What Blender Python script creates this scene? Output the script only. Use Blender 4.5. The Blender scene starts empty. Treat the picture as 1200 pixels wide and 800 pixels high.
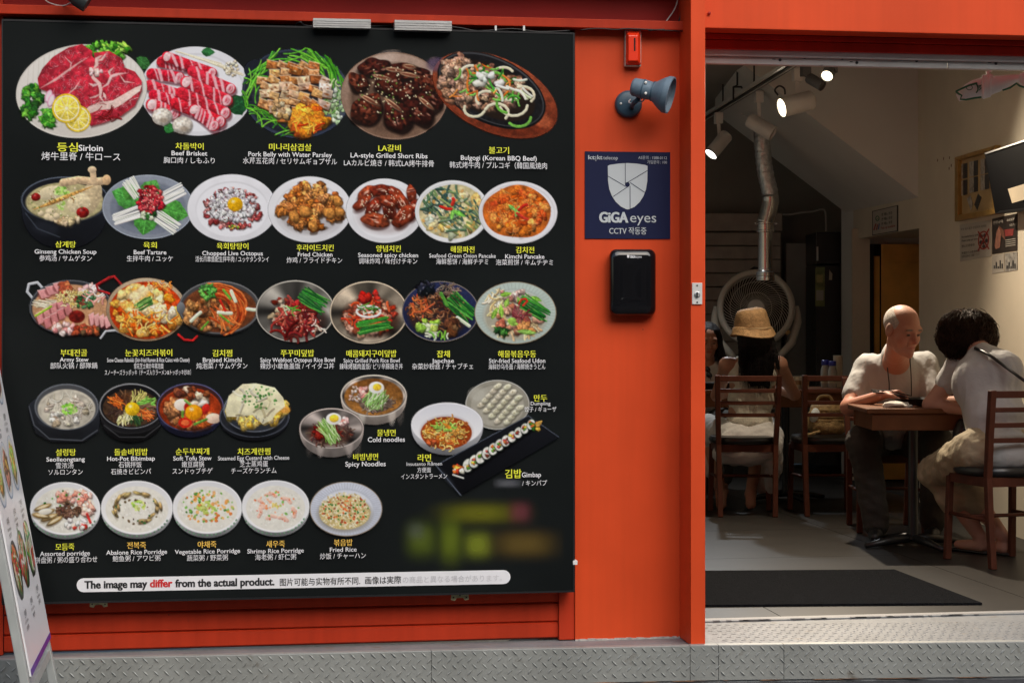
import bpy, math, random
import numpy as np
from mathutils import Vector, Matrix
R = math.radians
# ---------------------------------------------------------------- camera, world, sun, exposure
F = 2170.0                      # focal length in photo pixels (1200 wide)
TH = math.atan(0.1547)          # the camera is turned a little to the right of the facade's normal
ST, CT = math.sin(TH), math.cos(TH)
CAM = Vector((0.0, -7.274, 1.224)); HY = 372.0
scene = bpy.context.scene
cam_data = bpy.data.cameras.new('camera'); cam = bpy.data.objects.new('camera', cam_data)
scene.collection.objects.link(cam); scene.camera = cam
cam.location = CAM; cam.rotation_euler = (R(90), 0, -TH)
cam_data.sensor_width = 36; cam_data.lens = F/1200*36; cam_data.shift_y = -(400-HY)/1200
cam_data.clip_start = 0.1; cam_data.clip_end = 500
world = bpy.data.worlds.new('World'); scene.world = world; world.use_nodes = True
wn = world.node_tree; sky = wn.nodes.new('ShaderNodeTexSky'); sky.sky_type = 'NISHITA'; sky.sun_disc = False
SUN_EL, SUN_AZ = R(44), R(18)
sky.sun_elevation = SUN_EL; sky.sun_rotation = R(160); sky.air_density = 1.3; sky.dust_density = 3.0
wn.links.new(sky.outputs[0], wn.nodes['Background'].inputs[0]); wn.nodes['Background'].inputs[1].default_value = 0.10
sl = bpy.data.lights.new('sun', 'SUN'); sl.energy = 1.75; sl.angle = R(65); sl.color = (1, .965, .92)
sun = bpy.data.objects.new('sun', sl); scene.collection.objects.link(sun)
# direction towards the sun: in front of the facade (-Y), a little to the right
sd = Vector((math.sin(SUN_AZ)*math.cos(SUN_EL), -math.cos(SUN_AZ)*math.cos(SUN_EL), math.sin(SUN_EL)))
sun.rotation_euler = sd.to_track_quat('Z', 'Y').to_euler()
sun.location = (0, -6, 8)
scene.view_settings.view_transform = 'Standard'; scene.view_settings.look = 'None'
scene.view_settings.exposure = 0.68; scene.view_settings.gamma = 1.0
scene.view_settings.use_curve_mapping = False

# ---------------------------------------------------------------- measuring helpers
def ray(x, y):
    u = (x-600)/F; v = (HY-y)/F
    return Vector((ST+u*CT, CT-u*ST, v))
def D(x, y, d):                 # point at depth d along the optical axis
    return CAM + ray(x, y)*d
def at(x, y, Y):                # point on a plane parallel to the facade
    r = ray(x, y); return CAM + r*((Y-CAM.y)/r.y)
def G(x, y, Z=0.0):             # point on a level plane
    r = ray(x, y); return CAM + r*((Z-CAM.z)/r.z)
def LX(lat, d, z):              # lateral metres / depth / height in camera-aligned ground axes
    return Vector((CAM.x+ST*d+CT*lat, CAM.y+CT*d-ST*lat, z))

C = scene.collection
random.seed(5); rng = np.random.default_rng(7)
def s2l(c):
    c = np.asarray(c, float)/255.0
    return np.where(c <= .04045, c/12.92, ((c+.055)/1.055)**2.4)
def srgb(*c): return tuple(float(v) for v in s2l(c))

# ---------------------------------------------------------------- materials
def mat(name, col, rough=.5, metal=0.0, var=.12, vs=6.0, bump=0.0, bs=60.0, spec=.5, emis=None, es=0, coat=0, dirt=None, trans=0, streak=0):
    m = bpy.data.materials.new(name); m.use_nodes = True
    nt = m.node_tree; N = nt.nodes; L = nt.links; b = N['Principled BSDF']
    b.inputs['Roughness'].default_value = rough; b.inputs['Metallic'].default_value = metal
    b.inputs['Specular IOR Level'].default_value = spec; b.inputs['Coat Weight'].default_value = coat
    if trans: b.inputs['Transmission Weight'].default_value = trans
    tc = N.new('ShaderNodeTexCoord')
    no = N.new('ShaderNodeTexNoise'); no.inputs['Scale'].default_value = vs; no.inputs['Detail'].default_value = 6
    L.new(tc.outputs['Object'], no.inputs['Vector'])
    mr = N.new('ShaderNodeMapRange'); mr.inputs[1].default_value = .3; mr.inputs[2].default_value = .7
    mr.inputs[3].default_value = 1-var; mr.inputs[4].default_value = 1+var
    L.new(no.outputs['Fac'], mr.inputs[0])
    vm = N.new('ShaderNodeVectorMath'); vm.operation = 'SCALE'; vm.inputs[0].default_value = col[:3]
    L.new(mr.outputs[0], vm.inputs['Scale'])
    out = vm.outputs[0]
    if streak:      # faint vertical run-off streaks and small chips in old paint
        mp = N.new('ShaderNodeMapping'); mp.inputs['Scale'].default_value = (26, 26, 1.1); L.new(tc.outputs['Object'], mp.inputs[0])
        n3 = N.new('ShaderNodeTexNoise'); n3.inputs['Scale'].default_value = 1.0; n3.inputs['Detail'].default_value = 5; L.new(mp.outputs[0], n3.inputs['Vector'])
        m3 = N.new('ShaderNodeMapRange'); m3.inputs[1].default_value = .35; m3.inputs[2].default_value = .72; m3.inputs[3].default_value = 1+streak*.5; m3.inputs[4].default_value = 1-streak; L.new(n3.outputs['Fac'], m3.inputs[0])
        v3 = N.new('ShaderNodeVectorMath'); v3.operation = 'SCALE'; L.new(out, v3.inputs[0]); L.new(m3.outputs[0], v3.inputs['Scale']); out = v3.outputs[0]
        vo = N.new('ShaderNodeTexVoronoi'); vo.inputs['Scale'].default_value = 9; L.new(tc.outputs['Object'], vo.inputs['Vector'])
        m4 = N.new('ShaderNodeMapRange'); m4.inputs[1].default_value = .030; m4.inputs[2].default_value = .018; L.new(vo.outputs['Distance'], m4.inputs[0])
        x4 = N.new('ShaderNodeMixRGB'); x4.inputs[2].default_value = (.14, .03, .02, 1); L.new(m4.outputs[0], x4.inputs[0]); L.new(out, x4.inputs[1]); out = x4.outputs[0]
    if dirt:
        dc, dth, dsc = dirt
        n2 = N.new('ShaderNodeTexNoise'); n2.inputs['Scale'].default_value = dsc; n2.inputs['Detail'].default_value = 8; n2.inputs['Roughness'].default_value = .65
        L.new(tc.outputs['Object'], n2.inputs['Vector'])
        m2 = N.new('ShaderNodeMapRange'); m2.inputs[1].default_value = dth; m2.inputs[2].default_value = dth+.12
        L.new(n2.outputs['Fac'], m2.inputs[0])
        mx = N.new('ShaderNodeMixRGB'); mx.inputs[2].default_value = (*dc, 1); L.new(m2.outputs[0], mx.inputs[0]); L.new(out, mx.inputs[1]); out = mx.outputs[0]
    L.new(out, b.inputs['Base Color'])
    if bump:
        nb = N.new('ShaderNodeTexNoise'); nb.inputs['Scale'].default_value = bs; nb.inputs['Detail'].default_value = 4
        L.new(tc.outputs['Object'], nb.inputs['Vector'])
        bp = N.new('ShaderNodeBump'); bp.inputs['Strength'].default_value = bump; bp.inputs['Distance'].default_value = .01
        L.new(nb.outputs['Fac'], bp.inputs['Height']); L.new(bp.outputs[0], b.inputs['Normal'])
    if emis:
        b.inputs['Emission Color'].default_value = (*emis, 1); b.inputs['Emission Strength'].default_value = es
    return m
def attr_mat(name, rough=.3, spec=.5, alpha=True, bump=0, bs=80):
    m = bpy.data.materials.new(name); m.use_nodes = True
    nt = m.node_tree; N = nt.nodes; L = nt.links; b = N['Principled BSDF']
    b.inputs['Roughness'].default_value = rough; b.inputs['Specular IOR Level'].default_value = spec
    a = N.new('ShaderNodeAttribute'); a.attribute_name = 'Col'; L.new(a.outputs['Color'], b.inputs['Base Color'])
    if alpha: L.new(a.outputs['Alpha'], b.inputs['Alpha'])
    if bump:
        tc = N.new('ShaderNodeTexCoord'); nb = N.new('ShaderNodeTexNoise'); nb.inputs['Scale'].default_value = bs; nb.inputs['Detail'].default_value = 5
        L.new(tc.outputs['Object'], nb.inputs['Vector'])
        bp = N.new('ShaderNodeBump'); bp.inputs['Strength'].default_value = bump; bp.inputs['Distance'].default_value = .004
        L.new(nb.outputs['Fac'], bp.inputs['Height']); L.new(bp.outputs[0], b.inputs['Normal'])
    return m
M = {}
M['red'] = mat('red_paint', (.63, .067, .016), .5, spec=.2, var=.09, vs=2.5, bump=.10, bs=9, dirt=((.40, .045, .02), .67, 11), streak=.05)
M['red_shaded'] = mat('shaded_red_paint', (.47, .037, .011), .5, streak=.1, spec=.2, var=.10, vs=3, bump=.08, bs=18, dirt=((.16, .03, .02), .69, 14))  # same red paint, darkened to put the shutter's and ledge's shade into it
M['red_dark'] = mat('dark_red_shade_paint', (.30, .012, .008), .5, spec=.2, var=.10, vs=3, bump=.05)  # red paint darkened as the housing's shade; also colours some screw heads
M['black'] = mat('black_metal', (.012, .012, .013), .4, var=.15)
M['void'] = mat('dark_gap', (.006, .006, .006), .9)
M['board'] = mat('board_film', (.0085, .0105, .0105), .30, var=.25, vs=1.2, spec=.16, bump=.02, bs=5)
M['alu'] = mat('brushed_aluminium', (.50, .50, .49), .42, metal=.85, var=.1, vs=20, bump=.05, bs=90)
M['alu_paint'] = mat('grey_aluminium_frame', (.62, .61, .58), .45, metal=.2, var=.08, vs=8, dirt=((.2, .18, .15), .66, 20))
M['wire_w'] = mat('white_cable', (.55, .53, .5), .5)
M['white'] = mat('white_plastic', (.74, .74, .72), .4)
M['white_print'] = mat('white_print', (.80, .80, .82), .3, var=.02)
M['yellow_print'] = mat('yellow_print', (.80, .82, .06), .3, var=.02)
M['gold_print'] = mat('gold_print', (.82, .52, .10), .3, var=.02)
M['black_print'] = mat('black_print', (.02, .02, .022), .3, var=.02)
M['grey_print'] = mat('grey_print', (.42, .42, .45), .3, var=.02)
M['red_print'] = mat('red_print', (.62, .03, .03), .3, var=.02)
M['navy'] = mat('navy_sign', (.010, .014, .050), .45, var=.06, spec=.2)
M['silver_print'] = mat('silver_print', (.50, .54, .56), .3, var=.04)
M['print'] = attr_mat('food_print', .35, .12)

# ---------------------------------------------------------------- mesh helpers
def wloc(o):
    v = Vector((0, 0, 0))
    while o: v = v + o.location; o = o.parent
    return v
class MB:
    def __init__(s): s.v = []; s.f = []; s.m = []; s.k = 0
    def add(s, vs, fs):
        n = len(s.v); s.v += [Vector(p) for p in vs]; s.f += [tuple(i+n for i in f) for f in fs]; s.m += [s.k]*len(fs); return s
    def box(s, a, b, T=None):
        x0, y0, z0 = [min(a[i], b[i]) for i in range(3)]; x1, y1, z1 = [max(a[i], b[i]) for i in range(3)]
        vs = [Vector(p) for p in ((x0,y0,z0),(x1,y0,z0),(x1,y1,z0),(x0,y1,z0),(x0,y0,z1),(x1,y0,z1),(x1,y1,z1),(x0,y1,z1))]
        if T: vs = [T @ p for p in vs]
        return s.add(vs, [(0,3,2,1),(4,5,6,7),(0,1,5,4),(1,2,6,5),(2,3,7,6),(3,0,4,7)])
    def prism(s, poly, off):    # closed polygon pushed along the vector off
        n = len(poly); a = [Vector(p) for p in poly]; o = Vector(off); b = [p+o for p in a]
        fs = [tuple(range(n)), tuple(range(2*n-1, n-1, -1))]
        fs += [(i, i+n, (i+1) % n+n, (i+1) % n) for i in range(n)]
        return s.add(a+b, fs)
    def tube(s, pts, r, seg=10, caps=True):
        pts = [Vector(p) for p in pts]; n = len(pts)
        rs = r if isinstance(r, (list, tuple)) else [r]*n
        vs = []; up = None
        for i, p in enumerate(pts):
            t = (pts[min(i+1, n-1)]-pts[max(i-1, 0)])
            if t.length < 1e-9: t = Vector((0, 0, 1))
            t.normalize()
            if up is None: up = t.orthogonal().normalized()
            up = (up-t*up.dot(t)); up = up.normalized() if up.length > 1e-6 else t.orthogonal().normalized()
            w = t.cross(up)
            for j in range(seg):
                a = 2*math.pi*j/seg; vs.append(p+(up*math.cos(a)+w*math.sin(a))*rs[i])
        fs = [(i*seg+j, i*seg+(j+1) % seg, (i+1)*seg+(j+1) % seg, (i+1)*seg+j) for i in range(n-1) for j in range(seg)]
        if caps: fs += [tuple(range(seg-1, -1, -1)), tuple((n-1)*seg+j for j in range(seg))]
        return s.add(vs, fs)
    def lathe(s, c, axis, prof, seg=24, up=None, sx=1.0, caps=True):   # prof: (radius, along axis)
        c = Vector(c); t = Vector(axis).normalized(); u = (Vector(up) if up else t.orthogonal()).normalized(); w = t.cross(u)
        vs = []
        for (r, h) in prof:
            for j in range(seg):
                a = 2*math.pi*j/seg; vs.append(c+t*h+(u*math.cos(a)*sx+w*math.sin(a))*r)
        n = len(prof)
        fs = [(i*seg+j, i*seg+(j+1) % seg, (i+1)*seg+(j+1) % seg, (i+1)*seg+j) for i in range(n-1) for j in range(seg)]
        if caps: fs += [tuple(range(seg-1, -1, -1)), tuple((n-1)*seg+j for j in range(seg))]
        return s.add(vs, fs)
    def build(s, name, m, parent=None, bevel=0, smooth=None, world=True, label=None, kind=None, seg=2):
        me = bpy.data.meshes.new(name)
        off = wloc(parent) if (parent and world) else Vector((0, 0, 0))
        me.from_pydata([tuple(p-off) for p in s.v], [], s.f)
        for q in (m if isinstance(m, (list, tuple)) else [m]): me.materials.append(q)
        if len(me.polygons): me.polygons.foreach_set('material_index', s.m)
        me.update()
        o = bpy.data.objects.new(name, me); C.objects.link(o)
        if parent: o.parent = parent
        if bevel:
            b = o.modifiers.new('bevel', 'BEVEL'); b.width = bevel; b.segments = seg; b.limit_method = 'ANGLE'; b.angle_limit = R(35)
        if smooth:
            me.shade_smooth(); 
            if smooth is not True: me.set_sharp_from_angle(angle=R(smooth))
        if label: o['label'] = label
        if kind: o['kind'] = kind
        return o
def tag(o, label=None, cat=None, group=None, kind=None):
    if label: o['label'] = label
    if cat: o['category'] = cat
    if group: o['group'] = group
    if kind: o['kind'] = kind
    return o
def thing(name, loc, label, cat, group=None):
    o = bpy.data.objects.new(name, None); C.objects.link(o); o.location = loc; o.empty_display_size = .1
    return tag(o, label, cat, group)
def origin_to(o, p):             # move a finished world-space mesh's origin
    p = Vector(p); o.data.transform(Matrix.Translation(-p)); o.location = p; return o
def copy_tree(o, parent=None):
    c = o.copy(); C.objects.link(c)
    if parent: c.parent = parent
    for ch in list(o.children): copy_tree(ch, c)
    return c

# ---------------------------------------------------------------- flat print: lettering
_tc = {}
def glyphs(s, bold=0.0):
    k = (s, bold)
    if k in _tc: return _tc[k]
    cu = bpy.data.curves.new('t', 'FONT'); cu.body = s; cu.size = 1.0; cu.resolution_u = 3; cu.offset = bold
    ob = bpy.data.objects.new('t', cu); C.objects.link(ob)
    bpy.context.view_layer.update()
    me = ob.evaluated_get(bpy.context.evaluated_depsgraph_get()).to_mesh()
    vs = np.array([v.co[:2] for v in me.vertices]).reshape(-1, 2); fs = [tuple(p.vertices) for p in me.polygons]
    ob.to_mesh_clear(); bpy.data.objects.remove(ob); bpy.data.curves.remove(cu)
    _tc[k] = (vs, fs); return _tc[k]
def lettering(mb, s, x0, x1, base, size, mapf, k=0, bold=.015, slope=None):
    cjk = not s.isascii()
    vs, fs = glyphs(s, 0.0 if cjk else min(bold, .022))
    if not len(vs): return
    a, b = vs[:, 0].min(), vs[:, 0].max(); xc = (x0+x1)/2
    sl_ = (372-base)*6.97e-5 if slope is None else slope
    mb.k = k
    w = bold*size*(1.0 if cjk else .6)
    shifts = [(0, 0)] if w < .05 else [(-w, 0), (w, 0)]+([(0, w*.8)] if cjk and w > .2 else [])
    for n, (dx, dy) in enumerate(shifts):       # a heavier weight is laid down as stacked hairline-thin films
        pts = []
        for (vx, vy) in vs:
            X = x0+(vx-a)/(b-a)*(x1-x0)+dx; pts.append(mapf(X, base+sl_*(X-xc)-vy*size+dy)+Vector((0, -.00012*n, 0)))
        mb.add(pts, fs)
# ================================================================ STREET FRONT
def structure(mb, name, m, **k): o = mb.build(name, m, **k); o['kind'] = 'structure'; return o
street = structure(MB().box((-30, -30, -.24), (30, -.30, -.14)), 'street', mat('dark_asphalt', (.030, .030, .034), .85, var=.3, vs=30, bump=.5, bs=120))
# step of checker plate, slanted a little in plan
PXE = [(-900, 786), (65, 771.7), (820, 756), (1200, 751.7), (1900, 745)]
E_ = [G(x, y) for x, y in PXE]
M['step_top'] = mat('worn_plate_top', (.185, .195, .20), .55, metal=.0, var=.2, vs=5, bump=.35, bs=40, dirt=((.17, .155, .135), .58, 10))
M['tread'] = mat('tread_plate_metal', (.31, .32, .30), .5, metal=.25, var=.10, vs=5, bump=.10, bs=50, dirt=((.17, .15, .12), .60, 9))
M['rust'] = mat('rust', (.20, .10, .05), .9, var=.4, vs=30)
step = MB()
top = [(p.x, p.y, -.004) for p in E_]; back = [(E_[-1].x, .9, -.004), (E_[0].x, .9, -.004)]
step.prism(top+back, (0, 0, -.16))
step = structure(step, 'step', M['step_top'])
def edge(X):                       # step edge point for a world X
    for a, b in zip(E_, E_[1:]):
        if X <= b.x or b is E_[-1]:
            t = (X-a.x)/(b.x-a.x); return Vector((X, a.y+(b.y-a.y)*t, 0))
seams = [E_[0].x+.02, G(65, 771).x-.7, G(505, 762).x, G(808, 756).x, G(842, 756).x, G(920, 756).x, G(1200, 752).x+.35, E_[-1].x-.02]
for a, b in zip(seams, seams[1:]):
    mb = MB()
    n = max(1, int((b-a)/.3))
    xs = [a+.0012+(b-a-.0024)*i/n for i in range(n+1)]
    vs = []; fs = []
    for X in xs:
        e = edge(X)
        vs += [e+Vector((0, -.006, .0)), e+Vector((0, -.006, -.128)), e+Vector((0, -.001, -.128)), e+Vector((0, .03, -.0005)), e+Vector((0, .03, .0025)), e+Vector((0, -.002, .0025))]
    for i in range(len(xs)-1):
        for j in range(6):
            fs.append((i*6+j, i*6+(j+1) % 6, (i+1)*6+(j+1) % 6, (i+1)*6+j))
    fs += [tuple(range(5, -1, -1)), tuple(len(xs)*6-6+j for j in range(6))]
    mb.add(vs, fs).build('tread_plate', M['tread'], step)
# raised lozenges
mb = MB(); pt = .0372; pz = .0232
def lozenge(mb, c, u, w, n, L=.0150, W=.0036, H=.0040):
    a, b, q, d = c-u*L, c-w*W, c+u*L, c+w*W
    mb.add([a, b, q, d, c-u*L*.55+n*H, c+u*L*.55+n*H], [(0, 1, 4), (1, 5, 4), (1, 2, 5), (2, 3, 5), (3, 4, 5), (3, 0, 4)])
X = E_[1].x-.5
i = 0
while X < E_[3].x+.4:
    for r in range(6):
        sgn = 1 if r % 2 else -1
        z = -.011-r*pz*1.0
        if z < -.122: continue
        xo = X+(pt/2 if r % 2 else 0)+random.uniform(-.0008, .0008)
        e = edge(xo); tx = (edge(xo+.01)-edge(xo-.01)).normalized(); n = Vector((tx.y, -tx.x, 0))
        u = (tx+Vector((0, 0, sgn))).normalized(); w = n.cross(u)
        lozenge(mb, e+Vector((0, -.0062, z)), u, w, n, H=.0042*random.uniform(.55, 1.05), L=.015*random.uniform(.88, 1.05))
    X += pt
mb.build('raised_lozenge', M['tread'], step, kind='stuff')
mb = MB(); X = G(835, 740).x
while X < E_[3].x+.3:
    e = edge(X)
    for r in range(13):
        y = e.y+.045+r*.036
        if y > -.03: break
        sgn = 1 if r % 2 else -1
        c = Vector((X+(.018 if r % 2 else 0), y, -.0036)); u = Vector((1, sgn, 0)).normalized(); w = Vector((-u.y, u.x, 0))
        lozenge(mb, c, u, -w, Vector((0, 0, 1)), L=.013, W=.004, H=.0013)
    X += .036
mb.build('raised_lozenge', M['step_top'], step, kind='stuff', label='worn raised lozenges on the flat door plate')
mb = MB(); X = E_[1].x-.3
while X < E_[3].x+.4:
    L = random.uniform(.03, .22); h = random.uniform(.002, .008)
    e = edge(X); f = edge(X+L)
    mb.add([e+Vector((0, -.0066, -.131)), f+Vector((0, -.0066, -.131)), f+Vector((-L*.3, -.0066, -.131+h*.4)), e+Vector((L*.3, -.0066, -.131+h))], [(0, 1, 2, 3)])
    X += L+random.uniform(0, .15)
mb.build('rust_edge', M['rust'], step)

# unseen building added across the street to fill the shop front's reflections
opp = thing('building', (2, -14, -.14), 'plain brown brick building added unseen across the street opposite the shop front', 'building')
M['brick_far'] = mat('brown_brick_wall', (.13, .095, .075), .85, var=.25, vs=8, bump=.3, bs=20)
MB().box((-14, -22, -.14), (18, -14, 8.5)).build('wall', M['brick_far'], opp)
for fl in range(3):
    for k in range(9):
        x_ = -12.5+k*3.4; z_ = .7+fl*2.7; w_ = MB().box((x_, -14.0, z_), (x_+1.7, -13.94, z_+1.45)).build('window', M['alu_paint'], opp)
        MB().box((x_+.07, -13.95, z_+.07), (x_+1.63, -13.935, z_+1.38)).build('pane', M['void'], w_)
M['red_rail'] = mat('red_rail_paint', (.50, .022, .008), .5, spec=.2, streak=.1)
YW = -.35
fac = thing('shop_front', (0, YW, 0), 'red painted metal shop front around the menu board and open doorway', 'shop front')
xl = at(674, 400, YW).x; xr = at(803, 400, YW).x; xp = at(826.5, 400, -.52).x
TOP = 3.2
ZL = at(300, 12.5, -.40).z
MB().box((xl+.0, YW, 0), (xr, 0.06, ZL-.002)).build('wall_panel', M['red'], fac)
# pilaster: main post and slim stepped trim
MB().box((xr-.012, YW-.008, 0), (xr+.0, YW+.02, ZL-.003)).build('trim_strip', M['red'], fac, bevel=.003)
MB().box((at(809.5, 400, -.52).x, -.52, -.002), (xp, .05, TOP)).build('door_post', M['red'], fac, bevel=.002)
MB().prism([(at(809.5, 400, -.52).x-.001, -.519, 0.001), (at(809.5, 400, -.52).x-.001, YW+.01, 0.001), (xr-.004, YW+.01, 0.001), (xr-.004, YW-.03, .001)], (0, 0, TOP)).build('post_return', M['red'], fac)
# sealant line along the foot of the wall
mb = MB(); xx = xl
while xx < xr:
    w = random.uniform(.008, .02); mb.box((xx, YW-random.uniform(.002, .006), -.004), (xx+w, YW+.002, random.uniform(.0005, .004))); xx += w*.9
mb.build('sealant_bead', mat('grey_sealant', (.42, .40, .37), .7, var=.3, vs=60), fac)
# left edge post, shutter and its guide rail
XL = at(2, 400, -.43).x; XR = at(672.5, 400, -.43).x
YS = -.325
MB().box((XL-1.6, -.345, 0), (XL-.006, .06, TOP)).build('wall_panel', M['red_shaded'], fac)
MB().box((at(655, 730, -.345).x, -.345, 0), (xl-.001, -.12, 2.3)).build('guide_rail', M['red_shaded'], fac, bevel=.002)
shutter = thing('roller_shutter', ((XL+xl)/2, YS, 0), 'red roller shutter of horizontal slats closed behind the menu board', 'shutter')
z = 0.004; xs0 = XL-.003; xs1 = at(655, 730, -.345).x-.001; n = 0
hts = [.062, .074, .074, .074, .074]
for h in hts:
    mb = MB()
    prof = [(YS, z+.0012), (YS-.0075, z+.007), (YS-.009, z+h*.5), (YS-.0075, z+h-.005), (YS, z+h-.0006), (YS+.01, z+h-.001), (YS+.01, z+.0012)]
    mb.prism([(xs0, y_, z_) for y_, z_ in prof], (xs1-xs0, 0, 0)); mb.build('slat', M['red_shaded'], shutter, smooth=30)
    z += h
MB().box((xs0, YS+.002, z), (xs1, YS+.012, 2.2)).build('upper_curtain', M['red_shaded'], shutter)
MB().box((xs0, YS+.013, 0.001), (xs1, YS+.016, z)).build('slat_backing', M['void'], shutter)
# top ledge and shutter housing
zA = at(300, 26, -.40).z; 
MB().box((XL-1.6, -.40, at(300, 23.5, -.40).z), (xr-.002, -.12, at(300, 12.5, -.40).z)).build('ledge_beam', M['red_shaded'], fac, bevel=.003)
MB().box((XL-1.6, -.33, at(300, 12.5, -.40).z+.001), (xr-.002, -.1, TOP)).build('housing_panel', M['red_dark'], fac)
MB().box((XL-1.6, -.312, at(300, 50, -.40).z), (xl-.003, -.13, at(300, 23.5, -.40).z-.001)).build('gap_lining', M['void'], fac)
# canopy added out of view above, to shade the ledge and housing
MB().box((XL-1.6, -.58, 2.56), (xr-.002, -.331, 2.62)).build('shade_canopy', M['red_shaded'], fac)
# header above the doorway
XE = at(1500, 400, 0).x
MB().box((xp+.002, -.42, at(828, 33, -.42).z), (XE, -.30, TOP)).build('header_panel', M['red'], fac, bevel=.003)
MB().box((xp+.002, -.30, at(828, 39, -.30).z+.002), (XE, .02, 2.9)).build('gap_lining', M['void'], fac)
MB().box((xp+.002, -.295, at(828, 46, -.295).z+.003), (XE, -.02, at(828, 39, -.295).z)).build('door_rail', M['red_rail'], fac, bevel=.002)
MB().box((xp+.002, -.28, at(828, 57, -.28).z), (XE, -.02, at(828, 46, -.28).z-.001)).build('door_rail', M['red_rail'], fac, bevel=.002)
z1 = at(828, 57, -.26).z-.002; z2 = at(828, 65, -.26).z; z3 = at(828, 74.5, -.24).z
MB().box((xp+.002, -.26, z2), (XE, -.20, z1)).build('track_cover', M['alu_paint'], fac, bevel=.002)
xj = at(1110, 70, -.24).x
MB().box((xp+.002, -.24, z3), (xj, -.205, z2-.001)).build('track_frame', M['alu_paint'], fac, bevel=.003)
MB().box((xj+.004, -.24, z3), (XE, -.205, z2-.001)).build('track_frame', M['alu_paint'], fac, bevel=.003)
for px, py, w_ in [(838, 64, 9), (905, 70, 6), (935, 67, 5), (978, 68, 6), (996, 73, 5), (1065, 71, 6), (1158, 74, 6)]:
    p = at(px, py, -.2405); MB().box(p, p+Vector((w_*.0022, .002, .003))).build('slot', M['black'], fac)
    p = at(px+w_+3, py+.5, -.2405); MB().lathe(p, (0, -1, 0), [(.006, 0), (.006, .003), (.002, .0045)], 10).build('screw', M['black'], fac)
MB().box((XE, -.5, 0), (XE+2.5, .06, TOP)).build('wall_panel', M['red'], fac)
# dull sliding-door sill, scuffed
mb = MB(); mb.box((xp+.002, -.02, -.003), (XE, .012, .0015)); mb.build('door_sill', M['step_top'], fac)
mb = MB()
for k in range(26):
    x_ = random.uniform(xp+.03, xp+1.3); w = random.uniform(.01, .07); mb.box((x_, -.024, .0016), (x_+w, -.012+random.uniform(0, .008), .0022))
mb.build('sill_wear', mat('worn_dark', (.10, .10, .11), .8), fac, kind='stuff')
# screw heads, wires and clips
p = at(831, 16, -.423); MB().lathe(p, (0, -1, 0), [(.006, 0), (.006, .004), (.001, .006)], 12).build('screw', M['red_dark'], fac)
def cable(name, pts, r, m, label, parent=None):
    # smooth the path
    P = [Vector(p) for p in pts]; out = []
    for i in range(len(P)-1):
        p0, p1, p2, p3 = P[max(i-1, 0)], P[i], P[i+1], P[min(i+2, len(P)-1)]
        for t in (0, .25, .5, .75):
            out.append(.5*((2*p1)+(-p0+p2)*t+(2*p0-5*p1+4*p2-p3)*t*t+(-p0+3*p1-3*p2+p3)*t**3))
    out.append(P[-1])
    o = MB().tube(out, r, 8).build(name, m, parent, smooth=True)
    if not parent: origin_to(o, P[0]); tag(o, label, 'cable')
    return o
cable('cable', [at(793, -14, -.36), at(794, 0, -.36), at(790, 12, -.36), at(783, 22, -.36), at(779, 27.5, -.37)], .0022, M['wire_w'], 'thin white cable curving down beside the door post top')
cable('cable', [at(799, -14, -.36), at(798, 8, -.36), at(796, 24, -.36), at(788, 33, -.39), at(760, 36, -.405)], .0032, M['black'], 'black cable running down the corner by the door post top')
cable('cable', [at(48, -12, -.36), at(53, 0, -.37), at(62, 5, -.38), at(74, 7, -.40), at(84, 3, -.43)], .0022, M['wire_w'], 'grey cable looping to the black spotlight')
cable('cable', [at(345, 31, -.37), at(352, 26, -.41), at(366, 31, -.39), at(452, 30.5, -.38), at(462, 28, -.385), at(532, 32, -.41), at(560, 36.5, -.41), at(600, 34, -.41), at(632, 37.5, -.41), at(668, 36, -.41)], .0028, M['black'], 'black cable lying in the gap above the menu board')
cable('cable', [at(680, 35.5, -.405), at(700, 33.5, -.405), at(722, 35, -.405), at(738, 33.8, -.405), at(800, 36.8, -.405)], .0022, M['black'], 'thin black cable running over the red alarm box')
for px in (580, 613):
    o = MB().box(at(px, 36, -.42), at(px+1.5, 31, -.405)).build('cable_clip', M['white'], fac)

# ---- A: alarm box
t = thing('alarm_box', at(740, 56, YW), 'small red fire alarm box with pale edges at the top of the red wall', 'alarm box')
MB().box(at(731, 79, YW-.001), at(751.5, 34.5, YW-.028)).build('back_plate', mat('pale_plastic', (.45, .42, .36), .5, dirt=((.25, .1, .05), .55, 30)), t, bevel=.003)
def frustum(mb, x0, x1, y0, y1, Ya, Yb, ins):
    a = [at(x0, y1, Ya), at(x1, y1, Ya), at(x1, y0, Ya), at(x0, y0, Ya)]
    b = [at(x0+ins, y1-ins*1.6, Yb), at(x1-ins, y1-ins*1.6, Yb), at(x1-ins, y0+ins*1.6, Yb), at(x0+ins, y0+ins*1.6, Yb)]
    return mb.add(a+b, [(0, 1, 5, 4), (1, 2, 6, 5), (2, 3, 7, 6), (3, 0, 4, 7), (4, 5, 6, 7), (3, 2, 1, 0)])
frustum(MB(), 733, 751, 36, 77, YW-.028, YW-.055, 3.5).build('cover', mat('alarm_red', (.78, .04, .01), .3, var=.05), t, bevel=.003)
MB().box(at(743, 60, YW-.0562), at(744.3, 45, YW-.05)).build('slot', M['void'], t)
for px, py in [(735, 38.5), (749.5, 39), (735, 75), (749.5, 75)]:
    MB().lathe(at(px, py, YW-.035), (0, -1, 0), [(.004, 0), (.004, .008), (.001, .009)], 10).build('screw', M['red_dark'], t)

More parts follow.
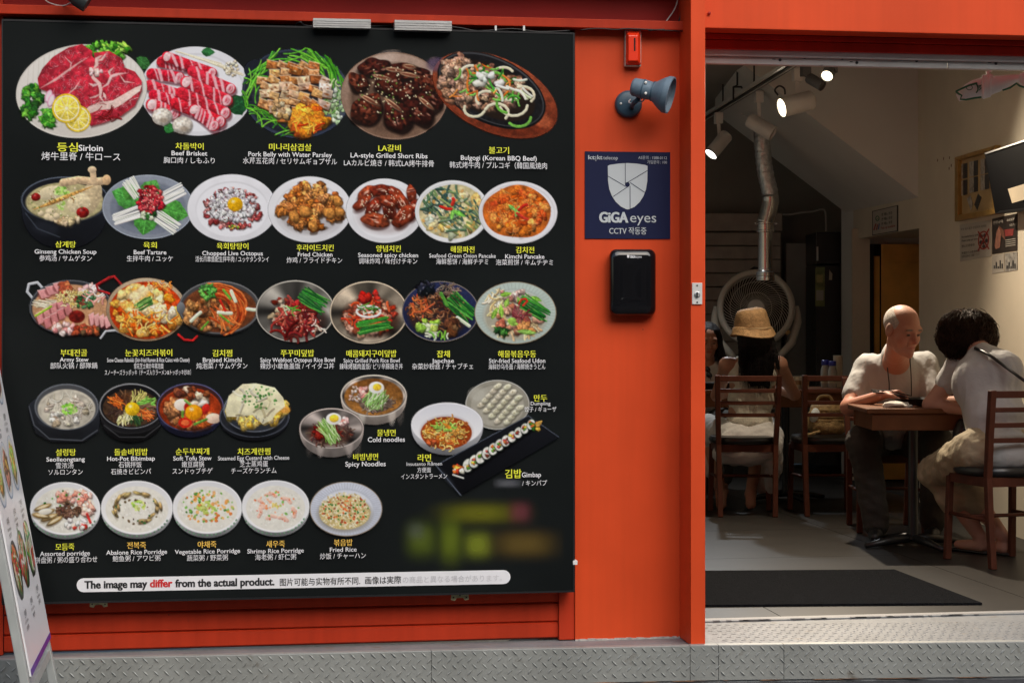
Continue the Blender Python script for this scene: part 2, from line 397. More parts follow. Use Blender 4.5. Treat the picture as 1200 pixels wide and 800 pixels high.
# ---- B: blue wall spotlight
M['blue'] = mat('blue_grey_lamp_paint', (.115, .165, .21), .5, spec=.3, var=.12, vs=18, bump=.08, bs=60, dirt=((.25, .25, .22), .70, 40))
M['blue_d'] = mat('dark_blue_lamp_paint', (.035, .075, .11), .5, var=.2, vs=20)
t = thing('wall_spotlight', at(736, 123, YW), 'blue grey flared spotlight on a round plate under the alarm box', 'spotlight')
MB().lathe(at(736, 122.5, YW), (0, -1, 0), [(.052, 0), (.052, .012), (.047, .020), (.040, .024), (.001, .025)], 36).build('wall_plate', M['blue_d'], t, smooth=40)
a = at(740.5, 101.5, YW-.105); b = at(786, 112, YW-.165)
ax = (b-a).normalized(); L = (b-a).length
mb = MB().lathe(a, ax, [(.001, 0), (.028, .001), (.034, .008), (.0365, .05), (.035, L*.47), (.0345, L*.5), (.038, L*.58), (.052, L*.70), (.063, L*.80), (.066, L*.86), (.069, L*.865), (.070, L*.93), (.070, L), (.065, L+.001), (.056, L*.9), (.001, L*.8)], 40)
sp = mb.build('lamp_shade', M['blue'], t, smooth=28)
for q in (.30, .545):
    MB().lathe(a, ax, [(.0352, L*q-.003), (.038, L*q-.002), (.038, L*q+.002), (.0352, L*q+.003)], 40).build('ring', M['blue_d'], t, smooth=30)
for q, dz, dy in ((.30, .02, -.033), (.30, -.02, -.033)):
    MB().lathe(a+ax*L*q+Vector((0, dy, dz)), (0, -1, 0), [(.005, 0), (.005, .006), (.001, .007)], 10).build('screw', M['alu_paint'], t)
MB().tube([at(740, 127, YW-.02), at(741, 123, YW-.06), at(748, 116, YW-.10)], .0085, 12).build('bracket_arm', M['blue_d'], t, smooth=True)
cable('lamp_wire', [at(738.5, 117, YW-.03), at(737, 120, YW-.05), at(742, 121.5, YW-.055), at(748, 119, YW-.07), at(753, 119, YW-.08), at(758, 112, YW-.09)], .0028, M['wire_w'], '', t)
MB().lathe(at(727.5, 121.5, YW-.024), (0, -1, 0), [(.0045, 0), (.0045, .004), (.001, .005)], 10).build('screw', M['alu_paint'], t)

# ---- black spotlight peeping in top left
t = thing('canopy_spotlight', at(95, -10, -.55), 'black cylinder spotlight cut by the top edge above the menu board', 'spotlight')
a = at(70, -16, -.50); b = at(103, 4, -.50); ax = (b-a).normalized(); L = (b-a).length
MB().lathe(a, ax, [(.001, 0), (.022, .001), (.026, .01), (.029, L*.5), (.034, L*.6), (.035, L), (.030, L+.001), (.001, L-.01)], 30).build('lamp_shade', mat('charcoal_lamp', (.03, .035, .035), .35), t, smooth=30)
MB().tube([a+ax*.03, a+ax*.03+Vector((0, .02, .03)), Vector((a.x+.02, -.33, 2.53))], .006, 10).build('bracket_arm', M['black'], t)

# ---- C: security sign
YG = YW-.004
gf = lambda x, y: at(x, y, YG-.0016)
t = thing('security_sign', at(736, 229, YW), 'square navy security camera sign with a silver shield on the red wall', 'sign')
MB().prism([at(x, y, YG) for x, y in ((685.5, 177.5), (785.5, 178.5), (785.5, 280), (685.5, 279.5))], (0, .0035, 0)).build('sign_plate', M['navy'], t)
mb = MB(); N_ = 24
pts = [(712.3, 194.5), (715, 193.2), (725, 191.8), (735.5, 191.2), (746, 191.8), (756, 193.4), (758.8, 194.6)]
pts += [(758.8, 200), (758.6, 212), (757, 222), (754, 230), (749.5, 237), (743.5, 242.5), (737, 245.2), (735.5, 245.4), (734, 245.2), (727.5, 242), (721.5, 236.5), (717, 229.5), (714, 221.5), (712.5, 212)]
mb.add([gf(x, y) for x, y in pts], [tuple(range(len(pts)))[::-1]]).build('shield', M['silver_print'], t)
mb = MB()
def pline(mb, a, b, w, mf):
    a = np.array(a, float); b = np.array(b, float); d = b-a; d /= np.hypot(*d); n = np.array((-d[1], d[0]))*w/2
    q = [a+n, b+n, b-n, a-n]; mb.add([mf(*p) for p in q], [(0, 1, 2, 3)])
gf2 = lambda x, y: at(x, y, YG-.0024)
for a, b in [((732.7, 191.3), (732.8, 215.5)), ((732.8, 215.5), (758.7, 200)), ((738.5, 214), (755.5, 225.6)), ((738.3, 218), (738.4, 245)), ((735.5, 219), (718.5, 230.5)), ((712.5, 206.5), (733, 218.5))]:
    pline(mb, a, b, .7, gf2)
c = [(735.3+2.9*math.cos(k*math.pi/4), 216.3+3*math.sin(k*math.pi/4)) for k in range(8)]
mb.add([gf2(*p) for p in c], [tuple(range(8))]); mb.build('shield_lines', M['navy'], t)
mb = MB()
for s, x0, x1, bs, sz, bo in [('kt', 689.3, 697.3, 186.8, 7.0, .012), ('|', 698, 698.6, 187.5, 6.5, .0), ('kt', 700, 706, 186.8, 7.0, .012), ('telecop', 707, 724, 187, 6.0, .0), ('AS문의 : 1588-0112', 748, 781.5, 186.6, 4.6, .01), ('가입문의 : 100', 758.5, 781.5, 191.8, 4.6, .01)]:
    lettering(mb, s, x0, x1, bs, sz, gf, bold=bo)
mb.build('small_lettering', M['silver_print'], t)
mb = MB(); lettering(mb, 'GiGA', 702.5, 736, 260.5, 17.0, gf, bold=.045); mb.build('bold_lettering', M['silver_print'], t)
mb = MB(); lettering(mb, 'eyes', 738.5, 769, 260.5, 16.5, gf, bold=.0); mb.build('thin_lettering', M['silver_print'], t)
mb = MB(); lettering(mb, 'CCTV 작동중', 714, 757.5, 274, 9.5, gf, bold=.012); mb.build('bottom_lettering', M['silver_print'], t)

# ---- D: glossy black box
M['gloss'] = mat('glossy_black_plastic', (.006, .006, .007), .09, var=.05, spec=.6)
t = thing('security_box', at(741, 331, YW), 'glossy black rounded security unit mounted below the navy sign', 'security unit')
def rrect(x0, x1, y0, y1, r, Y, n=6):
    o = []
    for cx, cy, a0 in ((x1-r, y0+r, -90), (x1-r, y1-r, 0), (x0+r, y1-r, 90), (x0+r, y0+r, 180)):
        for k in range(n+1):
            a = R(a0+90*k/n); o.append(at(cx+r*math.cos(a), cy+r*math.sin(a), Y))
    return o
mb = MB(); loops = [rrect(714.5, 768, 292.5, 369.5, 8, YW-.001), rrect(714, 768.5, 292, 370, 8, YW-.03), rrect(714.5, 768, 292.5, 369.5, 8, YW-.045), rrect(717, 765.5, 295, 367, 8, YW-.058), rrect(722, 760.5, 299, 362, 6, YW-.0625), rrect(733, 750, 312, 350, 4, YW-.0645)]
n = len(loops[0]); vs = [p for l in loops for p in l]
fs = [(i*n+j, i*n+(j+1) % n, (i+1)*n+(j+1) % n, (i+1)*n+j) for i in range(len(loops)-1) for j in range(n)]+[tuple(range((len(loops)-1)*n, len(loops)*n))]
mb.add(vs, [f[::-1] for f in fs]).build('casing', M['gloss'], t, smooth=50)
# raised lens ridge near the foot
mb = MB(); pr = []
for k in range(13):
    u = k/12; x = 728+26*u; pr.append((x, 352-5*math.sin(math.pi*u)))
mb.add([at(x, y, YW-.0655) for x, y in pr]+[at(x, y+2.4, YW-.064) for x, y in pr]+[at(x, y-2, YW-.0635) for x, y in pr], [(i, i+1, i+14, i+13) for i in range(12)]+[(i+26, i+27, i+1, i) for i in range(12)]).build('lens_ridge', M['gloss'], t, smooth=True)
mb = MB(); bf = lambda x, y: at(x, y, YW-.0650)
lettering(mb, 'GiGA', 738.5, 745, 302.2, 4.2, bf, bold=.03); lettering(mb, 'eyes', 745.4, 752, 302.2, 4.2, bf, bold=0)
mb.add([bf(x, y) for x, y in ((734.8, 298.8), (737.6, 298.8), (737.5, 301), (736.2, 302.6), (734.9, 301))], [(0, 1, 2, 3, 4)])
mb.build('lettering', M['white_print'], t)

# ---- E: key switch on the post
t = thing('key_switch', at(817, 344, -.52), 'small silver key switch plate on the front of the door post', 'switch')
MB().box(at(810.8, 356.5, -.521), at(823, 331.5, -.526)).build('face_plate', M['alu_paint'], t, bevel=.001)
MB().lathe(at(817, 345, -.526), (0, -1, 0), [(.0115, 0), (.0115, .004), (.008, .006), (.001, .006)], 20).build('key_barrel', M['alu'], t, smooth=30)
MB().box(at(816.2, 348, -.5335), at(817.6, 342, -.5315)).build('key_slot', M['void'], t)
for py in (334.5, 354): MB().lathe(at(817, py, -.526), (0, -1, 0), [(.003, 0), (.003, .002), (.001, .003)], 8).build('screw', M['black'], t)
# ================================================================ FLAT PRINT: food pictures painted procedurally
_n = rng.random((257, 257))
def vnoise(X, Y, sc, seed=0):
    x = X/sc+seed*13.7+500; y = Y/sc+seed*7.3+500
    xi = np.floor(x).astype(int); yi = np.floor(y).astype(int); fx = x-xi; fy = y-yi
    fx = fx*fx*(3-2*fx); fy = fy*fy*(3-2*fy); g = lambda a, b: _n[a % 257, b % 257]
    return (g(xi, yi)*(1-fx)+g(xi+1, yi)*fx)*(1-fy)+(g(xi, yi+1)*(1-fx)+g(xi+1, yi+1)*fx)*fy
rd = random.Random(11)
U = rd.uniform
def jit(c, a=14):
    k = U(-a, a); return tuple(min(255, max(0, v+k+U(-a, a)*.4)) for v in c)
class Cv:
    """a small painting surface in photo pixels; the finished print is a fine coloured sheet lying on its panel"""
    def __init__(s, x0, y0, x1, y1, st=.8):
        s.x0, s.y0, s.st = x0, y0, st; s.w = int((x1-x0)/st)+1; s.h = int((y1-y0)/st)+1
        s.X, s.Y = np.meshgrid(x0+np.arange(s.w)*st, y0+np.arange(s.h)*st)
        s.c = np.zeros((s.h, s.w, 3)); s.a = np.zeros((s.h, s.w)); s.clip = None
    def win(s, cx, cy, r):
        i0 = max(0, int((cx-r-s.x0)/s.st)); i1 = min(s.w, int((cx+r-s.x0)/s.st)+2)
        j0 = max(0, int((cy-r-s.y0)/s.st)); j1 = min(s.h, int((cy+r-s.y0)/s.st)+2)
        return (slice(j0, j1), slice(i0, i1)) if i1 > i0 and j1 > j0 else None
    def comp(s, w, m, col):
        if s.clip is not None: m = m*s.clip[w]
        col = np.broadcast_to(np.asarray(col, float), m.shape+(3,))
        a = s.a[w]; na = m+a*(1-m); k = np.where(na > 1e-4, m/np.maximum(na, 1e-4), 0)[..., None]
        s.c[w] = s.c[w]*(1-k)+col*k; s.a[w] = na
    def ell(s, cx, cy, rx, ry, col, ang=0, al=1, soft=.9, sh=0, wob=0, nz=0, nsc=2.5, edge=0, grad=None, hi=0):
        w = s.win(cx, cy, max(rx, ry)*(1+wob)+soft+1)
        if not w: return
        X = s.X[w]-cx; Y = s.Y[w]-cy; c, n = math.cos(R(ang)), math.sin(R(ang))
        u = (X*c+Y*n)/rx; v = (-X*n+Y*c)/ry; k = np.hypot(u, v)
        if wob:
            ph = np.arctan2(v, u); p, q, z = U(0, 6), U(0, 6), U(0, 6)
            k = k/(1+wob*(.5*np.sin(2*ph+p)+.5*np.sin(3*ph+q)+.35*np.sin(5*ph+z)))
        m = np.clip((1-k)*min(rx, ry)/soft+.5, 0, 1)*al
        col = np.asarray(col, float)
        if grad is not None:
            t = np.clip(.5+.5*(Y/max(ry, 1)), 0, 1)[..., None]; col = col*(1-t)+np.asarray(grad, float)*t
        f = np.ones_like(k)
        if sh: f = f*(1+sh*(-.35*X/rx-.75*Y/ry))
        if edge: f = f*(1-edge*np.clip(k, 0, 1)**3)
        if nz: f = f*(1+nz*(vnoise(s.X[w], s.Y[w], nsc, int(U(0, 99)))-.5)*2)
        out = np.clip(col*f[..., None], 0, 255)
        if hi:
            hm = np.clip(1-np.hypot(u+.25, v+.4)*2.6, 0, 1)[..., None]*hi; out = out*(1-hm)+255*hm
        s.comp(w, m, out)
    def line(s, P, wd, col, sh=.35, al=1, taper=False, soft=.8, nz=0):
        P = np.asarray(P, float); cx, cy = P.mean(0); r = np.abs(P-[cx, cy]).max()+wd+2
        w = s.win(cx, cy, r)
        if not w: return
        X, Y = s.X[w], s.Y[w]; best = np.full(X.shape, 1e9); sd = np.zeros(X.shape); n = len(P)-1
        for i in range(n):
            ax, ay = P[i]; bx, by = P[i+1]; dx, dy = bx-ax, by-ay; L2 = dx*dx+dy*dy+1e-6
            t = np.clip(((X-ax)*dx+(Y-ay)*dy)/L2, 0, 1); d = np.hypot(X-ax-t*dx, Y-ay-t*dy)
            if taper:
                g = (i+t)/n; d = d+wd*.5*(np.abs(g-.5)*2)**2
            q = d < best; best = np.where(q, d, best); sd = np.where(q, Y-(ay+t*dy)+.4*(X-ax-t*dx), sd)
        m = np.clip((wd/2-best)/soft+.5, 0, 1)*al
        f = 1+sh*(-sd/(wd/2+.3))
        if nz: f = f*(1+nz*(vnoise(X, Y, 2, 3)-.5)*2)
        s.comp(w, m, np.clip(np.asarray(col, float)*f[..., None], 0, 255))
    def poly(s, P, col, al=1, sh=0, nz=0, nsc=2.5, soft=.8, grad=None):
        P = np.asarray(P, float); cx, cy = P.mean(0); r = np.abs(P-[cx, cy]).max()+2
        w = s.win(cx, cy, r)
        if not w: return
        X, Y = s.X[w], s.Y[w]; ins = np.zeros(X.shape, bool); best = np.full(X.shape, 1e9); n = len(P)
        for i in range(n):
            ax, ay = P[i]; bx, by = P[(i+1) % n]
            if ay != by:
                ins ^= ((ay > Y) != (by > Y)) & (X < (bx-ax)*(Y-ay)/(by-ay)+ax)
            dx, dy = bx-ax, by-ay; t = np.clip(((X-ax)*dx+(Y-ay)*dy)/(dx*dx+dy*dy+1e-6), 0, 1)
            best = np.minimum(best, np.hypot(X-ax-t*dx, Y-ay-t*dy))
        m = np.clip(np.where(ins, best, -best)/soft+.5, 0, 1)*al
        y0, y1 = P[:, 1].min(), P[:, 1].max(); t = (Y-y0)/(y1-y0+1e-6); f = 1+sh*(.5-t)
        col = np.asarray(col, float)
        if grad is not None: col = col*(1-t[..., None])+np.asarray(grad, float)*t[..., None]
        if nz: f = f*(1+nz*(vnoise(X, Y, nsc, int(U(0, 99)))-.5)*2)
        s.comp(w, m, np.clip(col*f[..., None], 0, 255))
    def clipto(s, cx, cy, rx, ry, ang=0):
        c, n = math.cos(R(ang)), math.sin(R(ang)); X = s.X-cx; Y = s.Y-cy
        s.clip = np.clip((1-np.hypot((X*c+Y*n)/rx, (-X*n+Y*c)/ry))*min(rx, ry)+.5, 0, 1)
    # ---- recipes
    def spot(s, cx, cy, rx, ry):
        while True:
            a, b = U(-1, 1), U(-1, 1)
            if a*a+b*b < 1: return cx+a*rx, cy+b*ry
    def chunks(s, cx, cy, rx, ry, n, r0, r1, pal, asp=1.5, ang=None, sh=.45, nz=.25, hi=0, drop=.55, wob=.2, nsc=1.8, pile=0):
        P = sorted([s.spot(cx, cy, rx, ry) for _ in range(n)], key=lambda p: p[1])
        for x, y in P:
            r = U(r0, r1); q = U(1, asp); a = U(0, 180) if ang is None else ang+U(-18, 18); col = jit(rd.choice(pal), 12)
            if drop: s.ell(x+.4, y+r*.35, r*q*1.06, r/q**.4*1.05, tuple(v*.28 for v in col), a, al=drop, wob=wob, soft=1.6)
            s.ell(x, y, r*q, r/q**.4, col, a, wob=wob, sh=sh, nz=nz, nsc=nsc, edge=.3, hi=hi if rd.random() < .5 else 0)
    def strands(s, cx, cy, rx, ry, n, L, wd, pal, curl=.6, ang=None, spread=25, sh=.4, al=1):
        for _ in range(n):
            x, y = s.spot(cx, cy, rx, ry); a = R(U(0, 360) if ang is None else ang+U(-spread, spread)); l = L*U(.6, 1.1); k = U(-curl, curl)*2.5/6
            P = []; px, py = x-math.cos(a)*l/2, y-math.sin(a)*l/2
            for i in range(7): P.append((px, py)); px += math.cos(a)*l/6; py += math.sin(a)*l/6; a += k
            if rd.random() < .5: s.line([(u+.3, v+.6) for u, v in P], wd*1.15, (30, 14, 8), sh=0, al=.35)
            s.line(P, wd*U(.8, 1.2), jit(rd.choice(pal), 12), sh=sh, al=al)
    def dots(s, cx, cy, rx, ry, n, r0, r1, pal, al=1):
        for _ in range(n):
            x, y = s.spot(cx, cy, rx, ry); r = U(r0, r1); s.ell(x, y, r*U(.9, 1.5), r, jit(rd.choice(pal), 10), U(0, 180), al=al, soft=.7)
    def leaf(s, x, y, L, W, ang, col, vein=1):
        a = R(ang); c, n = math.cos(a), math.sin(a); P = []
        for k in range(9): t = k/8; P.append((t*L, -W*math.sin(math.pi*t**.8)*(1+.12*(k % 2))))
        for k in range(7, 0, -1): t = k/8; P.append((t*L, W*math.sin(math.pi*t**.8)*(1+.12*(k % 2))))
        P = [(x+u*c-v*n, y+u*n+v*c) for u, v in P]
        s.poly(P, col, sh=.3, nz=.2)
        if vein:
            s.line([(x, y), (x+L*.9*c, y+L*.9*n)], .6, tuple(min(255, v*1.45+18) for v in col), sh=0, al=.7)
            for t in (.3, .5, .7):
                for q in (-1, 1): s.line([(x+L*t*c, y+L*t*n), (x+L*(t+.16)*c-q*W*.6*n, y+L*(t+.16)*n+q*W*.6*c)], .4, tuple(min(255, v*1.4+12) for v in col), sh=0, al=.5)
    def plate(s, cx, cy, rx, ry, col=(236, 238, 244), inner=.8, ang=0, ribs=0, rim=None, inc=None, low=None):
        if rim: s.ell(cx, cy, rx, ry, rim, ang); rx -= .9; ry -= .9
        s.ell(cx, cy, rx, ry, col, ang, grad=low or tuple(v*.93 for v in col), nz=.02, nsc=12)
        if ribs:
            for k in range(ribs):
                t = 2*math.pi*k/ribs; s.line([(cx+rx*.97*math.cos(t), cy+ry*.97*math.sin(t)), (cx+rx*.72*math.cos(t), cy+ry*.72*math.sin(t))], .9, tuple(v*.86 for v in col), sh=0, al=.7)
        if inner:
            s.ell(cx, cy+ry*.02, rx*inner+.8, ry*inner+.8, tuple(v*.88 for v in col), ang, al=.6, soft=1.5)
            s.ell(cx, cy+ry*.05, rx*inner, ry*inner, inc or tuple(min(255, v*1.0) for v in col), ang, soft=1.6)
    def bowl(s, cx, cy, rx, ry, wall, inside, soup=None, body=0, rim=None, lvl=.12, k=.84, bw=.8):
        """rim ellipse, outer wall dropping by body px, inside wall and contents surface"""
        if body:
            n = 22; P = []
            for i in range(n+1):
                t = math.pi*i/n; x = cx+rx*math.cos(t); q = math.sin(t)**.55; P.append((cx+(x-cx)*(1-(1-bw)*.0), cy+ry*math.sin(t)*.9+body*q))
            s.poly([(cx-rx, cy)]+P[::-1]+[(cx+rx, cy)], wall, grad=tuple(v*.45 for v in wall), nz=.05, nsc=9)
            s.ell(cx-rx*.45, cy+ry*.55+body*.55, rx*.3, body*.22, tuple(min(255, v*1.9+16) for v in wall), 12, al=.35, soft=4)
        s.ell(cx, cy, rx, ry, rim or tuple(min(255, v*1.6+20) for v in wall))
        s.ell(cx, cy+.3, rx-1.3, ry-1.2, inside, grad=tuple(min(255, v*1.15) for v in inside))
        if soup: s.ell(cx, cy+ry*lvl, rx*k, ry*k*.96, soup, soft=1.4, nz=.1, nsc=4)
    def steel(s, cx, cy, rx, ry, body=0, tint=(168, 160, 148)):
        t = np.array(tint, float)
        if body:
            P = [(cx+rx*math.cos(a), cy+ry*math.sin(a)*.9+body*math.sin(a)**.55) for a in [math.pi*i/22 for i in range(23)]]
            s.poly([(cx-rx, cy)]+P[::-1]+[(cx+rx, cy)], tuple(t*1.15), grad=tuple(t*.62), nz=.08, nsc=6)
            for q, f in ((-.7, .45), (-.35, 1.35), (.1, .55), (.55, 1.3), (.8, .5)): s.ell(cx+rx*q, cy+ry*.6+body*.45, rx*.11, ry*.5, tuple(np.minimum(t*f+20, 255)), al=.4, soft=3)
        s.ell(cx, cy, rx, ry, tuple(np.minimum(t*1.4, 250))); s.ell(cx, cy+.2, rx-1.1, ry-1.1, tuple(t*.62))
        w = s.win(cx, cy, rx+2); X = (s.X[w]-cx)/(rx-1.2); Y = (s.Y[w]-cy)/(ry-1.2); k = np.hypot(X, Y); a = np.arctan2(Y, X)
        v = .62+.30*np.cos(3*a+1.0)+.22*np.cos(5*a-.4)+.10*np.cos(11*a)+.10*k
        s.comp(w, np.clip((1-k)*ry/.9, 0, 1), np.clip(t*v[..., None]*1.05, 10, 250))
    def egg(s, cx, cy, r, yolk=(250, 190, 20), white=True):
        if white: s.ell(cx, cy, r*1.6, r*1.35, (245, 244, 238), 10, wob=.08, sh=.08)
        s.ell(cx, cy, r, r*.92, yolk, sh=.22, edge=.12, hi=.8)
    def chives(s, cx, cy, L, W, ang, n, pal=((38, 120, 44), (60, 150, 50), (24, 88, 36), (90, 170, 70)), jt=7, wd=1.5):
        for _ in range(n):
            a = R(ang+U(-jt, jt)); c, q = math.cos(a), math.sin(a)
            o = U(-W/2, W/2); d = U(-2.5, 2.5); x = cx-q*o+c*d; y = cy+c*o+q*d; b = U(-.12, .12)
            s.line([(x-c*L/2, y-q*L/2), (x+b*L*.3, y-b*L*.2), (x+c*L/2*U(.85, 1.1), y+q*L/2*U(.85, 1.1)+b*4)], wd, jit(rd.choice(pal), 8), sh=.45)
    def rice(s, cx, cy, rx, ry, n, pal, sz=.9):
        for _ in range(n):
            x, y = s.spot(cx, cy, rx, ry); s.ell(x, y, sz*U(1, 1.8), sz*U(.6, .9), jit(rd.choice(pal), 8), U(0, 180), al=.9, soft=.6)
    def build(s, name, parent, mapf, mtl=None, label=None, backing=None):
        ok = s.a > .015
        q = ok[:-1, :-1] | ok[1:, :-1] | ok[:-1, 1:] | ok[1:, 1:]
        use = np.zeros_like(ok); use[:-1, :-1] |= q; use[1:, :-1] |= q; use[:-1, 1:] |= q; use[1:, 1:] |= q
        idx = -np.ones(ok.shape, int); idx[use] = np.arange(use.sum())
        f = np.stack([idx[:-1, :-1][q], idx[1:, :-1][q], idx[1:, 1:][q], idx[:-1, 1:][q]], 1)
        xs, ys = s.X[use], s.Y[use]; off = np.array(wloc(parent)) if parent else 0
        co = mapf(xs, ys)-off
        me = bpy.data.meshes.new(name); me.vertices.add(len(xs)); me.vertices.foreach_set('co', co.astype(np.float32).ravel())
        me.loops.add(f.size); me.loops.foreach_set('vertex_index', f.astype(np.int32).ravel())
        me.polygons.add(len(f)); me.polygons.foreach_set('loop_start', (np.arange(len(f))*4).astype(np.int32)); me.update(calc_edges=True)
        ca = me.color_attributes.new('Col', 'FLOAT_COLOR', 'POINT')
        # colour of empty neighbours: carry the nearest painted colour outwards
        c = s.c.copy(); a = s.a
        for _ in range(2):
            e = (a < .02) & (c.sum(-1) < 1)
            if not e.any(): break
            sm = np.zeros_like(c); cnt = np.zeros(a.shape)
            for dy, dx in ((0, 1), (0, -1), (1, 0), (-1, 0)):
                r_ = np.roll(c, (dy, dx), (0, 1)); g = r_.sum(-1) > 1; sm += r_*g[..., None]; cnt += g
            g = e & (cnt > 0); c[g] = sm[g]/cnt[g][..., None]
        # photographic micro-texture: coloured food gets fine grain and soft clumps, plain crockery almost none
        sat = np.clip((c.max(-1)-c.min(-1))/np.maximum(c.max(-1), 20)*1.6, .04, 1)
        g = (vnoise(s.X, s.Y, 1.3, 5)-.5)*.55+(vnoise(s.X, s.Y, 3.1, 8)-.5)*.40+(vnoise(s.X, s.Y, 8, 3)-.5)*.25
        if s.st < 1: c = c*(1+sat*g*.45)[..., None]
        col = np.concatenate([s2l(np.clip(c[use], 0, 255))*.80, a[use][:, None]], 1).astype(np.float32)
        ca.data.foreach_set('color', col.ravel())
        me.materials.append(mtl or M['print'])
        o = bpy.data.objects.new(name, me); C.objects.link(o)
        if parent: o.parent = parent
        if label: o['label'] = label
        return o
def plane_map(Y):                 # vectorised at()
    def f(x, y):
        u = (x-600)/F; v = (HY-y)/F; rx = ST+u*CT; ry = CT-u*ST; t = (Y-CAM.y)/ry
        return np.stack([CAM.x+rx*t, np.full_like(x, Y), CAM.z+v*t], -1)
    return f
GRN = ((60, 140, 40), (90, 170, 60), (40, 110, 36)); RED = ((190, 40, 24), (220, 70, 30)); W_ = (240, 241, 246)

def d_sirloin(c):
    c.ell(95.5, 107, 76.8, 54.5, (226, 222, 214), -6); c.ell(95.5, 107, 75, 53, (240, 238, 232), -6, grad=(214, 208, 200))
    c.clipto(95.5, 107, 75, 53, -6)
    for k in range(26): c.line([(30+k*6, 150-k*.2), (34+k*6, 60)], 1.1, (212, 206, 196), sh=.2, al=.55)
    c.clip = None
    c.chunks(128, 60, 26, 12, 60, 2, 4.5, ((70, 150, 40), (110, 185, 60), (40, 105, 30), (150, 205, 80)), wob=.35)
    c.chunks(37, 118, 11, 22, 50, 2, 4.5, ((50, 120, 35), (90, 160, 50), (30, 85, 28)), wob=.35); c.chunks(57, 138, 9, 10, 26, 2, 4, ((60, 140, 40), (100, 170, 60)), wob=.35)
    def slab(P, n=34):
        c.poly([(x+1, y+2) for x, y in P], (60, 10, 14), al=.6, soft=2.5)
        c.poly(P, (190, 44, 62), nz=.22, nsc=5, sh=.25)
        c.clip = np.zeros_like(c.a); w = slice(None); t = Cv(c.x0, c.y0, c.x0+(c.w-1)*c.st, c.y0+(c.h-1)*c.st, c.st); t.poly(P, (1, 1, 1)); c.clip = t.a[:c.h, :c.w]
        cx, cy = np.mean(P, 0); r = (np.max(P, 0)-np.min(P, 0))/2
        c.strands(cx, cy, r[0], r[1], n*2, 7, .7, ((232, 160, 168), (220, 130, 142), (240, 190, 194)), curl=2.2, sh=.05, al=.55)
        c.strands(cx, cy, r[0], r[1], n*2, 6, .6, ((230, 160, 168), (150, 24, 40)), curl=1.2, sh=.1, al=.6)
        c.clip = None
    slab([(44, 92), (50, 80), (62, 67), (80, 56), (96, 52), (108, 60), (108, 78), (92, 90), (72, 102), (58, 108), (46, 104)])
    slab([(55, 104), (66, 88), (84, 72), (104, 62), (112, 70), (108, 88), (90, 100), (72, 112), (62, 114)], 20)
    slab([(110, 62), (128, 60), (142, 68), (146, 78), (130, 84), (112, 80)], 12)
    fat = lambda P, w, al=.95: [c.line([(x+U(-.8, .8), y+U(-.8, .8)) for x, y in P], w, jit((240, 206, 200), 6), sh=.12, al=al, taper=True, soft=1.3)]
    fat([(47, 104), (56, 99), (66, 93), (78, 84), (92, 74), (104, 67)], 2.6, .8); fat([(76, 66), (84, 74), (82, 84)], 1.6, .8)
    P = [(70, 108), (74, 96), (88, 86), (104, 78), (120, 77), (142, 78), (158, 84), (166, 95), (166, 106), (158, 124), (142, 136), (122, 144), (106, 148), (102, 136), (92, 122), (78, 118)]
    slab(P, 60)
    c.poly([(97, 133), (104, 125), (116, 120), (132, 118), (146, 110), (158, 103), (166, 100), (164, 107), (154, 114), (144, 122), (132, 128), (116, 129), (106, 133)], (246, 214, 204), sh=.2, nz=.06)
    c.strands(136, 118, 24, 5, 12, 10, 1, ((214, 120, 120), (250, 230, 222)), ang=-25, al=.6)
    for P_, w_ in (([(106, 80), (107, 86), (110, 92), (117, 98), (119, 106), (118, 114), (122, 120)], 4.2), ([(117, 99), (110, 101), (104, 98)], 2.6), ([(118, 104), (126, 98), (130, 90), (139, 87), (149, 86)], 3.4), ([(130, 90), (128, 84), (133, 79)], 2.6), ([(119, 110), (112, 114), (104, 116)], 2.0), ([(124, 117), (121, 108)], 3.0), ([(120, 64), (113, 70), (114, 77), (108, 82)], 4.0), ([(113, 72), (120, 70), (126, 62)], 2.6), ([(78, 112), (88, 104), (94, 94)], 1.4), ([(140, 87), (146, 96), (158, 98)], 1.6)): fat(P_, w_)
    c.chunks(112, 84, 7, 5, 8, 2, 3.6, ((244, 208, 204), (236, 190, 190)), drop=0, nz=.1)
    c.strands(130, 134, 24, 7, 16, 14, 1.2, ((150, 20, 30), (110, 10, 18)), ang=-25, al=.8)
    for x, y in ((57, 113), (60, 118)): c.ell(x, y, 4, 8, (214, 150, 178), 20, sh=.3); c.ell(x, y, 2.8, 6.5, (240, 226, 232), 20)
    for x, y, r in ((91, 139, 15.5), (78, 127, 17)):
        c.ell(x, y+.8, r, r, (120, 100, 30), al=.7, soft=2); c.ell(x, y, r, r*1.0, (240, 205, 40)); c.ell(x, y, r*.88, r*.88, (250, 246, 220)); c.ell(x, y, r*.8, r*.8, (244, 220, 90), sh=.1)
        for k in range(9): a = k*2*math.pi/9; c.line([(x, y), (x+r*.78*math.cos(a), y+r*.78*math.sin(a))], .9, (252, 246, 200), sh=0, al=.9)
        c.ell(x, y, 1.6, 1.6, (252, 248, 220))
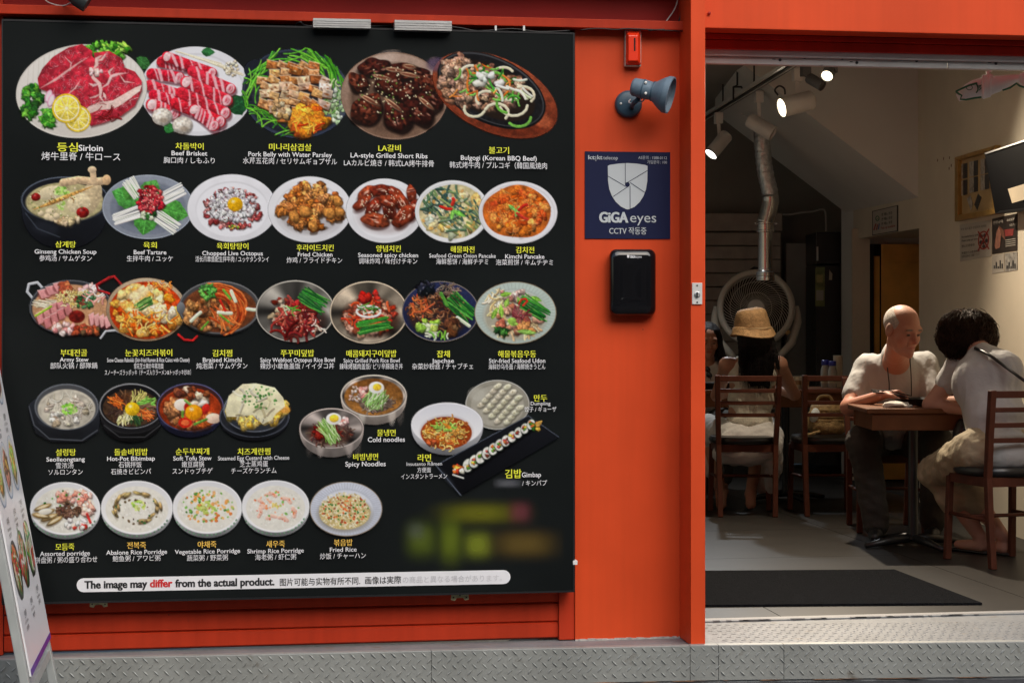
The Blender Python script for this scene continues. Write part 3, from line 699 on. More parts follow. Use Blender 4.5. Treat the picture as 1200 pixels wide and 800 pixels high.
def d_brisket(c):
    c.leaf(160, 68, 22, 7, 38, (50, 105, 50)); c.plate(230, 107, 65.5, 52, (238, 240, 246), .86, ang=3)
    for k in range(34): c.line([(206+k*1.5+U(-2, 2), 60+k*.5), (256+k*.9, 74+k*.45+U(-2, 2))], 1.1, jit((238, 226, 196), 8), sh=.3)
    c.chunks(272, 80, 9, 9, 26, 1, 2, ((248, 240, 216), (230, 214, 180)), drop=.3)
    c.leaf(236, 61, 16, 5, 2, (44, 110, 56)); c.leaf(268, 130, 27, 12, -35, (30, 84, 46)); c.leaf(192, 148, 14, 6, 20, (46, 120, 56))
    def roll(x0, y0, x1, y1, wd):
        d = np.array((x1-x0, y1-y0), float); L = np.hypot(*d); d /= L; n = np.array((-d[1], d[0])); B = lambda t, o=0: tuple(np.array((x0, y0))+d*L*t+n*(o+math.sin(t*3+x0)*.8))
        c.line([(p[0]+1, p[1]+3) for p in (B(0), B(.5), B(1))], wd+1.5, (70, 10, 20), sh=0, al=.6, soft=2.4)
        c.line([B(0), B(.33), B(.66), B(1)], wd, jit((206, 34, 54), 8), sh=.34, nz=.22)
        for _ in range(int(L/2.2)): t = U(.04, .96); o = U(-.38, .38)*wd; e = U(1.5, 4); c.line([B(t, o), (B(t, o)[0]+d[0]*e-n[0]*2.2, B(t, o)[1]+d[1]*e-n[1]*2.2)], U(.5, 1.1), rd.choice(((236, 120, 136), (150, 14, 34), (240, 150, 160))), sh=0, al=.6)
        q = U(.08, .2)
        while q < .9:
            w2 = U(1.0, 3.8); k_ = U(.10, .22)
            c.line([B(q-k_*.5, -wd*.46), B(q-k_*.1, -wd*.15), B(q+k_*.2, wd*.18), B(q+k_*.5, wd*.46)], w2, (244, 200, 206), sh=.15, soft=1.6, al=.9); q += U(.14, .30)
        px, py = B(1.0); c.ell(px, py, wd*.36, wd*.47, (240, 196, 202), math.degrees(math.atan2(d[1], d[0])), sh=.2, nz=.15, al=.95); c.ell(px+.4, py, wd*.18, wd*.26, (206, 60, 80), 20, al=.7, soft=1.6); c.line([B(1.0, -wd*.3), B(1.03, 0), B(1.0, wd*.25)], .7, (250, 226, 228), sh=0, al=.8)
        if rd.random() < .5: px, py = B(0); c.ell(px, py, wd*.34, wd*.45, (244, 206, 208), math.degrees(math.atan2(d[1], d[0])), sh=.2, nz=.12)
    for a in ((190, 72, 216, 78, 13), (196, 66, 248, 86, 12), (178, 86, 210, 92, 13), (226, 84, 270, 104, 13), (176, 100, 214, 112, 13), (218, 97, 266, 117, 14), (180, 112, 216, 122, 12), (178, 122, 204, 134, 14), (212, 110, 264, 132, 14), (206, 122, 258, 142, 14), (228, 128, 250, 148, 13)): roll(*a)
    for x, y in ((190, 137), (214, 147)): c.ell(x, y+1, 12, 11, (60, 50, 44), al=.5, soft=2.5); c.ell(x, y, 12, 10.2, (226, 218, 206), sh=.35, nz=.2, nsc=2, edge=.25); c.ell(x+2, y+4, 5, 3, (150, 132, 112), al=.6, soft=2)
def d_pork(c):
    c.ell(347, 110, 63.5, 52, (52, 60, 78), 8); c.ell(347, 109.5, 60.5, 49, (34, 38, 50), 8, nz=.25, nsc=2); c.ell(347, 110, 52, 41, (46, 48, 58), 8, nz=.3)
    c.ell(392, 115, 16, 26, (110, 118, 130), 10, al=.8, soft=6); c.ell(300, 82, 14, 12, (30, 34, 46))
    c.clipto(347, 109, 64, 54, 8)
    for _ in range(46): a = U(-150, -20); r = U(.78, .97); x, y = 347+61*r*math.cos(R(a)), 110+48*r*math.sin(R(a)); c.strands(x, y, 2, 2, 1, 34, 1.7, ((80, 170, 40), (120, 200, 60), (50, 120, 36)), ang=a+90+8, spread=12, curl=.3)
    for _ in range(40): a = U(90, 215); r = U(.72, .96); x, y = 347+60*r*math.cos(R(a)), 110+48*r*math.sin(R(a)); c.strands(x, y, 2, 2, 1, 28, 1.5, ((80, 165, 40), (120, 200, 60), (50, 120, 36)), ang=a+90, spread=35, curl=.9)
    c.strands(388, 118, 12, 22, 44, 12, 1.6, ((150, 190, 110), (190, 215, 160), (90, 150, 60)), curl=1.2)
    c.chunks(396, 124, 9, 22, 26, 1.8, 3, ((208, 220, 200), (170, 196, 150)), drop=.3)
    c.clip = None
    for y in range(76, 142, 9):
        for x in range(310, 386, 12):
            if math.hypot((x-345)/40, (y-106)/36) < 1.05:
                col = rd.choice(((196, 128, 70), (214, 160, 104), (176, 104, 52), (222, 186, 150))) if x < 372 else rd.choice(((220, 196, 180), (204, 176, 160)))
                px, py = x+U(-3, 3), y+U(-2, 2); an = R(U(-5, 35)); ca, sa = math.cos(an), math.sin(an); w_, h_ = U(6, 8.5), U(4, 5.5)
                Q = [(px+ca*u-sa*v, py+sa*u+ca*v) for u, v in ((-w_, -h_*U(.7, 1)), (w_*U(.7, 1), -h_), (w_, h_*U(.6, 1)), (-w_*U(.8, 1), h_))]
                c.poly([(u+.6, v+2) for u, v in Q], (30, 16, 10), al=.75, soft=2); c.poly(Q, jit(col), sh=.3, nz=.32, nsc=3, soft=1.2)
                c.line([Q[0], Q[1]], 1.3, (246, 226, 196), sh=0, al=.6); c.line([Q[2], Q[3]], 1.2, (110, 56, 24), sh=0, al=.6)
                for _ in range(3): u, v = U(-w_, w_)*.7, U(-h_, h_)*.6; c.ell(px+u, py+v, U(1, 2.6), U(.6, 1.2), rd.choice(((140, 74, 30), (236, 200, 150), (120, 60, 26))), 20, al=.7)
    c.chunks(362, 140, 18, 15, 26, 4, 8, ((240, 140, 30), (250, 168, 50), (214, 86, 20)), nz=.3, ang=-20); c.chunks(330, 128, 12, 12, 10, 2.5, 4, ((226, 208, 170), (200, 160, 110)))
    c.strands(358, 148, 18, 8, 12, 12, 1.6, ((200, 60, 16), (250, 190, 70)))
def d_ribs(c):
    c.ell(462, 112.5, 62.5, 51, (150, 122, 104), 4); c.ell(462, 112.5, 61, 49.5, (186, 160, 144), 4, grad=(120, 92, 74)); c.ell(440, 80, 26, 10, (226, 204, 190), -35, al=.6, soft=8); c.ell(508, 100, 8, 26, (214, 188, 170), 0, al=.5, soft=6); c.ell(462, 115, 52, 41, (98, 74, 60), al=.85, soft=5)
    def rib(x, y, w, h, a):
        col = rd.choice(((78, 30, 20), (92, 40, 26), (64, 24, 18)))
        c.ell(x+1, y+4, w+1, h+1, (16, 6, 4), a, al=.85, soft=3, wob=.1); c.ell(x, y, w, h, col, a, wob=.2, sh=.4, nz=.5, nsc=3.2, edge=.35)
        for _ in range(9): p, q = c.spot(x, y, w*.75, h*.7); c.ell(p, q, U(1.2, 4), U(.6, 1.4), rd.choice(((160, 92, 70), (196, 140, 120), (130, 62, 40))), a+U(-25, 25), al=.7, soft=1)
        for _ in range(7): p, q = c.spot(x, y, w*.75, h*.7); c.ell(p, q, U(1, 3), U(.8, 1.8), (24, 8, 6), U(0, 90), al=.7, soft=1.2)
    for a in ((438, 78, 18, 10, -8), (478, 84, 22, 10, 10), (420, 96, 12, 10, 30), (456, 98, 18, 12, 8), (500, 98, 13, 12, 50), (478, 108, 16, 13, -10), (504, 118, 15, 12, 30), (430, 128, 21, 15, -25), (492, 132, 18, 12, 40), (466, 136, 20, 15, 55)): rib(*a)
    for x, y, w, a in ((462, 82, 11, 8), (480, 88, 12, 12), (448, 91, 12, 14), (434, 118, 14, 30), (462, 124, 14, 38), (500, 122, 12, 40), (480, 78, 8, 10)): c.ell(x, y, w, 2.8, (206, 164, 130), a, sh=.3, edge=.4); c.ell(x, y, w*.8, 1.4, (120, 66, 48), a)
    c.dots(462, 110, 44, 34, 130, .5, .95, ((236, 226, 190), (100, 140, 60), (220, 200, 160)))
def d_bulgogi(c):
    c.ell(580, 112, 78, 43, (120, 52, 30), 24); c.ell(580, 110, 77, 42, (166, 82, 52), 24, nz=.2, nsc=5, grad=(110, 44, 24)); c.ell(512, 76, 12, 8, (104, 84, 116), 0, al=.6, soft=4); c.ell(634, 140, 14, 8, (190, 96, 60), 30, al=.8, soft=4)
    c.ell(576, 106, 68, 38.5, (14, 14, 16), 26); c.ell(576, 105, 66, 36.5, (70, 72, 76), 26); c.ell(576, 105.5, 64.5, 35, (24, 24, 27), 26, nz=.3); c.ell(574, 106, 57, 29, (36, 26, 20), 26)
    c.chunks(566, 104, 50, 25, 90, 3, 6, ((168, 128, 102), (144, 104, 80), (190, 154, 130), (120, 82, 60)), ang=26, nz=.4, wob=.35); c.chunks(534, 84, 20, 18, 34, 3, 6, ((176, 138, 112), (150, 110, 86), (196, 162, 138)), nz=.4, wob=.35); c.chunks(541, 106, 16, 13, 22, 3, 5, ((176, 138, 112), (150, 110, 86)), nz=.4, wob=.35)
    def onion(x, y, r, a0, a1, col=(232, 226, 196)): c.line([(x+r*math.cos(R(a)), y+r*.75*math.sin(R(a))) for a in np.linspace(a0, a1, 8)], 3.2, jit(col, 8), sh=.25)
    for a in ((552, 86, 12, 150, 280), (570, 116, 12, 140, 290), (582, 132, 14, 200, 400), (602, 124, 16, 0, 170), (598, 104, 18, 60, 180), (612, 112, 14, 250, 400), (556, 128, 12, 20, 200), (590, 88, 12, 190, 330)): onion(*a)
    for a in ((560, 80, 12, 30, 160), (596, 122, 14, 100, 260), (580, 92, 9, 200, 350), (608, 138, 14, 0, 140)): onion(*a, (110, 180, 70))
    c.strands(572, 104, 44, 22, 26, 14, 2.2, ((70, 160, 50), (120, 190, 80), (40, 120, 40)), curl=1.0); c.strands(570, 100, 44, 22, 14, 12, 2, ((226, 116, 40), (240, 140, 60)), curl=.4)
    c.chunks(570, 94, 20, 8, 7, 3, 5.5, ((244, 244, 238), (226, 232, 220)), nz=.05); c.strands(600, 104, 20, 12, 8, 18, 3, ((236, 240, 222), (214, 226, 180)), ang=25, curl=.4)
def d_ginseng(c):
    c.bowl(76, 234, 51, 27, (34, 38, 48), (26, 28, 34), (186, 176, 132), body=34, rim=(92, 102, 116), k=.9)
    c.ell(76, 262, 46, 20, (20, 22, 26), al=.5, soft=8); c.line([(30, 250), (44, 268), (70, 278)], 1.4, (80, 88, 100), al=.6)
    c.ell(76, 237, 44, 22.5, (182, 172, 126), nz=.15); c.ell(80, 238, 34, 16, (214, 204, 160), al=.7, soft=6)
    c.ell(106, 232, 12, 21, (206, 186, 148), 22, sh=.2, nz=.12); c.ell(92, 238, 14, 11, (222, 206, 168), -20, sh=.2, nz=.12); c.ell(60, 226, 16, 8, (222, 208, 172), -10, sh=.2); c.line([(74, 214), (92, 211), (112, 213), (124, 212)], 9, (220, 190, 150), sh=.25, nz=.12); c.line([(110, 214), (109, 203), (108, 199)], 7, (216, 188, 150), sh=.2); c.ell(125, 211, 5, 6, (216, 180, 136), sh=.3); c.ell(108, 199, 5, 4, (222, 196, 160), sh=.3)
    c.line([(38, 246), (60, 238), (84, 228), (110, 218)], 5, (206, 156, 84), sh=.35, nz=.25, taper=True); c.strands(72, 234, 26, 3, 12, 5, .7, ((150, 98, 40),), ang=60)
    c.dots(72, 224, 10, 4, 26, 1.2, 2.2, ((176, 212, 110), (206, 226, 150), (120, 176, 70))); c.dots(72, 241, 5, 4, 10, 1.4, 2.2, ((176, 212, 110), (220, 230, 170)))
    for x, y, r in ((59, 248, 6), (56, 254, 5), (62, 255, 5.5), (66, 253, 4.5), (48, 250, 4)): c.ell(x, y, r, r*.8, (232, 214, 176), sh=.3, edge=.2)
    for x, y, r in ((42, 231, 5.5), (97, 249, 7.5)): c.ell(x, y, r, r*.85, (128, 22, 20), sh=.4, nz=.35, hi=.4)
    c.chunks(80, 258, 14, 5, 14, 2, 4, ((196, 168, 128), (220, 200, 160))); c.dots(70, 236, 38, 18, 40, .5, .9, ((110, 130, 60), (240, 232, 200)))
def d_tartare(c):
    c.plate(173.5, 242.5, 53.5, 37.5, (148, 156, 170), .84, rim=(180, 190, 204), inc=(122, 130, 146)); c.ell(173, 243, 34, 24, (52, 58, 60), al=.5, soft=5)
    for x, y, a, L, W in ((163, 236, 200, 34, 13), (172, 232, -62, 24, 12), (186, 244, 14, 36, 14), (172, 250, 100, 26, 13), (160, 230, 215, 20, 10)): c.leaf(x, y, L, W, a, jit((76, 150, 62), 8))
    for (x0, y0, x1, y1) in ((150, 212, 162, 230), (190, 234, 214, 222), (134, 258, 164, 248), (184, 252, 208, 268)):
        d = np.array((x1-x0, y1-y0), float); d /= np.hypot(*d); n = np.array((-d[1], d[0]))
        for k in range(13): o = n*(k-6)*1.15; c.line([(x0+o[0]+U(-1.5, 1.5), y0+o[1]+U(-1.5, 1.5)), (x1+o[0]+U(-1.5, 1.5), y1+o[1]+U(-1.5, 1.5))], 1.6, jit((236, 236, 226), 10), sh=.35)
    c.chunks(176, 234, 16, 16, 110, 1.4, 2.8, ((170, 30, 44), (196, 54, 62), (132, 18, 32), (214, 96, 96)), drop=.4); c.dots(176, 232, 14, 12, 30, .5, 1, ((240, 200, 180), (220, 120, 110)))
    c.chunks(174, 252, 8, 5, 16, 1.6, 2.8, ((60, 120, 50), (30, 70, 34), (220, 226, 200)))
def d_octopus(c):
    c.plate(272, 244, 52.5, 39.5, (240, 241, 247), .80)
    c.chunks(272, 245, 35, 24, 190, 1.4, 3, ((160, 70, 70), (190, 104, 100), (134, 50, 52), (206, 140, 136)), drop=.4, nz=.4); c.chunks(272, 241, 27, 19, 210, 1.6, 2.8, ((226, 224, 226), (206, 204, 208), (240, 240, 240), (186, 180, 186)), drop=.35, nz=.2)
    c.dots(272, 243, 30, 22, 60, .5, .9, ((110, 50, 50), (90, 90, 90))); c.dots(272, 266, 8, 2, 10, .7, 1.2, ((90, 150, 50), (220, 210, 80))); c.egg(275.5, 239.5, 9, (246, 186, 20), white=False)
def d_fried(c):
    c.plate(363, 245.5, 49, 38.5, (240, 241, 246), .80)
    c.ell(364, 252, 38, 24, (120, 110, 110), al=.4, soft=6); P = ((176, 104, 46), (196, 124, 60), (150, 82, 32), (214, 146, 80))
    for a in ((363, 224, 18, 12, 14), (346, 236, 18, 12, 14), (378, 238, 20, 12, 14), (362, 240, 28, 14, 26), (342, 250, 18, 10, 12), (384, 250, 18, 8, 10), (362, 262, 24, 7, 14)): c.chunks(a[0], a[1], a[2], a[3], a[4], 3.5, 6.5, P, asp=1.3, nz=.5, wob=.3, nsc=1.6)
    for x, y, r in ((358, 248, 7.5), (386, 250, 7), (398, 248, 6), (345, 254, 7), (367, 265, 6), (396, 236, 6)): c.ell(x, y+1.5, r, r*.9, (70, 34, 12), al=.6, soft=2); c.ell(x, y, r*1.1, r*.85, (208, 140, 66), U(0, 90), wob=.15, sh=.4, nz=.25, edge=.3)
def d_spicyc(c):
    c.plate(450.5, 247, 45, 37.5, (240, 241, 246), .82)
    c.ell(452, 254, 34, 20, (150, 130, 130), al=.4, soft=6)
    def wing(x, y, L, W, a):
        c.ell(x+.5, y+3, L, W, (50, 14, 8), a, al=.65, soft=2.5); c.ell(x, y, L, W, rd.choice(((150, 58, 32), (172, 76, 44), (130, 44, 26))), a, wob=.12, sh=.4, nz=.3, nsc=3, edge=.35)
        for _ in range(4): p, q = c.spot(x, y, L*.5, W*.5); c.ell(p, q-1, U(1.5, 4), U(.5, 1.1), (236, 190, 168), a, al=.8, soft=.8)
        for _ in range(3): p, q = c.spot(x, y, L*.6, W*.6); c.ell(p, q+1, U(1.5, 4), 1, (84, 20, 12), a, al=.7, soft=1)
    for a in ((430, 226, 13, 7, -30), (446, 223, 13, 7, -10), (463, 226, 10, 6, 40), (482, 227, 6, 10, -10), (424, 238, 12, 6, -40), (470, 236, 14, 8, 60), (438, 242, 13, 7, -45), (456, 246, 14, 7, 70), (484, 246, 7, 13, 20), (472, 254, 15, 9, -55), (440, 258, 16, 9, 8), (456, 236, 12, 7, 30)): wing(*a)
    c.dots(452, 242, 30, 20, 60, .4, .8, ((240, 220, 190),))
def d_seafoodp(c):
    c.plate(530, 248, 43.5, 36.5, (240, 242, 244), .93)
    c.ell(530, 248, 38.5, 32, (222, 210, 160), wob=.02, nz=.2, nsc=6, edge=.12); c.chunks(530, 248, 33, 27, 60, 3, 6, ((226, 214, 166), (206, 206, 176), (232, 196, 120), (190, 200, 180)), drop=.1, nz=.2)
    c.clipto(530, 248, 38, 31.5)
    c.strands(520, 240, 24, 22, 30, 26, 2.6, ((70, 104, 84), (96, 130, 96), (130, 150, 96), (52, 82, 76)), curl=.35, ang=55, spread=55); c.strands(540, 254, 24, 20, 28, 26, 2.6, ((64, 98, 84), (100, 128, 100), (140, 156, 100)), curl=.3, ang=30, spread=40)
    c.dots(530, 250, 36, 29, 60, 1, 2, ((232, 190, 110), (244, 232, 200), (216, 160, 80)), al=.7); c.line([(516, 242), (524, 245), (529, 245)], 3.4, (196, 40, 28)); c.line([(530, 240), (532, 235), (531, 233)], 4, (206, 50, 36)); c.leaf(531, 247, 17, 2.6, 25, (110, 190, 70)); c.leaf(531, 246, 12, 2.2, 100, (120, 196, 80))
def d_kimchip(c):
    c.plate(607, 249, 46, 36.5, (240, 240, 245), .92)
    c.ell(606, 248.5, 39, 31.5, (222, 116, 40), wob=.05, nz=.18, nsc=7, edge=.1)
    c.chunks(606, 248, 33, 26, 80, 3, 6, ((226, 122, 44), (206, 96, 30), (236, 146, 66), (214, 84, 34)), drop=.15, nz=.25); c.strands(606, 248, 34, 27, 70, 9, .8, ((244, 176, 104), (190, 74, 26), (240, 150, 80)), curl=1, al=.8); c.ell(575, 242, 7, 6, (190, 66, 28), al=.5, soft=3)
    c.leaf(604, 254, 14, 2.6, -70, (130, 196, 90)); c.leaf(596, 240, 12, 2.2, 40, (120, 190, 84)); c.line([(608, 246), (614, 241), (617, 240)], 3.8, (190, 40, 30)); c.line([(606, 250), (613, 255), (618, 257)], 3.4, (206, 60, 44))
def d_army(c):
    for P in ([(52, 340), (44, 331), (34, 333), (32, 342), (38, 349)],): c.line(P, 3, (196, 200, 206))
    c.line([(128, 344), (116, 340), (114, 334), (128, 326), (134, 324), (142, 333)], 2.4, (150, 34, 40)); c.line([(118, 396), (124, 388), (136, 387), (140, 389)], 2.4, (190, 194, 200))
    c.bowl(83, 360, 48.5, 32, (44, 46, 50), (50, 52, 56), (200, 150, 110), body=5, rim=(96, 100, 106), k=.93, lvl=.06)
    def slices(x, y, n, dx, dy, w, h, a, col):
        for k in range(n):
            px, py = x+dx*k, y+dy*k; c.ell(px, py+1.2, w+.5, h, (110, 50, 50), a, al=.6, soft=1.4)
            P = [(px-w, py-h*.6), (px+w*.4, py-h), (px+w, py+h*.5), (px-w*.4, py+h)]; c.poly(P, jit(col, 5), sh=.12); c.line([P[0], P[1]], .8, (250, 224, 220), sh=0, al=.7)
    slices(52, 344, 3, 9, -4, 8, 6, 0, (226, 156, 156)); c.strands(56, 356, 14, 5, 30, 16, 1.2, ((236, 224, 196), (220, 206, 170)), ang=10, spread=15, curl=.2)
    slices(48, 372, 5, 8, -5, 6, 8, 0, (220, 146, 146)); slices(56, 378, 4, 8, -5, 5, 7, 0, (210, 130, 130)); c.line([(42, 370), (60, 359)], 2.6, (160, 200, 60))
    c.chunks(78, 338, 7, 6, 9, 3, 5, ((200, 110, 70), (170, 80, 54))); c.chunks(104, 342, 11, 7, 14, 2.5, 5, ((240, 226, 222), (232, 190, 186)), drop=.3); c.strands(86, 350, 22, 9, 90, 7, 1.2, ((236, 216, 140), (214, 186, 100), (246, 232, 170)), curl=2)
    c.chunks(98, 352, 14, 8, 40, 1.2, 2.6, ((60, 110, 60), (90, 140, 90), (150, 60, 50), (40, 80, 50)), drop=.3); c.ell(90, 371, 9.5, 7.5, (110, 26, 20), nz=.3, sh=.3); slices(108, 374, 4, 6, 1, 4, 8, 0, (232, 170, 168)); c.chunks(74, 385, 14, 6, 16, 2.5, 4.5, ((238, 196, 190), (226, 150, 146), (246, 226, 220)), drop=.3); c.chunks(100, 387, 16, 4.5, 18, 2.5, 4.2, ((190, 90, 56), (160, 66, 40), (110, 80, 50)))
    c.strands(112, 348, 12, 6, 10, 10, 2, ((230, 160, 150), (240, 230, 220)))
def d_rabokki(c):
    c.line([(128, 344), (115, 340), (113, 334), (128, 325), (134, 324), (143, 334)], 2.4, (168, 38, 40)); c.line([(209, 392), (216, 398), (226, 399), (231, 394)], 2.6, (186, 36, 36))
    c.ell(171.5, 362.5, 47, 37, (150, 128, 104)); c.ell(171.5, 362, 46, 36, (206, 186, 158), grad=(120, 92, 66)); c.ell(171.5, 363.5, 43, 33.5, (196, 60, 16), nz=.15)
    c.chunks(172, 364, 38, 29, 90, 3.5, 7, ((240, 150, 40), (226, 96, 24), (250, 184, 80), (214, 74, 16)), nz=.25, drop=.25, hi=.2); c.chunks(164, 352, 24, 18, 50, 3, 7, ((250, 214, 130), (252, 226, 170), (246, 176, 80)), drop=.1, nz=.15, hi=.3); c.chunks(186, 368, 16, 9, 16, 3, 6, ((252, 232, 200), (250, 214, 160)), drop=.08)
    c.strands(172, 378, 32, 12, 50, 14, 2, ((250, 176, 70), (232, 110, 30), (252, 206, 120)), curl=.9); c.ell(162, 345, 13, 6, (250, 232, 190), -20, al=.7, soft=3)
    c.chives(169, 356, 17, 10, -28, 14, ((90, 150, 60), (130, 180, 90), (60, 110, 50))); c.strands(188, 336, 14, 5, 24, 7, 1.2, ((240, 140, 60), (250, 200, 120)), curl=1.6)
def d_braised(c):
    c.bowl(257, 360, 47.5, 31, (56, 58, 60), (70, 70, 72), (110, 60, 34), body=6, rim=(120, 122, 124), k=.92, lvl=.06)
    c.ell(212, 361, 5, 7, (110, 114, 118), sh=.3)
    c.clipto(257, 360, 48, 34)
    for k in range(70):
        o = U(-10, 10); cc = jit(rd.choice(((208, 92, 36), (184, 70, 26), (226, 124, 60), (160, 54, 22))), 8)
        c.line([(252+(26+o)*math.cos(a_)*1.05+2*math.sin(a_*3+o), 363+(23+o*.8)*math.sin(a_)) for a_ in np.linspace(-1.75+U(-.1, .1), 1.25+U(-.3, .1), 9)], 2.0, cc, sh=.45)
    c.chunks(244, 372, 26, 16, 34, 4, 7.5, ((150, 92, 50), (176, 120, 74), (126, 72, 38), (196, 146, 96)), nz=.4, hi=.25); c.chunks(236, 356, 16, 8, 14, 3, 6, ((140, 84, 44), (170, 110, 62)), nz=.4)
    c.strands(262, 372, 14, 10, 18, 18, 2, ((196, 84, 34), (220, 120, 54)), ang=50, curl=.5); c.chunks(244, 342, 9, 8, 34, 1.6, 3, ((70, 150, 60), (110, 180, 80), (50, 110, 46)), drop=.3, wob=.4)
    for P in ([(224, 376), (230, 370), (235, 366)], [(256, 366), (266, 367), (271, 367)], [(271, 341), (273, 346), (276, 353)], [(290, 362), (297, 363), (301, 363)]): c.line(P, 4, (226, 236, 206), sh=.3)
    c.line([(236, 386), (244, 377)], 2.2, (90, 160, 50)); c.line([(258, 369), (268, 377)], 2.4, (120, 180, 60)); c.line([(258, 352), (264, 364)], 2.6, (206, 40, 24)); c.line([(262, 340), (270, 350)], 3, (110, 176, 60))
def d_octorice(c):
    c.steel(346, 364.5, 46, 36, tint=(150, 146, 138)); c.ell(350, 374, 33, 22, (50, 30, 26), al=.7, soft=5)
    c.chunks(326, 362, 12, 16, 24, 2, 4, ((150, 60, 40), (190, 120, 90), (200, 180, 150), (110, 30, 24))); c.strands(350, 376, 24, 16, 66, 22, 3.2, ((120, 30, 30), (156, 50, 44), (92, 18, 22), (176, 78, 64)), curl=1.6, sh=.55)
    c.dots(350, 378, 26, 16, 40, .4, .8, ((230, 170, 150), (240, 200, 180))); c.chives(367, 352, 30, 17, 32, 26); c.chunks(348, 358, 5, 4, 5, 2, 3, ((190, 40, 40),)); c.strands(340, 362, 8, 5, 8, 9, 1.6, ((90, 160, 60), (200, 220, 180))); c.strands(372, 384, 8, 5, 8, 10, 1.6, ((236, 226, 210), (190, 140, 120)))
def d_porkrice(c):
    c.steel(432, 366, 45.5, 36.5, tint=(176, 162, 142)); c.ell(434, 372, 34, 24, (70, 36, 24), al=.6, soft=5)
    c.chunks(434, 372, 30, 22, 90, 2.5, 5.5, ((176, 120, 92), (150, 70, 44), (196, 150, 124), (120, 48, 30), (190, 60, 36)), ang=-20, nz=.35, wob=.3); c.strands(434, 368, 28, 20, 22, 12, 2.4, ((196, 50, 30), (220, 90, 50)), curl=.8)
    c.chunks(428, 350, 5, 6, 5, 3, 5, ((190, 34, 26),), nz=.1); c.chunks(442, 346, 3, 4, 4, 2, 4, ((200, 40, 30),))
    c.line([(432+14*math.cos(a), 365+6.5*math.sin(a)) for a in np.linspace(.2, 6.1, 20)], 2.6, (244, 244, 240), sh=.2); c.strands(432, 362, 10, 5, 12, 10, 1.5, ((90, 160, 60), (50, 120, 44), (230, 236, 220))); c.chives(438, 381, 36, 15, -12, 24)
def d_japchae(c):
    c.plate(516, 365, 45, 35.5, (34, 42, 84), 0, rim=(150, 140, 130)); c.ell(516, 365, 43, 33.5, (44, 52, 92), grad=(24, 28, 52)); c.ell(514, 368, 36, 27, (60, 40, 30), al=.7, soft=4)
    c.strands(512, 364, 32, 22, 130, 16, 1.5, ((150, 98, 60), (120, 72, 44), (180, 130, 90), (96, 54, 34), (60, 40, 34)), curl=1.8, sh=.5); c.strands(492, 360, 12, 14, 20, 12, 1.8, ((206, 90, 50), (226, 120, 60)), curl=1)
    c.chunks(497, 338, 9, 6, 22, 2, 4.5, ((28, 30, 40), (44, 46, 60), (16, 16, 22)), wob=.4, hi=.4); c.chunks(521, 339, 6, 5, 12, 2, 4, ((30, 30, 38), (50, 50, 60)), wob=.4, hi=.3); c.strands(524, 340, 14, 7, 40, 7, .9, ((120, 96, 80), (170, 146, 126)), curl=1.8)
    c.chives(540, 360, 34, 20, 42, 26); c.line([(536, 372), (550, 382)], 4, (226, 236, 206)); c.chunks(500, 382, 13, 6, 14, 3, 5, ((150, 196, 70), (190, 220, 110), (220, 236, 190)), drop=.3); c.line([(517, 344), (524, 358)], 4, (90, 160, 60)); c.chunks(528, 384, 8, 8, 8, 3, 5, ((110, 70, 46), (80, 46, 30)), nz=.3); c.strands(512, 392, 14, 3, 12, 9, 2, ((220, 226, 200), (130, 190, 70)))
def d_udon(c):
    c.plate(604, 366.5, 48, 36.5, (196, 212, 204), .8, ribs=60, rim=(140, 126, 104), inc=(206, 218, 210)); c.ell(604, 370, 37, 28, (150, 130, 100), al=.5, soft=4)
    c.clipto(604, 367, 42, 33)
    c.strands(586, 356, 16, 14, 34, 18, 2.4, ((240, 220, 170), (226, 200, 146), (246, 234, 200)), curl=1.0); c.strands(606, 384, 26, 10, 20, 16, 2.6, ((236, 216, 170), (220, 190, 140)), curl=.8)
    c.chunks(606, 374, 28, 16, 34, 2.5, 4.5, ((214, 140, 110), (196, 118, 90), (226, 170, 140), (170, 90, 70)), nz=.2); c.chunks(604, 346, 18, 6, 14, 2.5, 4.5, ((206, 170, 160), (226, 196, 186), (190, 130, 120))); c.chunks(618, 385, 9, 4, 7, 3, 4.5, ((220, 150, 90),))
    for a in ((576, 374, -62, 16), (588, 372, -95, 16), (592, 360, -70, 12), (596, 378, 10, 12), (612, 358, -120, 12), (606, 388, 5, 24), (622, 348, 20, 14), (586, 346, -10, 14)): c.leaf(a[0], a[1], a[3], 2.8, a[2], jit((130, 180, 70)))
    c.chunks(586, 388, 10, 4, 12, 2, 4, ((40, 84, 44), (60, 120, 50)), wob=.4); c.chives(626, 361, 34, 15, 32, 22); c.strands(610, 368, 10, 6, 14, 14, 2, ((120, 50, 56), (160, 90, 90)), curl=1.4); c.line([(608, 356), (611, 351), (616, 350), (618, 353), (613, 358)], 2.2, (206, 40, 34)); c.ell(600, 376, 5, 4, (150, 196, 80), sh=.3)
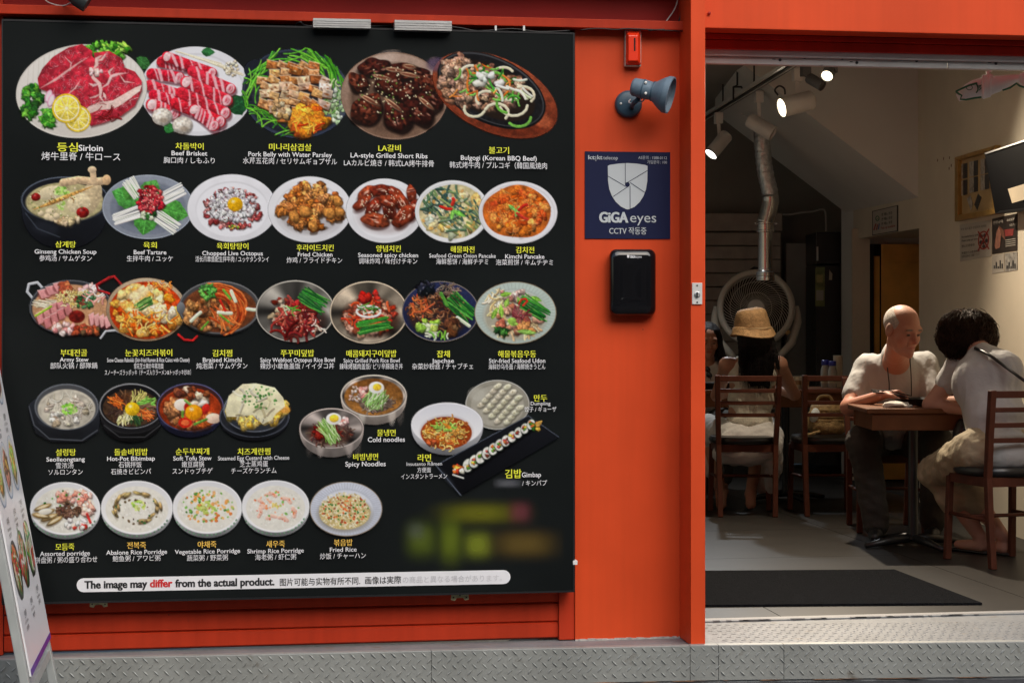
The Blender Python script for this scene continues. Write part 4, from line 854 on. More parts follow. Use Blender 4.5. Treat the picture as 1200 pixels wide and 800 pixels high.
def d_seol(c):
    c.poly([(33, 474), (41, 467), (112, 470), (118, 480), (116, 506), (98, 518), (60, 518), (42, 508), (36, 492)], (44, 48, 56), grad=(24, 26, 30)); c.line([(34, 476), (40, 498), (58, 514), (96, 516), (114, 504)], 1.3, (120, 126, 136), al=.6)
    c.bowl(78, 476.5, 37.5, 27, (50, 54, 62), (74, 76, 80), (206, 200, 184), body=12, rim=(112, 118, 126), k=.9, lvl=.1)
    c.ell(78, 480, 32, 21, (212, 206, 190), nz=.12, nsc=5, edge=.12); c.chunks(78, 482, 27, 16, 36, 2, 4.5, ((190, 178, 158), (214, 206, 190), (170, 154, 134), (226, 222, 210)), drop=.2); c.strands(78, 476, 26, 14, 50, 14, 1, ((232, 228, 216), (198, 190, 170)), curl=1.4, al=.8); c.dots(80, 479, 10, 6, 42, 1, 1.9, ((120, 200, 60), (160, 216, 90), (200, 230, 140)))
def d_bibim(c):
    c.bowl(154, 484, 37, 24, (24, 24, 26), (24, 24, 26), None, body=13, rim=(40, 40, 42)); c.line([(122, 498), (140, 512), (170, 512), (188, 498)], 1.2, (110, 112, 116), al=.5)
    c.bowl(154, 475.5, 37.5, 26.5, (20, 20, 22), (22, 22, 24), None, rim=(150, 152, 156)); c.ell(154, 478, 33.5, 21.5, (70, 50, 36), nz=.3)
    secs = [(-110, ((96, 60, 40), (120, 80, 56), (80, 48, 34))), (-60, ((220, 206, 130), (200, 196, 110))), (-25, ((110, 190, 70), (140, 210, 90))), (5, ((100, 66, 50), (130, 96, 76))), (35, ((226, 96, 40), (240, 130, 60))), (75, ((40, 70, 40), (60, 100, 50))), (115, ((220, 216, 150), (236, 232, 190))), (165, ((60, 44, 36), (90, 70, 56))), (-150, ((226, 110, 40), (240, 140, 60)))]
    for a, pal in secs: c.strands(154+19*math.cos(R(a)), 478+13*math.sin(R(a)), 8, 5.5, 26, 12, 1.3, pal, ang=a+(10 if a < 0 else -10), spread=22, curl=.5)
    c.egg(155, 479, 8.6, (248, 200, 30), white=False)
def d_tofu(c):
    c.bowl(223, 477, 39.5, 28.5, (40, 42, 72), (60, 34, 34), (186, 66, 26), body=10, rim=(92, 92, 130), k=.91, lvl=.08)
    c.ell(223, 480, 35, 24, (190, 66, 26), nz=.2, nsc=5, edge=.25)
    c.chunks(223, 482, 28, 18, 22, 4, 7, ((206, 100, 50), (170, 76, 40), (226, 150, 100)), nz=.3); c.chunks(204, 476, 8, 12, 8, 3, 6, ((150, 96, 60), (196, 130, 80)), nz=.35); c.chunks(234, 468, 11, 6, 7, 4, 6, ((246, 236, 222), (250, 226, 200)), drop=.2, nz=.08); c.ell(213, 474, 9, 7, (246, 234, 220), sh=.15); c.ell(250, 490, 9, 6, (244, 214, 190), sh=.2)
    c.chunks(223, 460, 20, 5, 12, 3, 5, ((150, 80, 50), (120, 60, 40), (230, 200, 170)), nz=.3); c.chunks(214, 497, 14, 5, 9, 3, 5, ((190, 120, 70), (150, 80, 50))); c.ell(217, 495, 8, 6, (206, 40, 24)); c.ell(217, 495, 5, 3.5, (236, 110, 60)); c.ell(241, 479, 4.5, 6.5, (196, 40, 30), 20, sh=.3); c.ell(219, 477, 3.5, 5, (190, 36, 26))
    c.line([(217, 469), (228, 478)], 3, (130, 180, 90)); c.line([(228, 497), (242, 491)], 3, (100, 150, 60)); c.line([(214, 488), (214, 482)], 3, (110, 160, 60)); c.egg(227, 483, 10, (246, 160, 20), white=False)
def d_eggc(c):
    c.bowl(298, 488, 41, 24, (34, 36, 42), (34, 36, 42), None, body=7, rim=(90, 96, 108)); c.bowl(299, 480, 37, 26, (40, 44, 52), (40, 44, 52), None, body=8, rim=(130, 136, 148))
    c.chunks(300, 478, 34, 21, 60, 4, 7, ((240, 210, 110), (250, 226, 150), (226, 180, 70)), drop=.2); c.ell(334, 480, 6, 4, (230, 160, 70), al=.8, soft=2)
    c.poly([(264, 480), (268, 464), (284, 450), (300, 449), (322, 454), (332, 466), (334, 476), (324, 484), (318, 492), (308, 497), (296, 486), (280, 488), (266, 488)], (240, 234, 196), nz=.08, nsc=7, sh=.14); c.strands(298, 472, 26, 15, 12, 18, 2.4, ((250, 246, 220), (214, 202, 156)), curl=.9, al=.6)
    c.dots(306, 466, 22, 13, 46, .8, 1.5, ((70, 130, 60), (100, 160, 80))); c.strands(300, 492, 26, 3, 10, 5, 1, ((160, 166, 176),), ang=90, spread=5, al=.5)
def d_cold(c):
    c.steel(438, 463.5, 38.5, 24.5, body=12, tint=(184, 172, 162)); c.ell(438, 465, 34.5, 21.5, (134, 84, 36), nz=.2, nsc=5, grad=(168, 116, 58)); c.chunks(416, 462, 8, 10, 22, 1, 2.2, ((226, 214, 206), (200, 176, 160)), drop=0); c.ell(440, 472, 19, 11, (110, 92, 80), nz=.35)
    c.strands(442, 473, 17, 9, 50, 12, 1.2, ((130, 112, 100), (96, 80, 70), (160, 140, 120)), curl=1.6); c.chunks(425, 459, 6, 6, 8, 2.5, 4, ((236, 150, 140), (244, 190, 180)), drop=.2); c.chives(440, 467, 22, 20, -52, 42, ((150, 200, 110), (190, 224, 150), (226, 240, 200), (110, 160, 70)), 34, 1.1); c.ell(441, 454, 9, 7, (246, 246, 240), sh=.1); c.ell(442, 453.5, 5, 4.2, (246, 206, 60), sh=.2)
def d_spicyn(c):
    c.steel(388.5, 501.5, 37.5, 23.5, body=13, tint=(160, 150, 144)); c.ell(386, 508, 26, 14, (90, 56, 46), al=.8, soft=4); c.strands(388, 508, 24, 12, 80, 12, 1.3, ((96, 76, 68), (124, 98, 86), (70, 50, 46), (120, 40, 34)), curl=1.6); c.chunks(376, 506, 10, 8, 18, 2, 4, ((120, 30, 24), (150, 50, 34)), nz=.2)
    c.chunks(403, 496, 5, 5, 6, 2.5, 4, ((240, 160, 150), (246, 200, 190)), drop=.2); c.chives(386, 505, 27, 15, 62, 42, ((150, 196, 100), (190, 224, 150), (226, 240, 200), (110, 160, 70)), 26, 1.1); c.ell(391, 490.5, 9, 7, (246, 246, 240), sh=.1); c.ell(391.5, 490, 5.5, 4.5, (246, 206, 60), sh=.2)
def d_ramen(c):
    c.bowl(524, 497, 42, 25.5, (232, 234, 240), (226, 228, 236), None, body=13, rim=(246, 246, 250)); c.ell(523, 506, 31, 20, (190, 176, 176), al=.5, soft=3); c.ell(523, 507, 30, 19, (190, 78, 26), edge=.2, nz=.1)
    c.strands(523, 507, 24, 15, 110, 11, 1.6, ((232, 180, 90), (214, 150, 60), (240, 200, 120), (190, 104, 40)), curl=2.4, sh=.5); c.strands(520, 501, 13, 6, 20, 9, 2, ((150, 196, 80), (190, 216, 110))); c.line([(518, 495), (526, 500), (533, 509)], 4, (240, 150, 50), sh=.3, taper=True); c.chunks(536, 504, 9, 5, 10, 1.6, 3, ((150, 196, 80), (214, 150, 70)), drop=.2); c.chunks(504, 519, 5, 3, 5, 2, 3, ((210, 100, 50),))
def d_dump(c):
    c.plate(583, 474, 37.5, 29, (160, 156, 142), .86, rim=(206, 206, 200), inc=(176, 172, 158)); c.ell(560, 462, 10, 8, (200, 198, 186), 0, al=.6, soft=5)
    for r in range(5):
        n = 5 if r in (0, 4) else 6
        for k in range(n):
            x = 564+r*6.5+k*4.8; y = 474+r*6.3-k*5.4
            if math.hypot((x-583)/33, (y-474)/25) > 1: continue
            c.ell(x+.6, y+1.8, 5.2, 3, (70, 66, 50), -28, al=.5, soft=1.6); c.ell(x, y, 5, 3.1, jit((228, 222, 196), 8), -28, sh=.3, edge=.15, wob=.1); c.line([(x-4, y+.5), (x-1, y-2), (x+2, y-2.4), (x+4.4, y-2)], .8, (250, 248, 232), sh=0, al=.8); c.dots(x, y, 3, 1.5, 3, .4, .6, ((170, 160, 120),), al=.7)
def d_gimbap(c):
    c.poly([(511, 545), (619, 487), (656, 512), (540, 580)], (26, 28, 34), grad=(12, 13, 16)); c.line([(511, 545), (619, 487)], 1, (90, 98, 112), al=.7); c.line([(511, 545), (540, 580)], 1.5, (130, 140, 156), al=.6); c.line([(619, 487), (655, 512)], 1.2, (90, 98, 112), al=.7); c.ell(524, 560, 14, 3, (70, 76, 88), 50, al=.4, soft=3)
    for k in range(11):
        t = k/10; x = 549+t*74; y = 545-t*48; r = 8.2-2*t
        c.ell(x+1, y+2.4, r*.95, r*1.1, (4, 4, 6), 15, al=.8, soft=2)
        c.ell(x, y, r*.85, r*1.08, (30, 40, 34), 15); c.ell(x-.6, y, r*.72, r*.95, (236, 236, 228), 15, nz=.1); c.chunks(x-.6, y, r*.34, r*.45, 6, 1, 1.9, ((232, 120, 40), (90, 150, 50), (226, 90, 90), (240, 200, 70), (120, 60, 40)), drop=.2)
    c.chunks(537, 549, 6, 6, 16, 2, 3.6, ((226, 110, 40), (240, 196, 80), (190, 50, 30), (236, 232, 220)), drop=.3); c.line([(537-6, 556), (543, 560)], 2, (220, 222, 214)); c.chunks(628, 500, 5, 4, 8, 1.6, 3, ((60, 110, 40), (220, 120, 50), (240, 190, 80))); c.leaf(628, 499, 10, 2.4, -40, (232, 180, 90), 0)
def porridge(c, cx, cy, rx, ry, body=5):
    c.bowl(cx, cy-4, rx, ry-3, (230, 234, 238), (226, 228, 232), None, body=body+3, rim=(246, 247, 250)); n = 17
    for k in range(n):
        a = R(28+124*k/(n-1)); x = cx+rx*.97*math.cos(a); y = cy-4+(ry-3)*.93*math.sin(a)+(body-1)*math.sin(a)**.5
        c.leaf(x-1.6, y, 3.2, 1.0, math.degrees(-math.atan2(math.cos(a)*.8, math.sin(a)))*1.0, (110, 150, 120), 0)
    c.ell(cx, cy-2, rx*.875, (ry-3)*.86, (238, 236, 226), nz=.03, nsc=4); c.rice(cx, cy-2, rx*.8, ry*.7, 200, ((250, 249, 244), (224, 222, 210), (240, 238, 228)), .9)
def d_asp(c):
    porridge(c, 76.5, 599.5, 41, 34); c.chunks(84, 580, 22, 8, 22, 2.5, 4.5, ((244, 180, 160), (240, 150, 130), (250, 214, 200)), drop=.2, hi=.2); c.chunks(100, 594, 9, 8, 12, 2.5, 4.5, ((244, 180, 160), (250, 206, 190)), drop=.2)
    c.chunks(80, 598, 14, 9, 70, 1.3, 2.4, ((120, 90, 72), (96, 68, 52), (146, 114, 92)), drop=.4)
    for x, y, a in ((50, 594, -20), (54, 600, -18), (58, 606, -22), (64, 610, -30), (48, 604, 10)): c.ell(x, y+1.5, 11, 3.4, (80, 60, 30), a, al=.5, soft=1.5); c.ell(x, y, 10.5, 3, (190, 150, 84), a, sh=.35, edge=.4); c.ell(x, y-.5, 8, 1.4, (240, 226, 190), a)
    c.ell(53, 599, 8, 3.6, (244, 240, 226), -8, sh=.15); c.chunks(88, 614, 14, 6, 16, 2, 3.6, ((250, 240, 236), (226, 60, 50), (246, 190, 180), (250, 250, 246)), drop=.2); c.line([(102, 602), (106, 612)], 3, (220, 60, 56)); c.dots(76, 584, 30, 10, 8, .8, 1.2, GRN)
def d_aba(c):
    porridge(c, 160.5, 598.5, 42, 34.5)
    for k in range(20):
        a = U(0, 2*math.pi); x = 160+27*math.cos(a)*U(.8, 1.05); y = 594+18*math.sin(a)*U(.8, 1.05); c.ell(x, y+1, 6, 2.2, (90, 70, 40), math.degrees(a)+90, al=.4, soft=1.4); c.ell(x, y, 5.5, 1.9, jit((204, 176, 116)), math.degrees(a)+90+U(-20, 20), sh=.35, edge=.4)
    c.dots(160, 594, 30, 20, 26, .7, 1.5, ((90, 70, 50), (60, 110, 60), (120, 100, 70))); c.dots(162, 592, 9, 6, 34, .9, 1.7, ((190, 216, 100), (150, 196, 80), (220, 230, 150)))
def d_veg(c):
    porridge(c, 243, 598, 40.5, 34); c.dots(243, 594, 30, 19, 60, 1, 2.2, ((240, 160, 70), (246, 186, 110), (226, 120, 50)), al=.85); c.dots(243, 594, 31, 20, 50, .8, 1.6, ((130, 190, 90), (160, 206, 110), (90, 150, 70))); c.dots(242, 594, 11, 8, 40, 1, 1.8, ((200, 220, 110), (230, 236, 150)))
def d_shr(c):
    porridge(c, 323, 597, 39.5, 33.5)
    for x, y, a in ((306, 590, 60), (318, 580, 10), (336, 586, 30), (344, 600, 80), (318, 606, -10), (332, 608, 20), (304, 600, 100)): c.line([(x-5*math.cos(R(a)), y-5*math.sin(R(a))), (x+2*math.sin(R(a)), y-2*math.cos(R(a))), (x+5*math.cos(R(a)), y+5*math.sin(R(a)))], 4.4, (248, 196, 176), sh=.2, al=.85); c.dots(x, y, 4, 3, 3, .6, 1, ((240, 140, 110),))
    c.dots(323, 593, 28, 18, 36, .7, 1.5, ((250, 186, 150), (130, 190, 90), (244, 150, 100))); c.dots(324, 592, 5, 4, 16, .8, 1.4, ((200, 220, 120), (240, 220, 130)))
def d_frice(c):
    c.plate(405.5, 596, 42.5, 32, (216, 222, 236), .76, ribs=70, rim=(150, 136, 120), inc=(226, 230, 240)); c.ell(404, 602, 32, 21, (120, 110, 90), al=.5, soft=4); c.ell(404, 600, 30, 20, (210, 190, 130))
    c.rice(404, 598, 30, 21, 620, ((240, 230, 190), (226, 206, 150), (250, 244, 220), (206, 180, 120)), 1.0); c.dots(404, 598, 28, 19, 44, .7, 1.3, ((230, 130, 60), (220, 100, 50))); c.dots(404, 598, 28, 19, 46, .6, 1.1, ((80, 140, 60), (50, 110, 50))); c.dots(404, 598, 28, 19, 22, .8, 1.4, ((170, 90, 60),))

DISHES = [(d_brisket, (160, 52, 299, 162), 'printed plate of rolled pink brisket slices'), (d_sirloin, (15, 38, 176, 164), 'printed plate of marbled raw sirloin with lemon'),
 (d_pork, (280, 54, 413, 165), 'printed pan of pork belly with green parsley'), (d_ribs, (396, 58, 528, 166), 'printed plate of dark grilled short ribs'), (d_bulgogi, (494, 56, 660, 166), 'printed oval hot plate of beef with onion'),
 (d_ginseng, (20, 192, 132, 296), 'printed black bowl of ginseng chicken soup'), (d_tartare, (117, 202, 230, 283), 'printed beef tartare on leaves'), (d_octopus, (217, 202, 327, 286), 'printed plate of chopped octopus with yolk'), (d_fried, (311, 204, 414, 287), 'printed plate of fried chicken'), (d_spicyc, (402, 207, 498, 287), 'printed plate of glazed chicken'), (d_seafoodp, (483, 209, 576, 287), 'printed green onion pancake'), (d_kimchip, (558, 210, 656, 288), 'printed orange kimchi pancake'),
 (d_army, (28, 322, 146, 400), 'printed army stew pan'), (d_rabokki, (110, 322, 234, 402), 'printed cheese rabokki pan'), (d_braised, (205, 326, 307, 402), 'printed braised kimchi pan'), (d_octorice, (297, 326, 394, 403), 'printed octopus rice bowl'), (d_porkrice, (384, 327, 480, 405), 'printed pork rice bowl'), (d_japchae, (468, 327, 563, 403), 'printed navy bowl of glass noodles'), (d_udon, (553, 328, 655, 405), 'printed seafood udon bowl'),
 (d_seol, (30, 447, 122, 522), 'printed beef bone soup bowl'), (d_bibim, (112, 446, 196, 521), 'printed stone bowl of bibimbap'), (d_tofu, (181, 446, 266, 519), 'printed soft tofu stew'), (d_eggc, (253, 446, 342, 521), 'printed steamed egg with cheese'),
 (d_cold, (397, 437, 479, 503), 'printed steel bowl of cold noodles'), (d_spicyn, (348, 476, 428, 541), 'printed steel bowl of spicy noodles'), (d_dump, (543, 443, 623, 505), 'printed plate of dumplings'), (d_ramen, (480, 470, 568, 538), 'printed white bowl of ramen'), (d_gimbap, (508, 484, 659, 583), 'printed black tray of gimbap rolls'),
 (d_asp, (33, 562, 120, 640), 'printed assorted porridge'), (d_aba, (116, 560, 205, 638), 'printed abalone porridge'), (d_veg, (200, 560, 286, 636), 'printed vegetable porridge'), (d_shr, (281, 560, 365, 636), 'printed shrimp porridge'), (d_frice, (360, 560, 451, 631), 'printed fried rice plate')]
YB = -.43
menu = thing('menu_board', at(337, 400, YB), 'large black restaurant menu board printed with rows of Korean dishes on the red front', 'menu board')
def bq(x, y, Y=YB): return at(x, y, Y)
MB().prism([bq(3, 23.5), bq(672.5, 39), bq(672.5, 693), bq(3, 707.8)], (0, .075, 0)).build('panel', M['board'], menu, bevel=.004)
for nm, P in (('edge_trim', [(2, 22.5), (673.5, 38.5), (673.5, 40.5), (2, 24.7)]), ('edge_trim', [(2, 706.3), (673.5, 691.4), (673.5, 693.4), (2, 708.6)]), ('edge_trim', [(1.8, 24.9), (3.6, 24.95), (3.6, 706.1), (1.8, 706.15)]), ('edge_trim', [(671.6, 40.6), (673.5, 40.6), (673.5, 691.3), (671.6, 691.3)])):
    MB().prism([bq(x, y, YB-.002) for x, y in P], (0, .078, 0)).build(nm, M['black'], menu)
for i, (fn, bb, lb) in enumerate(DISHES):
    rd.seed(100+i); c = Cv(*bb); fn(c); c.build('food_picture', menu, plane_map(YB-.0016-.00022*i), label=lb)
# blurred lettering patches as they show on the board
c = Cv(460, 580, 660, 700, 1.6)
def patch(cx, cy, rx, ry, col, al):
    k = np.exp(-(np.abs((c.X-cx)/rx)**2.6+np.abs((c.Y-cy)/ry)**2.6)); c.comp((slice(None), slice(None)), k*al, col)
patch(563, 601, 40, 11, (120, 120, 34), .75); patch(609, 600, 12, 11, (130, 62, 78), .55); patch(494, 632, 16, 18, (96, 112, 40), .75); patch(488, 622, 10, 10, (90, 96, 100), .45); patch(528, 632, 12, 24, (110, 126, 38), .75); patch(560, 638, 15, 14, (130, 142, 46), .85); patch(614, 637, 32, 14, (112, 92, 46), .75)
c.build('blurred_print', menu, plane_map(YB-.0016), label='soft out-of-focus yellow lettering')
c = Cv(578, 556, 612, 576, 1.2); patch(595, 566, 14, 4.5, (110, 112, 118), .7); c.build('blurred_print', menu, plane_map(YB-.009), label='soft grey lettering')
# notice strip
mb = MB(); P = []
sy = lambda x, y: y-(x-340)*.0195
for cx, a0, a1 in ((98, 270, 90), (590, 90, -90)):
    for k in range(9):
        a = R(a0+(a1-a0)*k/8); P.append((cx+8.2*math.cos(a), sy(cx, 680.5)+8.2*math.sin(a)*(1 if cx < 300 else 1)))
strip = mb.add([bq(x, y, YB-.0014) for x, y in P], [tuple(range(len(P)))]); nb = strip.build('notice_strip', M['white_print'], menu)
bf = lambda x, y: bq(x, y, YB-.0024)
mb = MB()
lettering(mb, 'The image may', 99, 172.5, 688.4, 12.6, bf, bold=.03, slope=-.0195); lettering(mb, 'from the actual product.', 205.5, 321.5, 686.2, 12.6, bf, k=0, bold=.03, slope=-.0195); lettering(mb, 'differ', 175.8, 202, 687.3, 12.6, bf, k=1, bold=.03, slope=-.0195)
lettering(mb, '图片可能与实物有所不同.', 328, 422, 684.4, 9.6, bf, k=0, bold=.006, slope=-.0195); lettering(mb, '画像は実際', 428, 470, 682.8, 9.6, bf, k=0, bold=.006, slope=-.0195); lettering(mb, 'の商品と異なる場合があります。', 472, 588, 681, 8.5, bf, k=2, bold=0, slope=-.0195)
mb.build('notice_lettering', [M['black_print'], M['red_print'], mat('faint_print', (.60, .60, .62), .3)], menu)
CAP = [
 [('등심', 67, 91, 176.8, 11.6, 1), ('Sirloin', 92, 120.5, 177, 10, 0), ('烤牛里脊 / 牛ロース', 48.7, 141, 187.4, 10.5, 0)],
 [('차돌박이', 205.7, 238.5, 174.8, 8.8, 1), ('Beef Brisket', 201, 243, 182.3, 7.6, 0), ('胸口肉 / しもふり', 191.8, 251.6, 191, 8, 0)],
 [('미나리삼겹살', 315.3, 365, 176, 9.2, 1), ('Pork Belly with Water Parsley', 291, 389, 183.8, 7.8, 0), ('水芹五花肉 / セリサムギョプサル', 284.7, 395, 192, 8.2, 0)],
 [('LA갈비', 443.4, 469.6, 177, 9, 1), ('LA-style Grilled Short Ribs', 410.8, 501, 185.2, 8, 0), ('LAカルビ焼き / 韩式LA烤牛排骨', 403, 508.5, 194.4, 8.4, 0)],
 [('불고기', 573, 596.4, 179.6, 9, 1), ('Bulgogi (Korean BBQ Beef)', 540, 629, 188, 7.8, 0), ('韩式烤牛肉 / プルコギ（韓国風焼肉', 527, 641, 197, 8.4, 0)],
 [('삼계탕', 65, 88.7, 289.5, 8.4, 1), ('Ginseng Chicken Soup', 40.5, 113, 297.3, 7.2, 0), ('参鸡汤 / サムゲタン', 46, 107.6, 305.5, 7.6, 0)],
 [('육회', 168, 183.6, 290.3, 8.2, 1), ('Beef Tartare', 156.7, 195, 298, 7.2, 0), ('生拌牛肉 / ユッケ', 148.7, 202.5, 305.8, 7.6, 0)],
 [('육회탕탕이', 254, 291, 291.6, 8.4, 1), ('Chopped Live Octopus', 237, 308, 299.2, 7.2, 0), ('活长爪章鱼配生拌牛肉 / ユッケタンタンイ', 229, 315, 306.4, 7.4, 0)],
 [('후라이드치킨', 347.6, 391, 293.4, 8.4, 1), ('Fried Chicken', 349, 389.6, 300.6, 7.2, 0), ('炸鸡 / フライドチキン', 336, 401, 307.8, 7.6, 0)],
 [('양념치킨', 441, 469.6, 294.4, 8.4, 1), ('Seasoned spicy chicken', 419.6, 490, 301.4, 7.2, 0), ('调味炸鸡 / 味付けチキン', 420.5, 489, 308.8, 7.6, 0)],
 [('해물파전', 528, 556, 295.4, 8.4, 1), ('Seafood Green Onion Pancake', 503, 581, 302, 6.8, 0), ('海鲜葱饼 / 海鮮チヂミ', 511, 572, 309.4, 7.6, 0)],
 [('김치전', 604.6, 626, 296, 8.4, 1), ('Kimchi Pancake', 592, 638, 303, 7.2, 0), ('泡菜煎饼 / キムチヂミ', 581, 648, 310.2, 7.4, 0)],
 [('부대전골', 71, 102, 416.6, 9, 1), ('Army Stew', 70, 103.7, 423.6, 7.2, 0), ('部队火锅 / 部隊鍋', 59, 114, 431.2, 7.8, 0)],
 [('눈꽃치즈라볶이', 146.8, 201.7, 416.6, 9, 1), ('Snow Cheese Rabokki (Stir-fried Ramen & Rice Cakes with Cheese)', 125.5, 222, 424, 7, 0), ('雪花芝士辣炒年糕泡面', 157, 191.5, 431.4, 7, 0), ('スノーチーズラッポッキ（チーズ入りラーメン&トッポッキ炒め）', 122.7, 223.8, 438.8, 7, 0)],
 [('김치찜', 249, 272, 417, 9, 1), ('Braised Kimchi', 237.7, 283.3, 424, 7.4, 0), ('炖泡菜 / サムゲタン', 230, 290, 431.4, 7.8, 0)],
 [('쭈꾸미덮밥', 329, 368, 417, 9, 1), ('Spicy Webfoot Octopus Rice Bowl', 305, 392.4, 424, 7.2, 0), ('辣炒小章鱼盖饭 / イイダコ丼', 305, 391.6, 431.6, 7.8, 0)],
 [('매콤돼지구이덮밥', 406, 464.5, 417.5, 9, 1), ('Spicy Grilled Pork Rice Bowl', 402.6, 468.4, 424.6, 7, 0), ('辣味烤猪肉盖饭/ ピリ辛豚焼き丼', 398, 472, 432, 7.6, 0)],
 [('잡채', 512, 527, 418, 9, 1), ('Japchae', 506, 532, 425, 7.2, 0), ('杂菜炒粉丝 / チャプチェ', 483, 554.5, 432, 7.8, 0)],
 [('해물볶음우동', 583.6, 628, 418, 9, 1), ('Stir-fried Seafood Udon', 573, 639, 425, 7.2, 0), ('海鲜炒乌冬面 / 海鮮焼きうどん', 572.5, 639, 432.2, 7.4, 0)],
 [('설렁탕', 65.4, 88.7, 533, 8.8, 1), ('Seolleongtang', 54.4, 99.4, 540.2, 7.2, 0), ('雪浓汤', 65.4, 86, 548, 7.8, 0), ('ソルロンタン', 56.7, 97, 555.6, 7.6, 0)],
 [('돌솥비빔밥', 134, 173, 532.6, 8.8, 1), ('Hot-Pot Bibimbap', 125.5, 181.6, 539.4, 7.2, 0), ('石锅拌饭', 139, 166, 547, 7.8, 0), ('石焼きビビンパ', 130, 177, 555, 7.6, 0)],
 [('순두부찌개', 206, 245, 532, 8.8, 1), ('Soft Tofu Stew', 203, 248, 539, 7.2, 0), ('嫩豆腐锅', 213, 239, 546.6, 7.8, 0), ('スンドゥブチゲ', 202, 249, 554.4, 7.6, 0)],
 [('치즈계란찜', 278.5, 316.7, 532, 8.8, 1), ('Steamed Egg Custard with Cheese', 255.5, 339, 538.6, 6.8, 0), ('芝士蒸鸡蛋', 281, 314, 546.2, 7.8, 0), ('チーズケランチム', 271, 324, 554, 7.6, 0)],
 [('물냉면', 442, 463.6, 510, 8.6, 1), ('Cold noodles', 431, 474.6, 517.4, 8, 0)],
 [('비빔냉면', 414, 443, 538.2, 8.6, 1), ('Spicy Noodles', 404.6, 452, 546, 8, 0)],
 [('라면', 489.6, 505, 539.6, 9.4, 1), ('Insutanto Rāmen', 476.5, 518, 545.2, 6, 0), ('方便面', 489, 505, 552.8, 6.6, 0), ('インスタントラーメン', 470, 524, 560.4, 7, 0)],
 [('만두', 625.8, 641, 469.6, 9, 1), ('Dumpling', 622, 645, 474.6, 6, 0), ('饺子 / ギョーザ', 614.6, 652, 481.8, 6.8, 0)],
 [('김밥', 592, 611, 559, 11.5, 1), ('Gimbap', 611.5, 634, 558.6, 8, 0), ('/ キンパプ', 612, 641, 568.4, 7.4, 0)],
 [('모듬죽', 65, 87, 643.6, 8.8, 1), ('Assorted porridge', 46.7, 105.4, 650.6, 7.6, 0), ('拼盘粥 / 粥の盛り合わせ', 41, 114, 658.4, 8, 0)],
 [('전복죽', 149, 171, 641.8, 8.8, 2), ('Abalone Rice Porridge', 124.4, 195.8, 649, 7.4, 0), ('鮑鱼粥 / アワビ粥', 132, 188, 656.6, 7.8, 0)],
 [('야채죽', 231.7, 253.5, 640.8, 8.8, 2), ('Vegetable Rice Porridge', 204.8, 281.3, 648, 7.2, 0), ('蔬菜粥 / 野菜粥', 219, 267, 656, 7.8, 0)],
 [('새우죽', 312, 333.7, 640.2, 8.8, 2), ('Shrimp Rice Porridge', 289.8, 356, 647.4, 7.2, 0), ('海老粥 / 虾仁粥', 299, 347, 655, 7.8, 0)],
 [('볶음밥', 391.3, 413, 638.6, 8.8, 2), ('Fried Rice', 386.5, 418, 646, 7.4, 0), ('炒饭 / チャーハン', 375, 428.7, 653.8, 7.8, 0)]]
bf = lambda x, y: bq(x, y, YB-.0100)
for cap in CAP:
    mb = MB()
    for s, x0, x1, b, sz, k in cap: lettering(mb, s, x0, x1, b, sz, bf, k=k, bold=.018 if k else (.010 if s.isascii() and sz > 7.1 else .004))
    mb.build('caption', [M['white_print'], M['yellow_print'], M['gold_print']], menu)
# brackets the board hangs by, and the small clip on its right edge
for x0, x1, y0, y1 in ((367, 434.5, 21.5, 33.5), (462.5, 529.5, 23.6, 36.5)):
    mb = MB(); sl = .024*(x1-x0)
    mb.prism([at(x0, y0, -.475), at(x1, y0+sl*.9, -.475), at(x1, y1, -.475), at(x0, y1-sl*.9, -.475)], (0, .05, 0))
    for k in range(1, 4):
        y = y0+(y1-sl*.9-y0)*k/4; mb.prism([at(x0, y-.5, -.477), at(x1, y-.5+sl*.9, -.477), at(x1, y+.3+sl*.9, -.477), at(x0, y+.3, -.477)], (0, .003, 0))
    mb.build('hanging_bracket', M['alu'], menu)
M['brass_plate'] = mat('yellowed_zinc', (.50, .46, .26), .5, metal=.4, var=.3, vs=40, dirt=((.2, .12, .06), .6, 60))
for cx, cy in ((115.5, 706), (539, 698)):
    mb = MB(); mb.prism([at(cx-10, cy-3, -.40), at(cx+10, cy-3.5, -.40), at(cx+10.5, cy+4, -.40), at(cx+6, cy+5, -.40), at(cx+3.5, cy+2, -.40), at(cx-3.5, cy+2.3, -.40), at(cx-6, cy+5.5, -.40), at(cx-10.5, cy+4.5, -.40)], (0, .004, 0))
    o = mb.build('fixing_plate', M['brass_plate'], menu)
    mb = MB()
    for dx in (-7.5, 0, 7.5): mb.lathe(at(cx+dx, cy+(1.5 if dx else -1), -.4008), (0, -1, 0), [(.0032, 0), (.0032, .001), (.001, .0012)], 8)
    mb.build('screw', M['black'], o, world=True)
MB().box(at(671.5, 661.5, -.434), at(674.8, 655, -.40)).build('edge_clip', M['white'], menu, bevel=.001)

